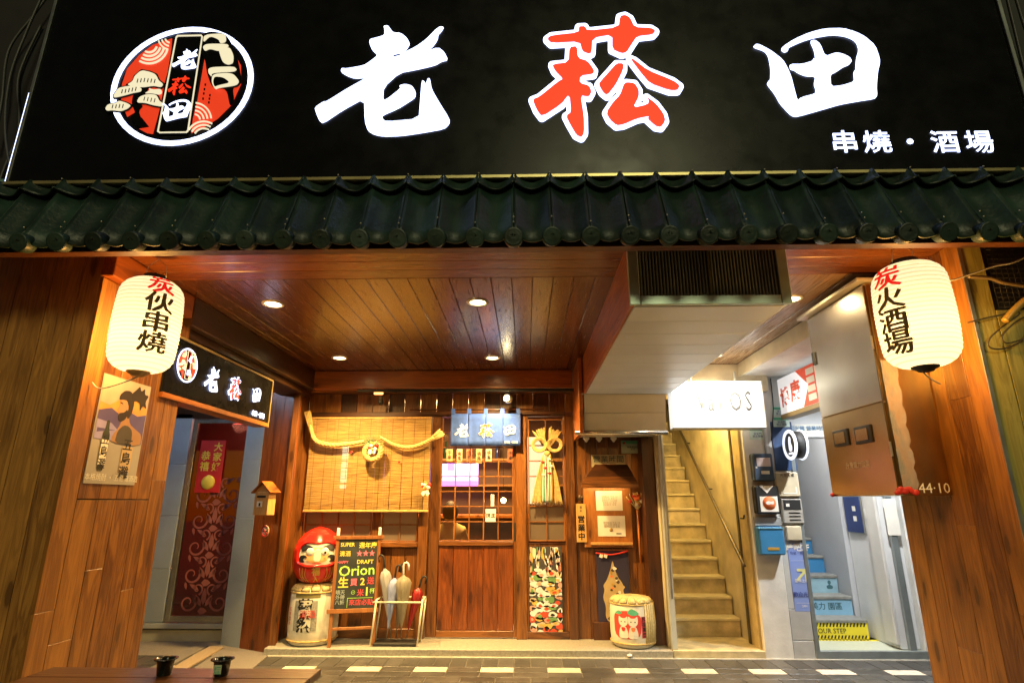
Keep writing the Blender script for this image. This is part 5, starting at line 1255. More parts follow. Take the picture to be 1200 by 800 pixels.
shape("printed_green_slope", [[(0, z4_), (1, z4_), (1, z3_ - .045), (0, z3_ - .005)]], ff, GREENP, sp_, .0008)

# ---------------------------------------------------------------- track lights, camera under the beam
rail = thing("lighting_track", "black lighting track with one lit spotlight under the orange beam", "light fixture", P(570, 456, Y=5.98))
box("track", P(420, 455, Y=5.98).x, P(690, 455, Y=5.98).x, 5.935, 5.975, zb_ - .03, zb_ - .005, SOOT, rail, .002)
q = P(596, 468, Y=6.0)
m_ = MB(); m_.sphere(tuple(q), .048, 16, 10); m_.build("spot_body", plain("silver_lamp", (.5, .48, .42), .25, metal=.8), rail)
m_ = MB(); m_.lathe([(0, 0), (.034, 0), (.034, .004), (0, .004)], 20, (0, 0, 0), 'Z'); o = m_.build("spot_face", G_SPOT, rail, (0, 0, 0)); o.location = Vector(q) + Vector((-.022, -.040, .010)) - org(rail); o.rotation_euler = (R(-100), 0, R(-30))
box("spot_stem", q.x - .008, q.x + .008, 5.99, 6.006, q.z + .045, zb_ - .005, SOOT, rail, .002)
m_ = MB(); 
dm = thing("wall_camera", "small dome camera beside an orange lamp under the beam, above the blind", "camera", P(444, 468, Y=6.02))
q = P(446, 471, Y=6.05); m_ = MB(); m_.sphere(tuple(q), .032, 12, 8); m_.build("dome", SOOT, dm); box("mount", q.x - .02, q.x + .02, q.y - .02, q.y + .02, q.z + .025, zb_ - .005, SOOT, dm, .002)
q = P(443, 460, Y=5.97); ol = box("indicator_lamp", q.x - .045, q.x + .05, 5.975, 5.995, q.z - .016, q.z + .016, glow("orange_indicator", (1, .38, .08), 2.2), None, .003); tag(ol, "small orange glowing box lamp under the beam above the blind", "lamp")
# ---------------------------------------------------------------- sake barrels
def barrel(px, pyb, D, H, label, tilt=0, az=0):
    base = P(px, pyb, Z=PZ); c = Vector((base.x, base.y + D / 2, PZ)) 
    t = thing("sake_barrel", label, "barrel", c, "straw wrapped sake barrels")
    r = D / 2
    prof = [(r * .80, .0), (r * .90, .012), (r * .97, .05), (r * 1.0, H * .3), (r * 1.0, H * .62), (r * .97, H * .86), (r * .90, H * .955), (r * .80, H * .985)]
    m_ = MB(); m_.lathe([(a, PZ + b) for a, b in prof], 40, (c.x, c.y, 0)); m_.build("barrel_body", BARREL, t)
    m_ = MB()
    for i in range(14):
        a = 2 * math.pi * i / 14 + .1; u = Vector((math.cos(a), math.sin(a), 0)); w_ = Vector((-u.y, u.x, 0))
        p = [c + u * r * k + Vector((0, 0, z)) for k, z in ((.06, H + .018), (.5, H + .006), (.84, H * .985), (.95, H * .93))]
        m_.tube(p, [.02, r * .16, r * .19, r * .19], 6, flat=.35)
    m_.build("straw_lid", STRAW2, t)
    for z_, rr_ in ((.045, 1.0), (H * .90, .975)):
        m_ = MB(); q = [c + Vector((r * rr_ * math.cos(2 * math.pi * k / 32), r * rr_ * math.sin(2 * math.pi * k / 32), z_)) for k in range(33)]; m_.tube(q, .007, 6, False); m_.build("binding_rope", STRAW, t)
    def rad(z): 
        z = z / H
        return r * np.interp(z, [b / H for a, b in prof], [a / r for a, b in prof])
    def f(d):
        def g(x, y, z):
            zz = H * .5 + y; rr_ = rad(zz) + .002 + d + z; a = az + x / r
            return c + Vector((rr_ * math.sin(a), -rr_ * math.cos(a), zz))
        return g
    return t, f, c, H, r
tb1, f1, cb1, Hb1, rb1 = barrel(354.5, 758.5, .47, .515, "white sake barrel with bold black brush characters, under the red daruma doll", az=-.10)
GREYP = plain("grey_print", (.30, .29, .25), .7, noise=.3, scale=60)
sq = lambda x0, x1, y0, y1: [[(x0, y0), (x1, y0), (x1, y1), (x0, y1)]]
shape("printed_panel", sq(-.10, .13, -.12, .14), f1(.0), GREYP, tb1, .0008, .05)
shape("printed_panel_clear", sq(-.045, .075, -.12, .14), f1(.0012), BARREL, tb1, .0008, .05)
shape("printed_band", sq(-.11, .15, .165, .195), f1(.0), plain("olive_print", (.20, .17, .05), .7), tb1, .0008, .05)
me = None
def btext(body, size, dx, dy, f, mt, par, name="printed_lettering", bold=.02, vert=False):
    g = lambda x, y, z: f(x + dx, y + dy, z)
    if vert: vtext(name, body, size, g, mt, par, bold, .001, 1.05)
    else: text(name, body, size, g, mt, par, bold, .001)
btext("菊", .15, .012, .075, f1(.003), INK, tb1, "brush_character", .03)
btext("繚", .15, .016, .06, f1(.002), INK, tb1, "brush_character", .0) if False else None
btext("然", .15, .015, -.07, f1(.003), INK, tb1, "brush_character", .03)
btext("清酒", .075, .04, .02, f1(.0042), REDM, tb1, "printed_seal", .0)
btext("名水仕込", .038, -.165, .0, f1(.001), plain("faded_red_print", (.62, .16, .10), .7), tb1, "printed_lettering", .01, True)
tb2, f2, cb2, Hb2, rb2 = barrel(747, 761.5, .415, .415, "white sake barrel printed with two beckoning cats, right of the dark banner", az=-.30)
shape("printed_red_field", [rnd([(-.15, -.12), (.10, -.12), (.12, .06), (.07, .10), (.0, .12), (-.10, .11), (-.16, .08)])], f2(.0), plain("print_bright_red", (.70, .06, .04), .6), tb2, .0008, .05)
shape("printed_pine", [rnd([(-.15, .09), (-.10, .12), (-.06, .10), (-.09, .08)]), rnd([(-.02, .10), (.02, .14), (.07, .12), (.10, .09), (.03, .075)])], f2(.0015), GREENP, tb2, .0008, .05)
for cx_, s in ((-.055, 1.0), (.035, 1.0)):
    head = rnd([(cx_ - .042, .01), (cx_ - .045, .045), (cx_ - .040, .075), (cx_ - .018, .056), (cx_ + .018, .056), (cx_ + .040, .075), (cx_ + .045, .045), (cx_ + .042, .01), (cx_ + .02, -.012), (cx_ - .02, -.012)])
    body = rnd([(cx_ - .025, -.012), (cx_ + .025, -.012), (cx_ + .042, -.06), (cx_ + .045, -.115), (cx_ - .045, -.115), (cx_ - .042, -.06)])
    shape("printed_cat", [head, body], f2(.003), PAPER if s else PAPER, tb2, .0008, .05)
    for e in (-1, 1): shape("printed_eye", [[(cx_ + e * .018 + .006 * math.cos(a), .026 + .006 * math.sin(a)) for a in np.arange(0, 6.2, 1.05)]], f2(.0045), INK, tb2, .0006)
    shape("printed_bib", [rnd([(cx_ - .022, -.02), (cx_ + .022, -.02), (cx_ + .012, -.055), (cx_ - .012, -.055)])], f2(.0045), REDM if cx_ < 0 else ORANGEP, tb2, .0006)
shape("printed_name_band", sq(.115, .165, -.11, .07), f2(.0), plain("print_crimson", (.55, .05, .08), .6), tb2, .0008, .05)
btext("招福萬来", .042, .140, -.02, f2(.0015), INK, tb2, "printed_lettering", .02, True)
# straw back on the right of barrel 2
m_ = MB()
for i in range(16):
    a = R(28 + i * 7.5); u = Vector((math.sin(a), -math.cos(a), 0)); m_.tube([cb2 + u * (rb2 * .97) + Vector((0, 0, .03)), cb2 + u * (rb2 * 1.02) + Vector((0, 0, Hb2 * .5)), cb2 + u * (rb2 * .97) + Vector((0, 0, Hb2 * .92))], .011, 6)
m_.build("straw_matting", STRAW2, tb2)
m_ = MB(); q = P(738, 770, Z=.014); m_.sphere((q.x, q.y, .03), .022, 9, 6, (1.1, 1, .6)); tag(m_.build("crumpled_tissue", PAPER), "tiny crumpled white tissue on the kerb below the cat barrel", "litter")

# ---------------------------------------------------------------- daruma doll
cd_ = Vector((cb1.x - .01, cb1.y + .0, PZ + Hb1 + .020)); DR = .243; DH = .525
dar = thing("daruma_doll", "big red lacquered daruma doll with white face, sitting on the brush lettered barrel", "doll", cd_)
def drad(u):   # u 0..1 bottom to top
    return DR * float(np.interp(u, [0, .03, .10, .25, .42, .60, .75, .87, .95, 1.0], [.45, .62, .80, .96, 1.0, .97, .85, .62, .36, .0]))
az0 = .30
def dmap(d):
    def g(x, y, z):
        u = min(.995, max(.0, y / DH)); rr_ = drad(u) + d + z; a = az0 + x / DR
        return cd_ + Vector((rr_ * math.sin(a), -rr_ * math.cos(a), y))
    return g
m_ = MB(); m_.lathe([(drad(i / 40), cd_.z + DH * i / 40) for i in range(41)], 48, (cd_.x, cd_.y, 0)); m_.build("body", RED, dar)
face = rnd([(-.17, .20), (-.19, .27), (-.17, .34), (-.11, .375), (0, .365), (.11, .375), (.17, .34), (.19, .27), (.17, .20), (.09, .180), (-.09, .180)])
DW = plain("daruma_face_white", (.76, .70, .58), .45)
shape("face", [face], dmap(.002), DW, dar, .002, .03)
shape("face_flush", [rnd([(-.10, .22), (-.05, .20), (.05, .20), (.10, .22), (.12, .30), (.04, .34), (-.04, .34), (-.12, .30)])], dmap(.0045), plain("daruma_flush", (.72, .38, .14), .5), dar, .001, .03)
shape("nose_patch", [rnd([(-.035, .21), (.035, .21), (.03, .33), (-.03, .33)])], dmap(.006), DW, dar, .001, .03)
# hood ridge over the face
m_ = MB(); q = [dmap(.006)(x, y, 0) for x, y in ([(-.20, .20), (-.205, .28), (-.18, .35), (-.11, .385), (0, .378), (.11, .385), (.18, .35), (.205, .28), (.20, .20), (.10, .172), (0, .170), (-.10, .172), (-.20, .20)])]; m_.tube(bez(q, 60), .014, 8); m_.build("hood_rim", RED, dar)
for s in (-1, 1):
    m_ = MB(); m_.lathe([(0, -.012), (.030, -.008), (.042, .0)], 20, (0, 0, 0), 'Y'); o = m_.build("eye", PAPER, dar, (0, 0, 0)); pq = dmap(.001)(s * .07, .295, 0); o.location = pq - org(dar); o.rotation_euler = (0, 0, az0 + s * .07 / DR)
    if s > 0: shape("pupil", [[(s * .068 + .011 * math.cos(a), .292 + .013 * math.sin(a)) for a in np.arange(0, 6.2, .6)]], dmap(.024), INK, dar, .002)
    shape("eyebrow", [rnd([(s * .10, .315), (s * .155, .300), (s * .175, .335), (s * .14, .365), (s * .09, .358), (s * .04, .345), (s * .06, .337)])], dmap(.007), INK, dar, .003, .03)
    shape("moustache", [rnd([(s * .11, .205), (s * .16, .205), (s * .180, .235), (s * .165, .265), (s * .12, .272), (s * .09, .25), (s * .12, .245), (s * .135, .23)])], dmap(.007), INK, dar, .003, .03)
    for k in range(3):
        m_ = MB(); m_.tube(bez([dmap(.004)(s * (.10 + .03 * k), .02 + .01 * k, 0), dmap(.004)(s * (.12 + .03 * k), .08, 0), dmap(.004)(s * (.10 + .035 * k), .15, 0)], 8), .004, 5); m_.build("gold_fold", GOLD, dar)
shape("mouth", [rnd([(-.05, .198), (.05, .198), (.03, .190), (-.03, .190)])], dmap(.007), plain("mouth_red", (.5, .04, .03), .5), dar, .001)
btext("福", .085, .0, .115, dmap(.003), GOLD, dar, "gold_character", .03)
btext("福", .085, .0, .115, dmap(.003), GOLD, dar, "gold_character", .03) if False else None
btext("入", .06, .0, .045, dmap(.003), GOLD, dar, "gold_character", .03)

# ---------------------------------------------------------------- chalk A-board
yb2 = 5.86; bl_, br_ = P(391, 757, Z=PZ), P(437, 749, Z=PZ)
AX = (bl_.x + br_.x) / 2 + .015
ab = thing("chalk_a_board", "chalk A-board in a wooden frame with coloured beer prices, between daruma and umbrella stand", "board", Vector((AX, bl_.y + .0, PZ)), rot=(R(-6), 0, R(13)))
AW, AH = .40, .98
ABW = wood("aboard_wood", (.16, .05, .010), (.34, .13, .03), 'Z', .4, knots=False)
for s in (-1, 1):
    lbox("leg", s * AW / 2 - .016, s * AW / 2 + .016, -.012, .012, .0, AH, ABW, ab)
    o = lbox("back_leg", s * AW / 2 - .03, s * AW / 2 - .004, -.012, .012, -.0, AH * .93, ABW, ab); o.rotation_euler = (R(17), 0, 0); o.location = (s * (AW / 2 - .02), .16, AH * .46)
    lbox("clip", s * AW / 2 - .014, s * AW / 2 + .014, -.02, .013, AH + .001, AH + .075, WHITEPL, ab)
lbox("rail", -AW / 2 - .045, AW / 2 + .045, -.020, .0, AH - .035, AH - .002, ABW, ab); lbox("rail", -AW / 2 - .045, AW / 2 + .03, -.022, -.0125, .285, .322, ABW, ab)
lbox("stretcher", -AW / 2 + .017, AW / 2 - .017, -.008, .010, .14, .165, ABW, ab)
lbox("chalkboard", -AW / 2 + .017, AW / 2 - .017, -.008, .006, .323, AH - .036, CHALKB, ab, .001)
def am(x, y, z): return Vector((x, -.0085 - z, y))
def atext(s, size, x, y, mt, bold=.015, rotd=0, sx=1.0, name="chalk_lettering"):
    ca, sa = math.cos(R(rotd)), math.sin(R(rotd))
    x, y, size = x * .85, y, size * .88; me = curve_mesh('text', s, .001, bold * .5)
    o = place_mesh(name, me, lambda u, v, z: am(x + (u * sx * ca - v * sa) * size, y + (u * sx * sa + v * ca) * size, z), mt, None); o.parent = ab
atext("SUPER", .055, -.12, .895, CY, .02); atext("週年慶", .066, .11, .885, CY, .02)
atext("清酒", .060, -.14, .81, CY, .02); atext("★★★", .075, .09, .81, CP, .02, 0, .95)
atext("HAPPY", .040, -.16, .735, CP, .01); atext("DRAFT", .058, .09, .735, CY, .02)
atext("Orion", .150, .005, .655, CG, .025, 2, 1.05)
atext("生", .115, -.135, .545, CY, .04); atext("買", .080, -.02, .55, CP, .02); atext("2", .10, .075, .555, CY, .04); atext("送", .078, .165, .56, CR, .03)
atext("⊙", .06, -.02, .465, CG, .01); atext("米", .078, .06, .455, CR, .02); atext("1", .12, .13, .465, CY, .04); atext("杯", .06, .19, .47, CG, .01)
atext("晴天\n外帶\n八折", .05, -.16, .42, CW, .0); atext("來店必點", .065, .075, .372, CR, .02)
for x0_, x1_, z0_, z1_ in ((-.065, .17, .412, .416), (-.067, -.063, .33, .416)):
    o = lbox("chalk_line", x0_, x1_, -.0095, -.0081, z0_, z1_, CG, ab, 0)

# ---------------------------------------------------------------- umbrella stand and umbrellas
ul, ur = P(438, 752, Z=PZ), P(494, 752, Z=PZ)
ust = thing("umbrella_stand", "white tube umbrella stand with a dark drip tray, beside the A-board", "umbrella stand", Vector(((ul.x + ur.x) / 2, 5.93, PZ)))
TUB = plain("cream_tube", (.70, .64, .48), .35); ux0, ux1 = ul.x + .01, ur.x - .01; uy0, uy1 = 5.845, 6.03; UZ = PZ + .40
box("drip_tray", ux0 + .02, ux1 - .01, uy0 + .0, uy1, PZ + .001, PZ + .028, SOOT, ust, .005)
for (xx, lean) in ((ux0, .035), (ux1, .035)):
    for yv in (uy0, uy1):
        m_ = MB(); m_.tube([(xx, yv, PZ + .008), (xx + lean, yv, UZ)], .009, 8); m_.build("leg", TUB, ust)
m_ = MB()
m_.tube([(ux0 - .0, uy0, UZ - .02), (ux1 + lean, uy0, UZ - .02)], .009, 8); m_.tube([(ux0 + .03, uy1, UZ), (ux1 + lean, uy1, UZ)], .009, 8)
m_.tube([(ux0 + lean, uy0, UZ), (ux0 + lean, uy1, UZ)], .009, 8); m_.tube([(ux1 + lean, uy0, UZ), (ux1 + lean, uy1, UZ)], .009, 8)
m_.build("top_rails", TUB, ust)
def umbrella(label, foot, head, rmax, cloth, handle, hk=1, hs_=.05):
    f_, h_ = Vector(foot), Vector(head); t = thing("closed_umbrella", label, "umbrella", f_, "closed umbrellas in the stand")
    d = (h_ - f_).normalized(); Lh = (h_ - f_).length; u = d.cross(Vector((0, 1, 0))).normalized(); w_ = d.cross(u)
    vs = []; N = 24; prof = [(.10, .012), (.25, .32), (.45, .62), (.65, .85), (.78, 1.0), (.84, .72), (.87, .3), (.90, .12)]
    m_ = MB()
    for k, (s, rr_) in enumerate(prof):
        for i in range(N):
            a = 2 * math.pi * i / N; r_ = rmax * rr_ * (1 + .22 * math.sin(a * 8 + k * .35)); vs.append(f_ + d * (Lh * s) + (u * math.cos(a) + w_ * math.sin(a)) * r_)
    m_.add(vs, [(k * N + i, k * N + (i + 1) % N, (k + 1) * N + (i + 1) % N, (k + 1) * N + i) for k in range(len(prof) - 1) for i in range(N)], True); m_.build("folded_cloth", cloth, t)
    m_ = MB(); m_.tube([f_, f_ + d * Lh * .99], .005, 6); m_.build("shaft", ALU, t)
    e = f_ + d * Lh; m_ = MB(); pts = [e - d * .10, e - d * .02] + [e + d * (.02 + hs_ * .6 * math.sin(a)) + Vector((1, 0, 0)) * hk * (hs_ * .5 - hs_ * .5 * math.cos(a)) for a in (0.0, .8, 1.6, 2.4, 3.1)] + [e + Vector((1, 0, 0)) * hk * hs_ - d * .02]
    m_.tube(pts, .0095, 8); m_.build("hook_handle", handle, t)
PVC = lambda n, c, b: glassy(n, (.9, .9, .9), .10, .15, body=b, bodycol=c)
def up(px, py, Y): return P(px, py, Y=Y)
umbrella("white frosted umbrella at the far left of the stand", up(458, 747, 5.92), up(450, 656, 5.96), .050, PVC("pvc_white", (.72, .74, .76), .75), SOOT, -1)
umbrella("pale blue umbrella second from left in the stand", up(453, 747, 5.88), up(464, 668, 5.90), .046, plain("pale_blue_nylon", (.30, .36, .62), .4, noise=.1), SOOT, 1)
umbrella("clear beige umbrella with a white hooked handle in the stand", up(470, 746, 5.89), up(473, 665, 5.92), .070, PVC("pvc_clear", (.66, .60, .44), .6), WHITEPL, 1)
umbrella("clear umbrella with a black handle in the middle of the stand", up(464, 747, 5.95), up(474, 667, 5.97), .055, PVC("pvc_smoke", (.5, .48, .38), .55), SOOT, -1)
umbrella("dark red umbrella leaning to the right in the stand", up(476, 747, 5.93), up(493, 681, 5.95), .045, plain("dark_red_nylon", (.28, .015, .015), .4), SOOT, 1)

# ---------------------------------------------------------------- stairs behind the white lightbox
st = thing("staircase", "worn cream staircase climbing steeply behind the white lightbox", "staircase", (1.75, 6.33, PZ))
SX0, SX1 = 1.385, 2.14
for k in range(17):
    z0_ = PZ + .175 * k; y_ = 6.33 + .178 * k
    box("step", SX0, SX1, y_, y_ + .178 + .02, z0_ - (.15 if k else .0), z0_ + .175 - .031, CREAMST, st, .003)
    box("tread", SX0, SX1, y_ - .022, y_ + .198, z0_ + .175 - .030, z0_ + .175, plain("cream_tread", (.66, .58, .36), .45, noise=.14, scale=8), st, .006)
struct(box("stair_wall_left", 1.31, 1.378, 5.87, 10.2, PZ, 5.2, CREAM, None, .003))
struct(box("stair_wall_right", 2.15, 2.42, 5.80, 10.2, .0, 5.2, CREAM, None, .004))
struct(box("stair_wall_face", 2.152, 2.405, 5.765, 5.797, .0, 2.66, WHITEP, None, .004))
struct(box("tiled_wall_strip", 2.408, 2.60, 5.775, 5.95, .42, 2.66, plain("grey_white_wall", (.55, .56, .54), .5, noise=.06), None, .003))
tw = struct(box("tiled_wall_base", 2.42, 2.59, 5.79, 5.94, 0, .418, GROUT, None, 0))
box("wall_tile", 2.408, 2.60, 5.770, 5.79, .005, .155, plain("pale_grey_tile", (.50, .50, .48), .3, noise=.08), tw, .003); box("wall_tile", 2.408, 2.60, 5.770, 5.79, .160, .415, MATS["pale_grey_tile"], tw, .003)
hr = thing("handrail", "metal handrail climbing the right wall of the cream staircase", "handrail", (2.08, 6.4, .9))
XR = 2.085
h0, h1 = P(871, 660, X=XR), P(797, 505, X=XR)
m_ = MB(); m_.tube([h0 + Vector((0, -.02, -.02)), h0, h1, h1 + (h1 - h0) * .3], .017, 10); m_.build("rail_tube", plain("worn_brass_tube", (.16, .13, .09), .35, metal=.6), hr)
for u in (.08, .5, .9): q = h0.lerp(h1, u); m_ = MB(); m_.tube([q, q + Vector((.02, 0, -.03)), q + Vector((.065, 0, -.03))], .007, 6); m_.build("bracket", SOOT, hr)
dfm = thing("door_frame", "tan wooden door frame on the right side of the stair opening", "door frame", (2.14, 6.0, PZ))
box("frame_board", 2.128, 2.149, 5.82, 6.02, PZ + .001, 2.40, plain("tan_painted_wood", (.48, .36, .16), .5, noise=.22, scale=10), dfm, .004)
box("frame_board", 2.118, 2.149, 6.03, 6.075, PZ + .001, 2.40, plain("dark_door_edge", (.10, .08, .04), .5), dfm, .003)
q = P(868, 607, X=2.1); m_ = MB(); m_.tube([q, q + Vector((-.0, -.08, 0)), q + Vector((0, -.10, .03))], .008, 6); m_.build("latch_hook", SOOT, dfm)
# white lightbox
YV = 5.45
v0, v1 = P(786, 447, Y=YV), P(899, 500, Y=YV)
vb = thing("white_lightbox", "glowing white lightbox with thin grey letters over the stair entrance", "sign", ((v0.x + v1.x) / 2, YV, v1.z))
box("light_face", v0.x, v1.x - .012, YV, YV + .012, v1.z, v0.z, glow("lightbox_white", (.94, .97, 1), .75), vb, .003)
box("case", v0.x + .001, v1.x - .013, YV + .013, YV + .16, v1.z + .001, v0.z - .001, glow("lightbox_side", (.9, .95, 1), .25), vb, .002)
box("case_edge", v1.x - .0115, v1.x + .002, YV + .0, YV + .16, v1.z - .004, v0.z + .004, WHITEPL, vb, .002); box("case_edge", v0.x, v1.x - .012, YV + .001, YV + .16, v1.z - .012, v1.z - .001, plain("grey_edge", (.3, .32, .33), .4), vb, .002)
me_q = P(843, 471, Y=YV)
LG = plain("lettering_grey", (.13, .14, .15), .6)
for s_, px in (("V", 822), ("a", 833), ("l", 844), ("O", 862), ("S", 877)):
    if s_ == "V":
        pass
    q = P(px, 471, Y=YV - .002); text("light_lettering", {"a": "Ə"}.get(s_, s_) if False else s_, .27, plane_map((q.x, q.y, q.z), (1, 0, 0), (0, 0, 1)), LG, vb, .01, .002, sx=.55)
box("hanger", v0.x + .2, v0.x + .22, YV + .05, YV + .07, v0.z + .005, ZC - .002, ALU, vb, .001); box("hanger", v1.x - .24, v1.x - .22, YV + .05, YV + .07, v0.z + .005, 2.598, ALU, vb, .001)

# ---------------------------------------------------------------- boxes and notices on the white wall
YWF = 5.765
def wbox(name, label, cat, a, b, c_, d, depth, mt, YY=YWF, extra=None, grp=None):
    """a box between two points of the photograph, standing proud of the wall"""
    y_ = YY - depth; q0 = P(a, c_, Y=y_); q1 = P(b, d, Y=y_); xm0, xm1 = P(a, (c_ + d) / 2, Y=y_).x, P(b, (c_ + d) / 2, Y=y_).x
    t = thing(name, label, cat, ((xm0 + xm1) / 2, YY, q1.z), grp)
    box("body", xm0, xm1, y_, YY - .0005, q1.z, q0.z, mt, t, min(.012, depth * .3))
    Wd, Hh = xm1 - xm0, q0.z - q1.z
    F = lambda dd: (lambda x, y, z: Vector((xm0 + x, y_ - dd - z, q1.z + y)))
    def plate(nm, u0, u1, v0_, v1_, mt2, dd=.004): return box(nm, xm0 + u0 * Wd, xm0 + u1 * Wd, y_ - dd, y_ - .0004, q1.z + v0_ * Hh, q1.z + v1_ * Hh, mt2, t, .001)
    def tx(s, size, u, v, mt2, dd=.005, **k): return text("lettering", s, size, lambda x, y, z: Vector((xm0 + u * Wd + x, y_ - dd - z, q1.z + v * Hh + y)), mt2, t, ext=.0006, **k)
    return t, plate, tx, (xm0, xm1, q1.z, q0.z, y_)
t, pl_, tx, g = wbox("wall_letterbox", "slate blue letterbox with a pale label, topmost box on the white wall", "letterbox", 883, 907, 531, 563, .09, MBLUE)
pl_("label_plate", .18, .85, .52, .84, plain("pink_label", (.55, .45, .42), .5)); pl_("number_plate", .35, .75, .24, .36, PAPER); pl_("lock", .10, .18, .45, .52, PAPER)
t, pl_, tx, g = wbox("wall_letterbox", "black letterbox with a round orange fish sticker, middle box on the white wall", "letterbox", 886, 914, 569, 602, .09, SOOT)
pl_("white_label", .16, .90, .08, .62, PAPER, .003)
o_ = shape("white_triangle", [[(.03, .24), (.16, .24), (.095, .17)]], lambda x, y, z: Vector((g[0] + x * 1.05 + .01, g[4] - .003 - z, g[2] + y + .02)), PAPER, t, .001)
m_ = MB(); m_.lathe([(0, 0), (.062, 0), (.062, -.002), (0, -.002)], 22, ((g[0] + g[1]) / 2 + .008, g[4] - .004, g[2] + .100), 'Y'); m_.build("orange_disc", ORANGEP, t)
shape("fish_mark", [rnd([(-.04, 0), (-.015, .02), (.02, .012), (.045, .022), (.04, -.015), (.015, -.008), (-.015, -.018)])], lambda x, y, z: Vector(((g[0] + g[1]) / 2 + .008 + x, g[4] - .0075 - z, g[2] + .100 + y)), PAPER, t, .001)
t, pl_, tx, g = wbox("wall_letterbox", "bright blue letterbox with a brass plate, lowest box on the white wall", "letterbox", 890, 920, 617, 650, .11, BLUE)
pl_("brass_plate", .30, .75, .17, .27, GOLD); pl_("lid_edge", .0, 1.0, .93, .98, plain("light_blue_edge", (.15, .38, .55), .4), .008)
t, pl_, tx, g = wbox("backing_board", "slate board behind the boxes between black and blue letterbox on the white wall", "board", 884, 916, 605, 616, .03, plain("grey_board", (.30, .30, .28), .6))
YW2 = 5.775
t, pl_, tx, g = wbox("dark_blue_sheet", "tall dark blue sheet fixed right of the letterboxes under the green notices", "sheet", 906, 931, 494, 551, .012, plain("deep_blue_sheet", (.03, .07, .18), .4), YW2)
t, pl_, tx, g = wbox("cover_plate", "beige metal plate with a white corner mark between the blue sheet and the intercom", "panel", 910, 937, 553, 582, .05, BEIGE, YW2)
tx("光泉大樓", .035, .5, .86, INK, bold=-.005); pl_("white_mark", .25, .85, .12, .17, PAPER, .003); pl_("white_mark", .80, .85, .18, .40, PAPER, .003)
t, pl_, tx, g = wbox("intercom", "grey and black door intercom with three buttons below the beige panel", "intercom", 917, 941, 584, 613, .035, plain("intercom_grey", (.42, .40, .35), .4), YW2)
pl_("speaker_panel", .08, .92, .55, .95, SOOT); pl_("lens", .2, .36, .68, .8, PAPER, .008)
for v in (.40, .26, .12): pl_("button_row", .3, .85, v, v + .05, INK)
t, pl_, tx, g = wbox("small_box", "small beige cover box directly under the intercom", "box", 922, 940, 616, 633, .04, BEIGE, YW2)
t, pl_, tx, g = wbox("stair_banner", "upright periwinkle sheet with a yellow arrow beside the blue stairs", "sign", 927, 950, 636, 716, .006, BANB, YW2)
xm = (g[0] + g[1]) / 2; Hh = g[3] - g[2]
tx("睡吧2F", .075, .5, .93, PAPER, bold=.02); tx("住宿・商務", .030, .5, .85, plain("navy_print", (.03, .05, .25), .6)); tx("———————", .022, .5, .74, PAPER)
shape("arrow", [[(-.045, -.06), (.025, .01), (-.03, .012), (-.03, .035), (.06, .035), (.06, -.055), (.037, -.055), (.040, -.005), (-.03, -.075)]], lambda x, y, z: Vector((xm + x, g[4] - .003 - z, g[2] + Hh * .56 + y)), plain("arrow_yellow", (.75, .72, .30), .6), t, .001)
tx("電梯上樓", .032, .5, .44, PAPER); tx("歡迎光臨", .045, .5, .24, MATS["navy_print"], bold=.01); tx("—————\n24H", .028, .5, .10, PAPER)
for i, (a, b, c_, d, lb) in enumerate(((878, 897, 499, 515, "green headed notice half under the white lightbox"), (905, 925, 476, 487, "topmost green headed notice left of the red and white sign"), (906, 925, 488, 500, "lower green headed notice left of the red and white sign"))):
    t, pl_, tx, g = wbox("paper_notice", lb, "notice", a, b, c_, d, .003, plain("mint_paper", (.55, .68, .62), .6), YWF if i == 0 else YW2 - (.014 if i == 2 else 0))
    pl_("green_heading", .05, .95, .66, .92, GREENP, .002); tx("安全門\n禁止停放", .026, .5, .33, MATS["navy_print"], .003)
# lintel notice and right sign
struct(box("corridor_lintel", 2.605, 3.75, 5.80, 5.98, P(960, 512, Y=5.8).z, 2.598, plain("white_lintel", (.62, .64, .66), .5, noise=.05), None, .003))
t, pl_, tx, g = wbox("lintel_notice", "long pale notice with blue characters over the blue stairs doorway", "notice", 932, 985, 497, 507, .003, PAPER, 5.80)
tx("歡迎光臨 營業時間 10:00-22:00", .05, .5, .5, BLUE)
XK = 2.52
ya_, yb_ = P(913, 467, X=XK).y, P(966, 445, X=XK).y
k0 = P(915, 486, X=XK); k1 = P(913, 450, X=XK)
ks = thing("hanging_side_sign", "white and red hanging sign with red characters, left of the steel cabinet", "sign", (XK, (ya_ + yb_) / 2, k0.z))
kz0, kz1 = k0.z, k1.z + .05
box("sign_box", XK + .001, XK + .10, yb_ - .25, ya_, kz0, kz1, glow("soft_white_face", (.9, .93, 1), .20), ks, .003)
box("bottom_rail", XK - .003, XK + .12, yb_ - .25, ya_ + .01, kz0 - .045, kz0 - .001, plain("bronze_rail", (.30, .22, .10), .4, metal=.4), ks, .003)
kf = lambda d: (lambda x, y, z: Vector((XK - d - z, ya_ - x, kz0 + y)))
KW = ya_ - yb_ + .25; KH = kz1 - kz0
shape("red_field", [[(KW, 0), (KW, KH), (.40, KH), (.62, KH * .52), (.48, 0)]], kf(.001), plain("sign_red", (.80, .08, .03), .4), ks, .001)
text("sign_lettering", "博", .19, lambda x, y, z: kf(.002)(x + .13, y + KH * .40, z), plain("sign_red_ink", (.72, .10, .05), .4), ks, .03, .001)
text("sign_lettering", "康", .20, lambda x, y, z: kf(.002)(x + .36, y + KH * .46, z), MATS["sign_red_ink"], ks, .03, .001)
for i in range(4):
    shape("white_square", [[(.60, KH * (.76 - .22 * i)), (.74, KH * (.76 - .22 * i)), (.74, KH * (.92 - .22 * i)), (.60, KH * (.92 - .22 * i))]], kf(.003), PAPER, ks, .001)
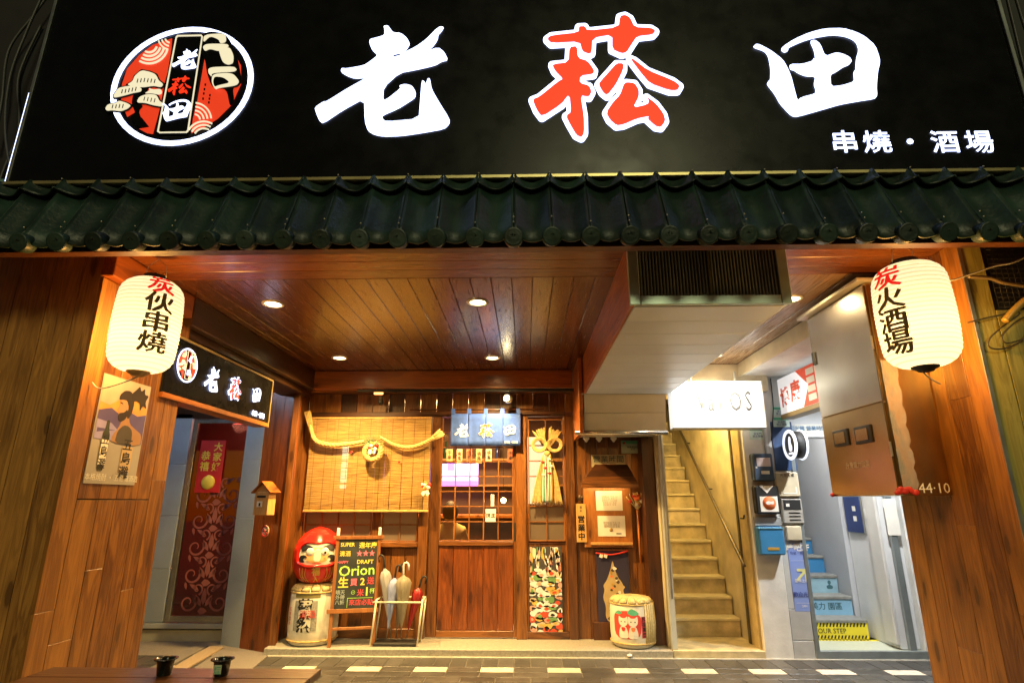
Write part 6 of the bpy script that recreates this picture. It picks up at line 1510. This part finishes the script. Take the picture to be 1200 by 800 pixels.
# round projecting sign
q = P(932, 521, Y=5.55); rs_ = thing("round_projecting_sign", "round black and white projecting sign with a white figure on its face", "sign", q)
m_ = MB(); m_.lathe([(.0, -.05), (.120, -.05), (.128, -.045), (.128, .05), (.0, .05)], 36, tuple(q), 'X'); m_.build("drum", SOOT, rs_)
for x_ in (-.052, .052):
    m_ = MB(); m_.lathe([(.112, x_ - .008), (.140, x_ - .008), (.144, x_), (.140, x_ + .008), (.112, x_ + .008), (.112, x_ - .008)], 36, tuple(q), 'X'); m_.build("lit_rim", glow("round_rim", (.82, .88, 1), .45), rs_)
shape("white_figure", [rnd([(-.03, -.06), (.03, -.06), (.04, -.02), (.02, .02), (.03, .06), (.0, .085), (-.02, .06), (-.03, .02)]), rnd([(-.05, -.09), (.05, -.09), (.05, -.07), (-.05, -.07)])], lambda x, y, z: Vector((q.x - .0505 - z, q.y - x, q.z + y)), MATS["round_rim"], rs_, .002)
m_ = MB(); m_.tube([(q.x, q.y, q.z), (q.x, 5.77, q.z)], .012, 8); m_.build("wall_arm", ALU, rs_)

# ---------------------------------------------------------------- corridor with the blue stairs
bs = thing("blue_staircase", "narrow stairs with pale blue risers and a yellow warning tape on the lowest", "staircase", (3.0, 6.24, PZ))
B0, B1 = 2.60, 3.36; rise = .178
CONCT = plain("grey_tread", (.22, .22, .20), .55, noise=.2, scale=20)
for k in range(12):
    y_ = 6.25 + .235 * k; z_ = PZ + rise * k
    mt = [YEL, LBLUE, plain("aqua_sheet", (.26, .42, .50), .5), BLUE, BLUE][min(k, 4)]
    box("riser", B0, B1, y_, y_ + .25, z_ - (.14 if k else 0), z_ + rise - .031, mt if k < 5 else CONCT, bs, .002)
    box("tread", B0, B1, y_ - .012, y_ + .25, z_ + rise - .030, z_ + rise, CONCT, bs, .004)
m_ = MB(); m2 = MB()
for i in range(22):
    x_ = 2.62 + .033 * i
    m_.prism([(x_, 6.2475, PZ + .112), (x_ + .014, 6.2475, PZ + .112), (x_ + .026, 6.2475, PZ + .146), (x_ + .012, 6.2475, PZ + .146)], (0, .002, 0))
    m_.prism([(x_, 6.2475, PZ + .006), (x_ + .014, 6.2475, PZ + .006), (x_ + .026, 6.2475, PZ + .036), (x_ + .012, 6.2475, PZ + .036)], (0, .002, 0))
    m_.prism([(x_, 6.21, PZ - .002), (x_ + .016, 6.21, PZ - .002), (x_ + .016, 6.225, PZ - .002), (x_, 6.225, PZ - .002)], (0, 0, .0035))
m_.build("hazard_stripes", INK, bs)
box("floor_tape", 2.62, 3.42, 6.205, 6.246, PZ - .005, PZ - .001, YEL, bs, 0)
text("tape_lettering", "WATCH YOUR STEP", .062, plane_map((2.86, 6.2470, PZ + .073), (1, 0, 0), (0, 0, 1)), INK, bs, .0, .001)
text("riser_lettering", "最美力 園區", .075, plane_map((3.06, 6.4840, PZ + rise * 1.5 - .01), (1, 0, 0), (0, 0, 1)), plain("dark_teal_print", (.04, .12, .14), .6), bs, .01, .001)
shape("riser_figure", [rnd([(-.03, -.03), (.03, -.03), (.035, 0), (.0, .015), (-.035, 0)]), [(.018 * math.cos(a), .035 + .022 * math.sin(a)) for a in np.arange(0, 6.2, .5)]], lambda x, y, z: Vector((3.27 + x, 6.719 - z, PZ + rise * 2.5 - .02 + y)), MATS["dark_teal_print"], bs, .001)
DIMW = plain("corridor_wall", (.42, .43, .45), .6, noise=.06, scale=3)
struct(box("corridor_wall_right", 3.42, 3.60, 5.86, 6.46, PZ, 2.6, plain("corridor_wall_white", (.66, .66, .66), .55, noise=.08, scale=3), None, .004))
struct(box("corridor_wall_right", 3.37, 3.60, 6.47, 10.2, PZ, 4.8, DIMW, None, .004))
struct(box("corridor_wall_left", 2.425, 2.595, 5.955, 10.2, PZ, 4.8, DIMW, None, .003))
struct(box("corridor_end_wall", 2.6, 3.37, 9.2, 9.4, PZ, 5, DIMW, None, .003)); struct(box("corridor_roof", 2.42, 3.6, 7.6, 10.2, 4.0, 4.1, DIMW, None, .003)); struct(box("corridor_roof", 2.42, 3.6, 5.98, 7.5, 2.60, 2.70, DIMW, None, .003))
struct(box("stair_end_wall", 1.38, 2.15, 9.6, 9.7, 1, 5.2, CREAM, None, 0)); struct(box("stair_roof", 1.31, 2.42, 6.11, 7.2, 2.62, 2.74, CREAM, None, 0)); struct(box("stair_roof", 1.31, 2.42, 7.2, 10, 4.6, 4.7, CREAM, None, 0))
cf = thing("metal_door_frame", "steel door frame of the blue stairs doorway, ending behind the right pillar", "door frame", (3.0, 5.78, 0))
FRM = plain("grey_green_frame", (.30, .34, .34), .35, metal=.5)
box("jamb", 2.603, 2.64, 5.76, 5.80, PZ, P(960, 512, Y=5.8).z, FRM, cf, .003); box("jamb", 3.47, 3.53, 5.80, 5.84, PZ, 2.59, FRM, cf, .003); box("threshold", 2.60, 3.6, 5.760, 5.80, .0125, PZ + .006, FRM, cf, .003)
wd = thing("white_side_door", "white door leaf standing open inside the blue stairs doorway", "door", (3.42, 5.9, PZ))
box("door_leaf", 3.385, 3.415, 5.85, 6.02, PZ + .04, 2.5, plain("off_white_door", (.62, .60, .56), .45, noise=.05), wd, .006)
bp = thing("framed_blue_notice", "dark blue framed notice on the white corridor wall", "notice board", P(1000, 603, X=3.4))
q0, q1 = P(981, 603, X=3.40), P(1024, 603, X=3.41); zt_, zb2_ = P(1000, 583, X=3.40).z, P(1003, 622, X=3.40).z
qy0, qy1 = min(q0.y, q1.y, 6.43), 6.43
qy0 = 6.12
box("frame", 3.402, 3.418, qy0, 6.44, zb2_ - .02, zt_ + .02, ALU, bp, .002); box("notice_face", 3.399, 3.4015, qy0 + .01, 6.43, zb2_ - .01, zt_ + .01, plain("notice_navy", (.03, .05, .16), .35), bp, .0005)
for v in (.3, .6): box("printed_block", 3.3975, 3.3988, qy0 + .1, qy0 + .16, zb2_ + (zt_ - zb2_) * v, zb2_ + (zt_ - zb2_) * v + .05, PAPER, bp, 0)
sw = box("light_switch", 3.408, 3.419, 6.04, 6.09, P(1000, 600, X=3.4).z - .06, P(1000, 600, X=3.4).z + .04, WHITEPL); tag(sw, "white light switch on the corridor wall beside the blue framed notice", "switch")
ps = box("taped_sheet", 3.44, 3.56, 5.793, 5.798, P(1038, 627, Y=5.79).z, P(1038, 584, Y=5.79).z, PAPER); tag(ps, "white sheet taped to the door frame just below the steel cabinet", "notice")

# ---------------------------------------------------------------- room behind the lattice
INW = plain("interior_wall", (.16, .09, .05), .6, noise=.2, scale=3)
struct(box("interior_floor", -2.36, 1.30, 6.9, 9.6, PZ - .05, PZ, DARKX, None, 0)); struct(box("interior_back_wall", -2.36, 1.30, 9.5, 9.6, PZ, 2.9, INW, None, 0))
struct(box("interior_side_wall", -2.43, -2.37, 6.31, 9.6, PZ, 2.9, INW, None, 0)); struct(box("interior_side_wall", 1.245, 1.30, 6.3, 9.5, PZ, 2.9, INW, None, 0)); struct(box("interior_ceiling", -2.43, 1.30, 6.3, 9.6, 2.75, 2.85, INW, None, 0))
def pxbox(name, label, cat, a, b, c_, d, Y, dep, mt, grp=None):
    q0, q1 = P(a, c_, Y=Y), P(b, d, Y=Y); o = box(name, q0.x, q1.x, Y, Y + dep, q1.z, q0.z, mt, None, .004); tag(o, label, cat, grp); return o
tv = pxbox("wall_screen", "glowing violet screen seen through the door lattice", "screen", 506, 560, 543, 568, 8.6, .05, glow("violet_screen", (.62, .42, 1.0), 1.4))
box("screen_band", P(506, 560, Y=8.59).x, P(560, 560, Y=8.59).x, 8.585, 8.598, P(500, 569, Y=8.6).z, P(500, 563, Y=8.6).z, glow("violet_band", (.45, .12, 1.0), 1.8), tv, 0)
box("screen_band", P(524, 560, Y=8.59).x, P(532, 560, Y=8.59).x, 8.585, 8.598, P(500, 551, Y=8.6).z, P(500, 543, Y=8.6).z, MATS["violet_band"], tv, 0)
lp = pxbox("paper_light_panel", "bright white panel glowing through the left of the bamboo blind", "lamp", 383, 404, 517, 572, 7.4, .05, glow("paper_panel", (1, .86, .58), 1.3))
lp = pxbox("paper_light_panel", "bright cream panel behind the narrow window right of the door", "lamp", 618, 640, 512, 590, 7.6, .05, glow("paper_panel_dim", (1, .85, .58), .45))
rg = random.Random(9)
for i in range(9):
    px = 512 + i * 11.5 + (14 if i > 5 else 0)
    t = pxbox("menu_strip", ["pale", "tan", "cream"][i % 3] + " paper menu strip hung inside above the counter, number %s from the left" % ["one", "two", "three", "four", "five", "six", "seven", "eight", "nine"][i], "menu strip", px, px + 6.5, 526, 541 + rg.uniform(-2, 2), 8.2, .01, [plain("strip_red", (.45, .12, .06), .6), plain("strip_tan", (.5, .32, .15), .6), plain("strip_cream", (.6, .5, .32), .6)][i % 3], "paper menu strips inside")
    bb_ = t.location; vtext("strip_lettering", rg.choice(["焼鳥", "牛串", "燒酒", "生魚"]), .06, plane_map((bb_.x, 8.194, bb_.z), (1, 0, 0), (0, 0, 1)), INK, t, .01, .001)
cnt = thing("bar_counter", "dark bar counter with shelves seen through the door lattice", "counter", (-.4, 8.2, PZ)); box("counter_front", -2.0, 1.2, 8.2, 8.25, PZ, 1.15, DARKX, cnt, .004); box("counter_top", -2.0, 1.2, 8.10, 8.6, 1.152, 1.20, PINE_Y, cnt, .006)
box("shelf", -2.0, 1.2, 9.2, 9.48, 1.60, 1.63, LIGHTW, cnt, .003); box("shelf", -2.0, 1.2, 9.2, 9.48, 2.0, 2.03, LIGHTW, cnt, .003)
for i in range(6):
    x_ = -1.3 + i * .42; m_ = MB(); zb3 = 1.631 if i % 2 else 2.031; m_.lathe([(.035, zb3), (.038, zb3 + .02), (.038, zb3 + .17), (.015, zb3 + .22), (.014, zb3 + .28), (0, zb3 + .28)], 12, (x_, 9.32, 0))
    o = m_.build("bottle", [plain("green_bottle", (.03, .10, .04), .15), plain("brown_bottle", (.12, .05, .02), .15), plain("blue_bottle", (.04, .08, .3), .15)][i % 3]); tag(o, ["dark green", "brown", "blue"][i % 3] + " bottle on the back shelf inside, %s" % ("on the lower shelf" if i % 2 else "on the upper shelf"), "bottle", "bottles on the back shelves")
t = thing("glass_lamp", "small glowing bulb lamp seen low through the door lattice", "lamp", P(590, 586, Y=7.8)); m_ = MB(); m_.sphere(tuple(P(590, 586, Y=7.8)), .035, 10, 7); m_.build("bulb", glow("bulb_warm", (1, .7, .35), 12), t); box("cord", P(590, 586, Y=7.8).x - .003, P(590, 586, Y=7.8).x + .003, 7.797, 7.803, P(590, 586, Y=7.8).z + .035, 2.75, SOOT, t, 0)
# seated guest
gx_, gy_ = P(527, 610, Y=7.2).x, 7.2
pe = thing("person", "guest in a mustard top with dark hair, seated inside behind the door lattice", "person", (gx_, gy_, PZ))
def skin_mesh(name, verts, edges, radii, mt, parent, lv=2):
    me = bpy.data.meshes.new(name); me.from_pydata([tuple(v) for v in verts], edges, []); o = bpy.data.objects.new(name, me); C.objects.link(o)
    sk = o.modifiers.new("s", 'SKIN'); su = o.modifiers.new("u", 'SUBSURF'); su.levels = su.render_levels = lv
    for i, r_ in enumerate(radii): me.skin_vertices[0].data[i].radius = r_ if isinstance(r_, tuple) else (r_, r_)
    me.skin_vertices[0].data[0].use_root = True
    bpy.context.view_layer.update(); m2 = bpy.data.meshes.new_from_object(o.evaluated_get(bpy.context.evaluated_depsgraph_get()))
    bpy.data.objects.remove(o); m2.materials.clear(); m2.materials.append(mt); m2.polygons.foreach_set("use_smooth", [True] * len(m2.polygons))
    r = bpy.data.objects.new(name, m2); C.objects.link(r); r.parent = parent; return r
V_ = [(0, 0, .50), (0, 0, .68), (0, .01, .86), (0, .02, .98), (0, .03, 1.06), (0, .05, 1.14), (0, .07, 1.22), (.15, .02, .96), (.20, .10, .76), (.16, .30, .70), (-.15, .02, .96), (-.20, .10, .76), (-.16, .30, .70), (.10, .20, .48), (.12, .45, .47), (.12, .47, .12), (-.10, .20, .48), (-.12, .45, .47), (-.12, .47, .12), (.12, .58, .06), (-.12, .58, .06), (.13, .40, .70), (-.13, .40, .70)]
E_ = [(0, 1), (1, 2), (2, 3), (3, 4), (4, 5), (5, 6), (3, 7), (7, 8), (8, 9), (3, 10), (10, 11), (11, 12), (0, 13), (13, 14), (14, 15), (0, 16), (16, 17), (17, 18), (15, 19), (18, 20), (9, 21), (12, 22)]
R_ = [.16, (.16, .12), (.17, .12), (.10, .08), .055, .085, .080, .07, .052, .04, .07, .052, .04, .09, .07, .05, .09, .07, .05, .04, .04, .035, .035]
skin_mesh("body", V_, E_, R_, plain("mustard_top", (.62, .44, .14), .8), pe)
m_ = MB(); m_.sphere((0, .04, 1.19), .105, 16, 12, (.95, 1.05, 1.15)); o = m_.build("hair", plain("dark_hair", (.02, .015, .012), .6)); o.parent = pe
lbox("stool_seat", -.18, .18, -.14, .22, .40, .44, DARKW, None) ; so_ = bpy.context.scene.objects[-1] if False else None
for o in list(C.objects):
    if o.name.startswith("stool_seat"): o.location += Vector((gx_, gy_, PZ)); tag(o, "dark stool seat under the guest inside", "stool"); box("stool_leg", gx_ - .03, gx_ + .03, gy_, gy_ + .06, PZ, PZ + .40, DARKW, None).parent = None
sl_ = bpy.data.objects.get("stool_leg"); st_ = bpy.data.objects.get("stool_seat")
if sl_ and st_: sl_.parent = st_; sl_.location = sl_.location - st_.location; st_.name = "stool"; 

# ---------------------------------------------------------------- table edge with cups at lower left
TZ = .70
ta = P(368, 783, Z=TZ); tb_ = P(60, 788, Z=TZ)
tbl = thing("outdoor_table", "brown wooden table top at the bottom left corner with two black cups", "table", ((ta.x + tb_.x) / 2, ta.y - .4, 0))
TW = wood("table_wood", (.035, .010, .003), (.09, .03, .008), 'X', .3, knots=False, coat=.3)
tx0, tx1 = -2.0, P(372, 787, Z=TZ).x; ty1 = ta.y
for i in range(5): box("top_plank", tx0, tx1, ty1 - .14 * (i + 1) + .002, ty1 - .14 * i, TZ - .03, TZ, TW, tbl, .003)
for x_ in (tx0 + .1, tx1 - .1):
    for y_ in (ty1 - .1, ty1 - .6): box("leg", x_ - .03, x_ + .03, y_ - .03, y_ + .03, 0, TZ - .031, DARKW, tbl, .003)
def cup(px, py, lab, label=False):
    q = P(px, py, Y=ty1 - .10); c = Vector((q.x, q.y, TZ)); t = thing("black_cup", lab, "cup", c, "black cups on the table"); h = max(.06, q.z - TZ)
    m_ = MB(); m_.lathe([(.026, TZ + .0), (.027, TZ + .004), (.033, TZ + h * .93), (.044, TZ + h * .95), (.045, TZ + h), (.036, TZ + h), (.032, TZ + h * .9), (.024, TZ + .008), (0, TZ + .008)], 24, (c.x, c.y, 0)); m_.build("cup_body", plain("glossy_black", (.010, .012, .010), .15), t)
    if label: box("paper_label", c.x - .014, c.x + .016, c.y - .036, c.y - .033, TZ + .012, TZ + h * .75, plain("pale_green_label", (.55, .62, .40), .5), t, .001); text("label_lettering", "煙", .03, plane_map((c.x + .001, c.y - .0365, TZ + h * .4), (1, 0, 0), (0, 0, 1)), GREENP, t, .01, .0003)
cup(194, 777, "plain black cup standing on the table edge at left"); cup(260, 781, "black cup with a pale green label standing on the table edge", True)
m_ = MB(); m_.tube(bez([P(334, 806, Y=ty1 - .1), P(334, 798, Y=ty1 - .08), P(340, 792, Y=ty1 - .06), P(353, 791, Y=ty1 - .05)], 14), .007, 8); tag(m_.build("chair_back_tube", SOOT), "curved black tube end poking up beside the table at bottom", "tube")

# ---------------------------------------------------------------- lamps
def downlight(x, y, label, power=60, col=(1, .62, .25), spread=150, rim=GOLD):
    t = thing("ceiling_downlight", label, "light", (x, y, ZC), "recessed ceiling downlights")
    m_ = MB(); m_.lathe([(.052, ZC - .0015), (.060, ZC - .008), (.072, ZC - .008), (.078, ZC + .0), (.052, ZC - .0015)], 28, (x, y, 0)); m_.build("trim_ring", WHITEPL, t)
    m_ = MB(); m_.lathe([(0, ZC - .004), (.051, ZC - .003)], 24, (x, y, 0)); m_.build("lamp_face", G_LAMP, t)
    ld = bpy.data.lights.new("downlight", 'SPOT'); ld.energy = power; ld.color = col; ld.spot_size = R(spread); ld.spot_blend = .9; ld.shadow_soft_size = .05
    lo = bpy.data.objects.new("downlight_lamp", ld); C.objects.link(lo); lo.parent = t; lo.location = (0, 0, -.012)
    return t
dl = [(320, 356, "near left downlight in the dark board ceiling", 60), (560, 354, "near downlight in the dark ceiling, above the middle of the entrance", 75), (398, 419, "far left downlight close to the orange beam", 290), (577, 419, "far downlight close to the orange beam, right of centre", 290)]
for px, py, lb, pw in dl:
    q = P(px, py, Z=ZC); downlight(q.x, q.y, lb, pw, (1, .62, .21))
q = P(838, 416, Z=ZC); downlight(q.x, q.y, "downlight beside the duct above the white lightbox", 85, (1, .86, .62))
q = P(927, 350, Z=ZC); downlight(q.x, q.y, "downlight beside the front corner of the louvre grille", 40, (1, .72, .38))
def lamp(kind, name, at, energy, col, size, aim=None, parent=None, **k):
    ld = bpy.data.lights.new(name, kind); ld.energy = energy; ld.color = col
    if kind == 'AREA': ld.size = size
    else: ld.shadow_soft_size = size
    for a, b in k.items(): setattr(ld, a, b)
    lo = bpy.data.objects.new(name, ld); C.objects.link(lo); lo.location = Vector(at) 
    if aim is not None: lo.rotation_euler = (Vector(aim) - Vector(at)).to_track_quat('-Z', 'Y').to_euler()
    return lo
q = P(596, 468, Y=6.0); lamp('SPOT', "track_spot_lamp", (q.x - .03, q.y - .06, q.z), 16, (1, .78, .45), .03, (q.x - .6, 6.15, 1.3), spot_size=R(140), spot_blend=.9)
lamp('POINT', "stair_lamp", (1.76, 6.25, 2.52), 19, (1, .74, .28), .08)
lamp('AREA', "corridor_lamp", (2.98, 6.1, 2.56), 11, (1, .96, .88), .3, (2.98, 6.1, 0))
lamp('POINT', "corridor_upper_lamp", (3.0, 8.4, 3.6), 5, (.9, .95, 1), .1)
lamp('AREA', "interior_lamp", (-.8, 7.6, 2.70), 85, (1, .55, .2), .8, (-.8, 7.6, 0))
lamp('POINT', "neighbour_lamp", (-3.6, 7.1, 2.3), 8, (1, .35, .22), .1)

ft = thing("tube_light", "bluish fluorescent tube fitting on the soffit in front of the neighbouring shop", "light", (-3.5, 5.3, 2.70))
box("fitting", -3.52, -3.44, 4.7, 5.9, 2.66, 2.72, WHITEPL, ft, .004); box("tube", -3.495, -3.465, 4.75, 5.85, 2.630, 2.659, glow("cool_tube", (.60, .74, 1), 22), ft, .01)
struct(box("neighbour_soffit", -6.0, -2.63, 3.75, 6.3, 2.73, 2.85, plain("neighbour_soffit_paint", (.3, .32, .34), .6), None, .002))
struct(box("outer_wall", 3.605, 6, 5.80, 6.0, 0, 2.66, WHITEP, None, .003))

downlight(3.05, 4.9, "cool downlight added unseen in the lowered white ceiling behind the steel cabinet to brighten the white wall", 150, (.95, .98, 1))  # added lamp, out of view behind the cabinet, brightens the white wall
for o in list(C.objects):
    if o.get("label", "").startswith("cool downlight"): o.location.z = 2.60

# conduits and stains of use on the passage walls
m_ = MB(); m_.tube([(2.36, 5.75, 2.58), (2.36, 5.75, 1.72)], .010, 8); m_.tube([(2.36, 5.75, 1.74), (2.30, 5.75, 1.70)], .010, 8); tag(m_.build("conduit", plain("grey_conduit", (.42, .42, .40), .4)), "thin grey conduit running down the white wall to the topmost letterbox", "conduit")
m_ = MB(); m_.tube(bez([(2.50, 5.76, 2.58), (2.49, 5.755, 2.3), (2.46, 5.752, 2.12), (2.43, 5.755, 1.95)], 16), .005, 6); tag(m_.build("wire", SOOT), "thin black wire dropping past the green headed notices", "wire")
m_ = MB(); m_.tube([(1.352, 5.785, .5), (1.352, 5.785, 2.4)], .009, 8); tag(m_.build("conduit", MATS["grey_conduit"]), "slim pipe along the pale grey corner post left of the stairs", "conduit")
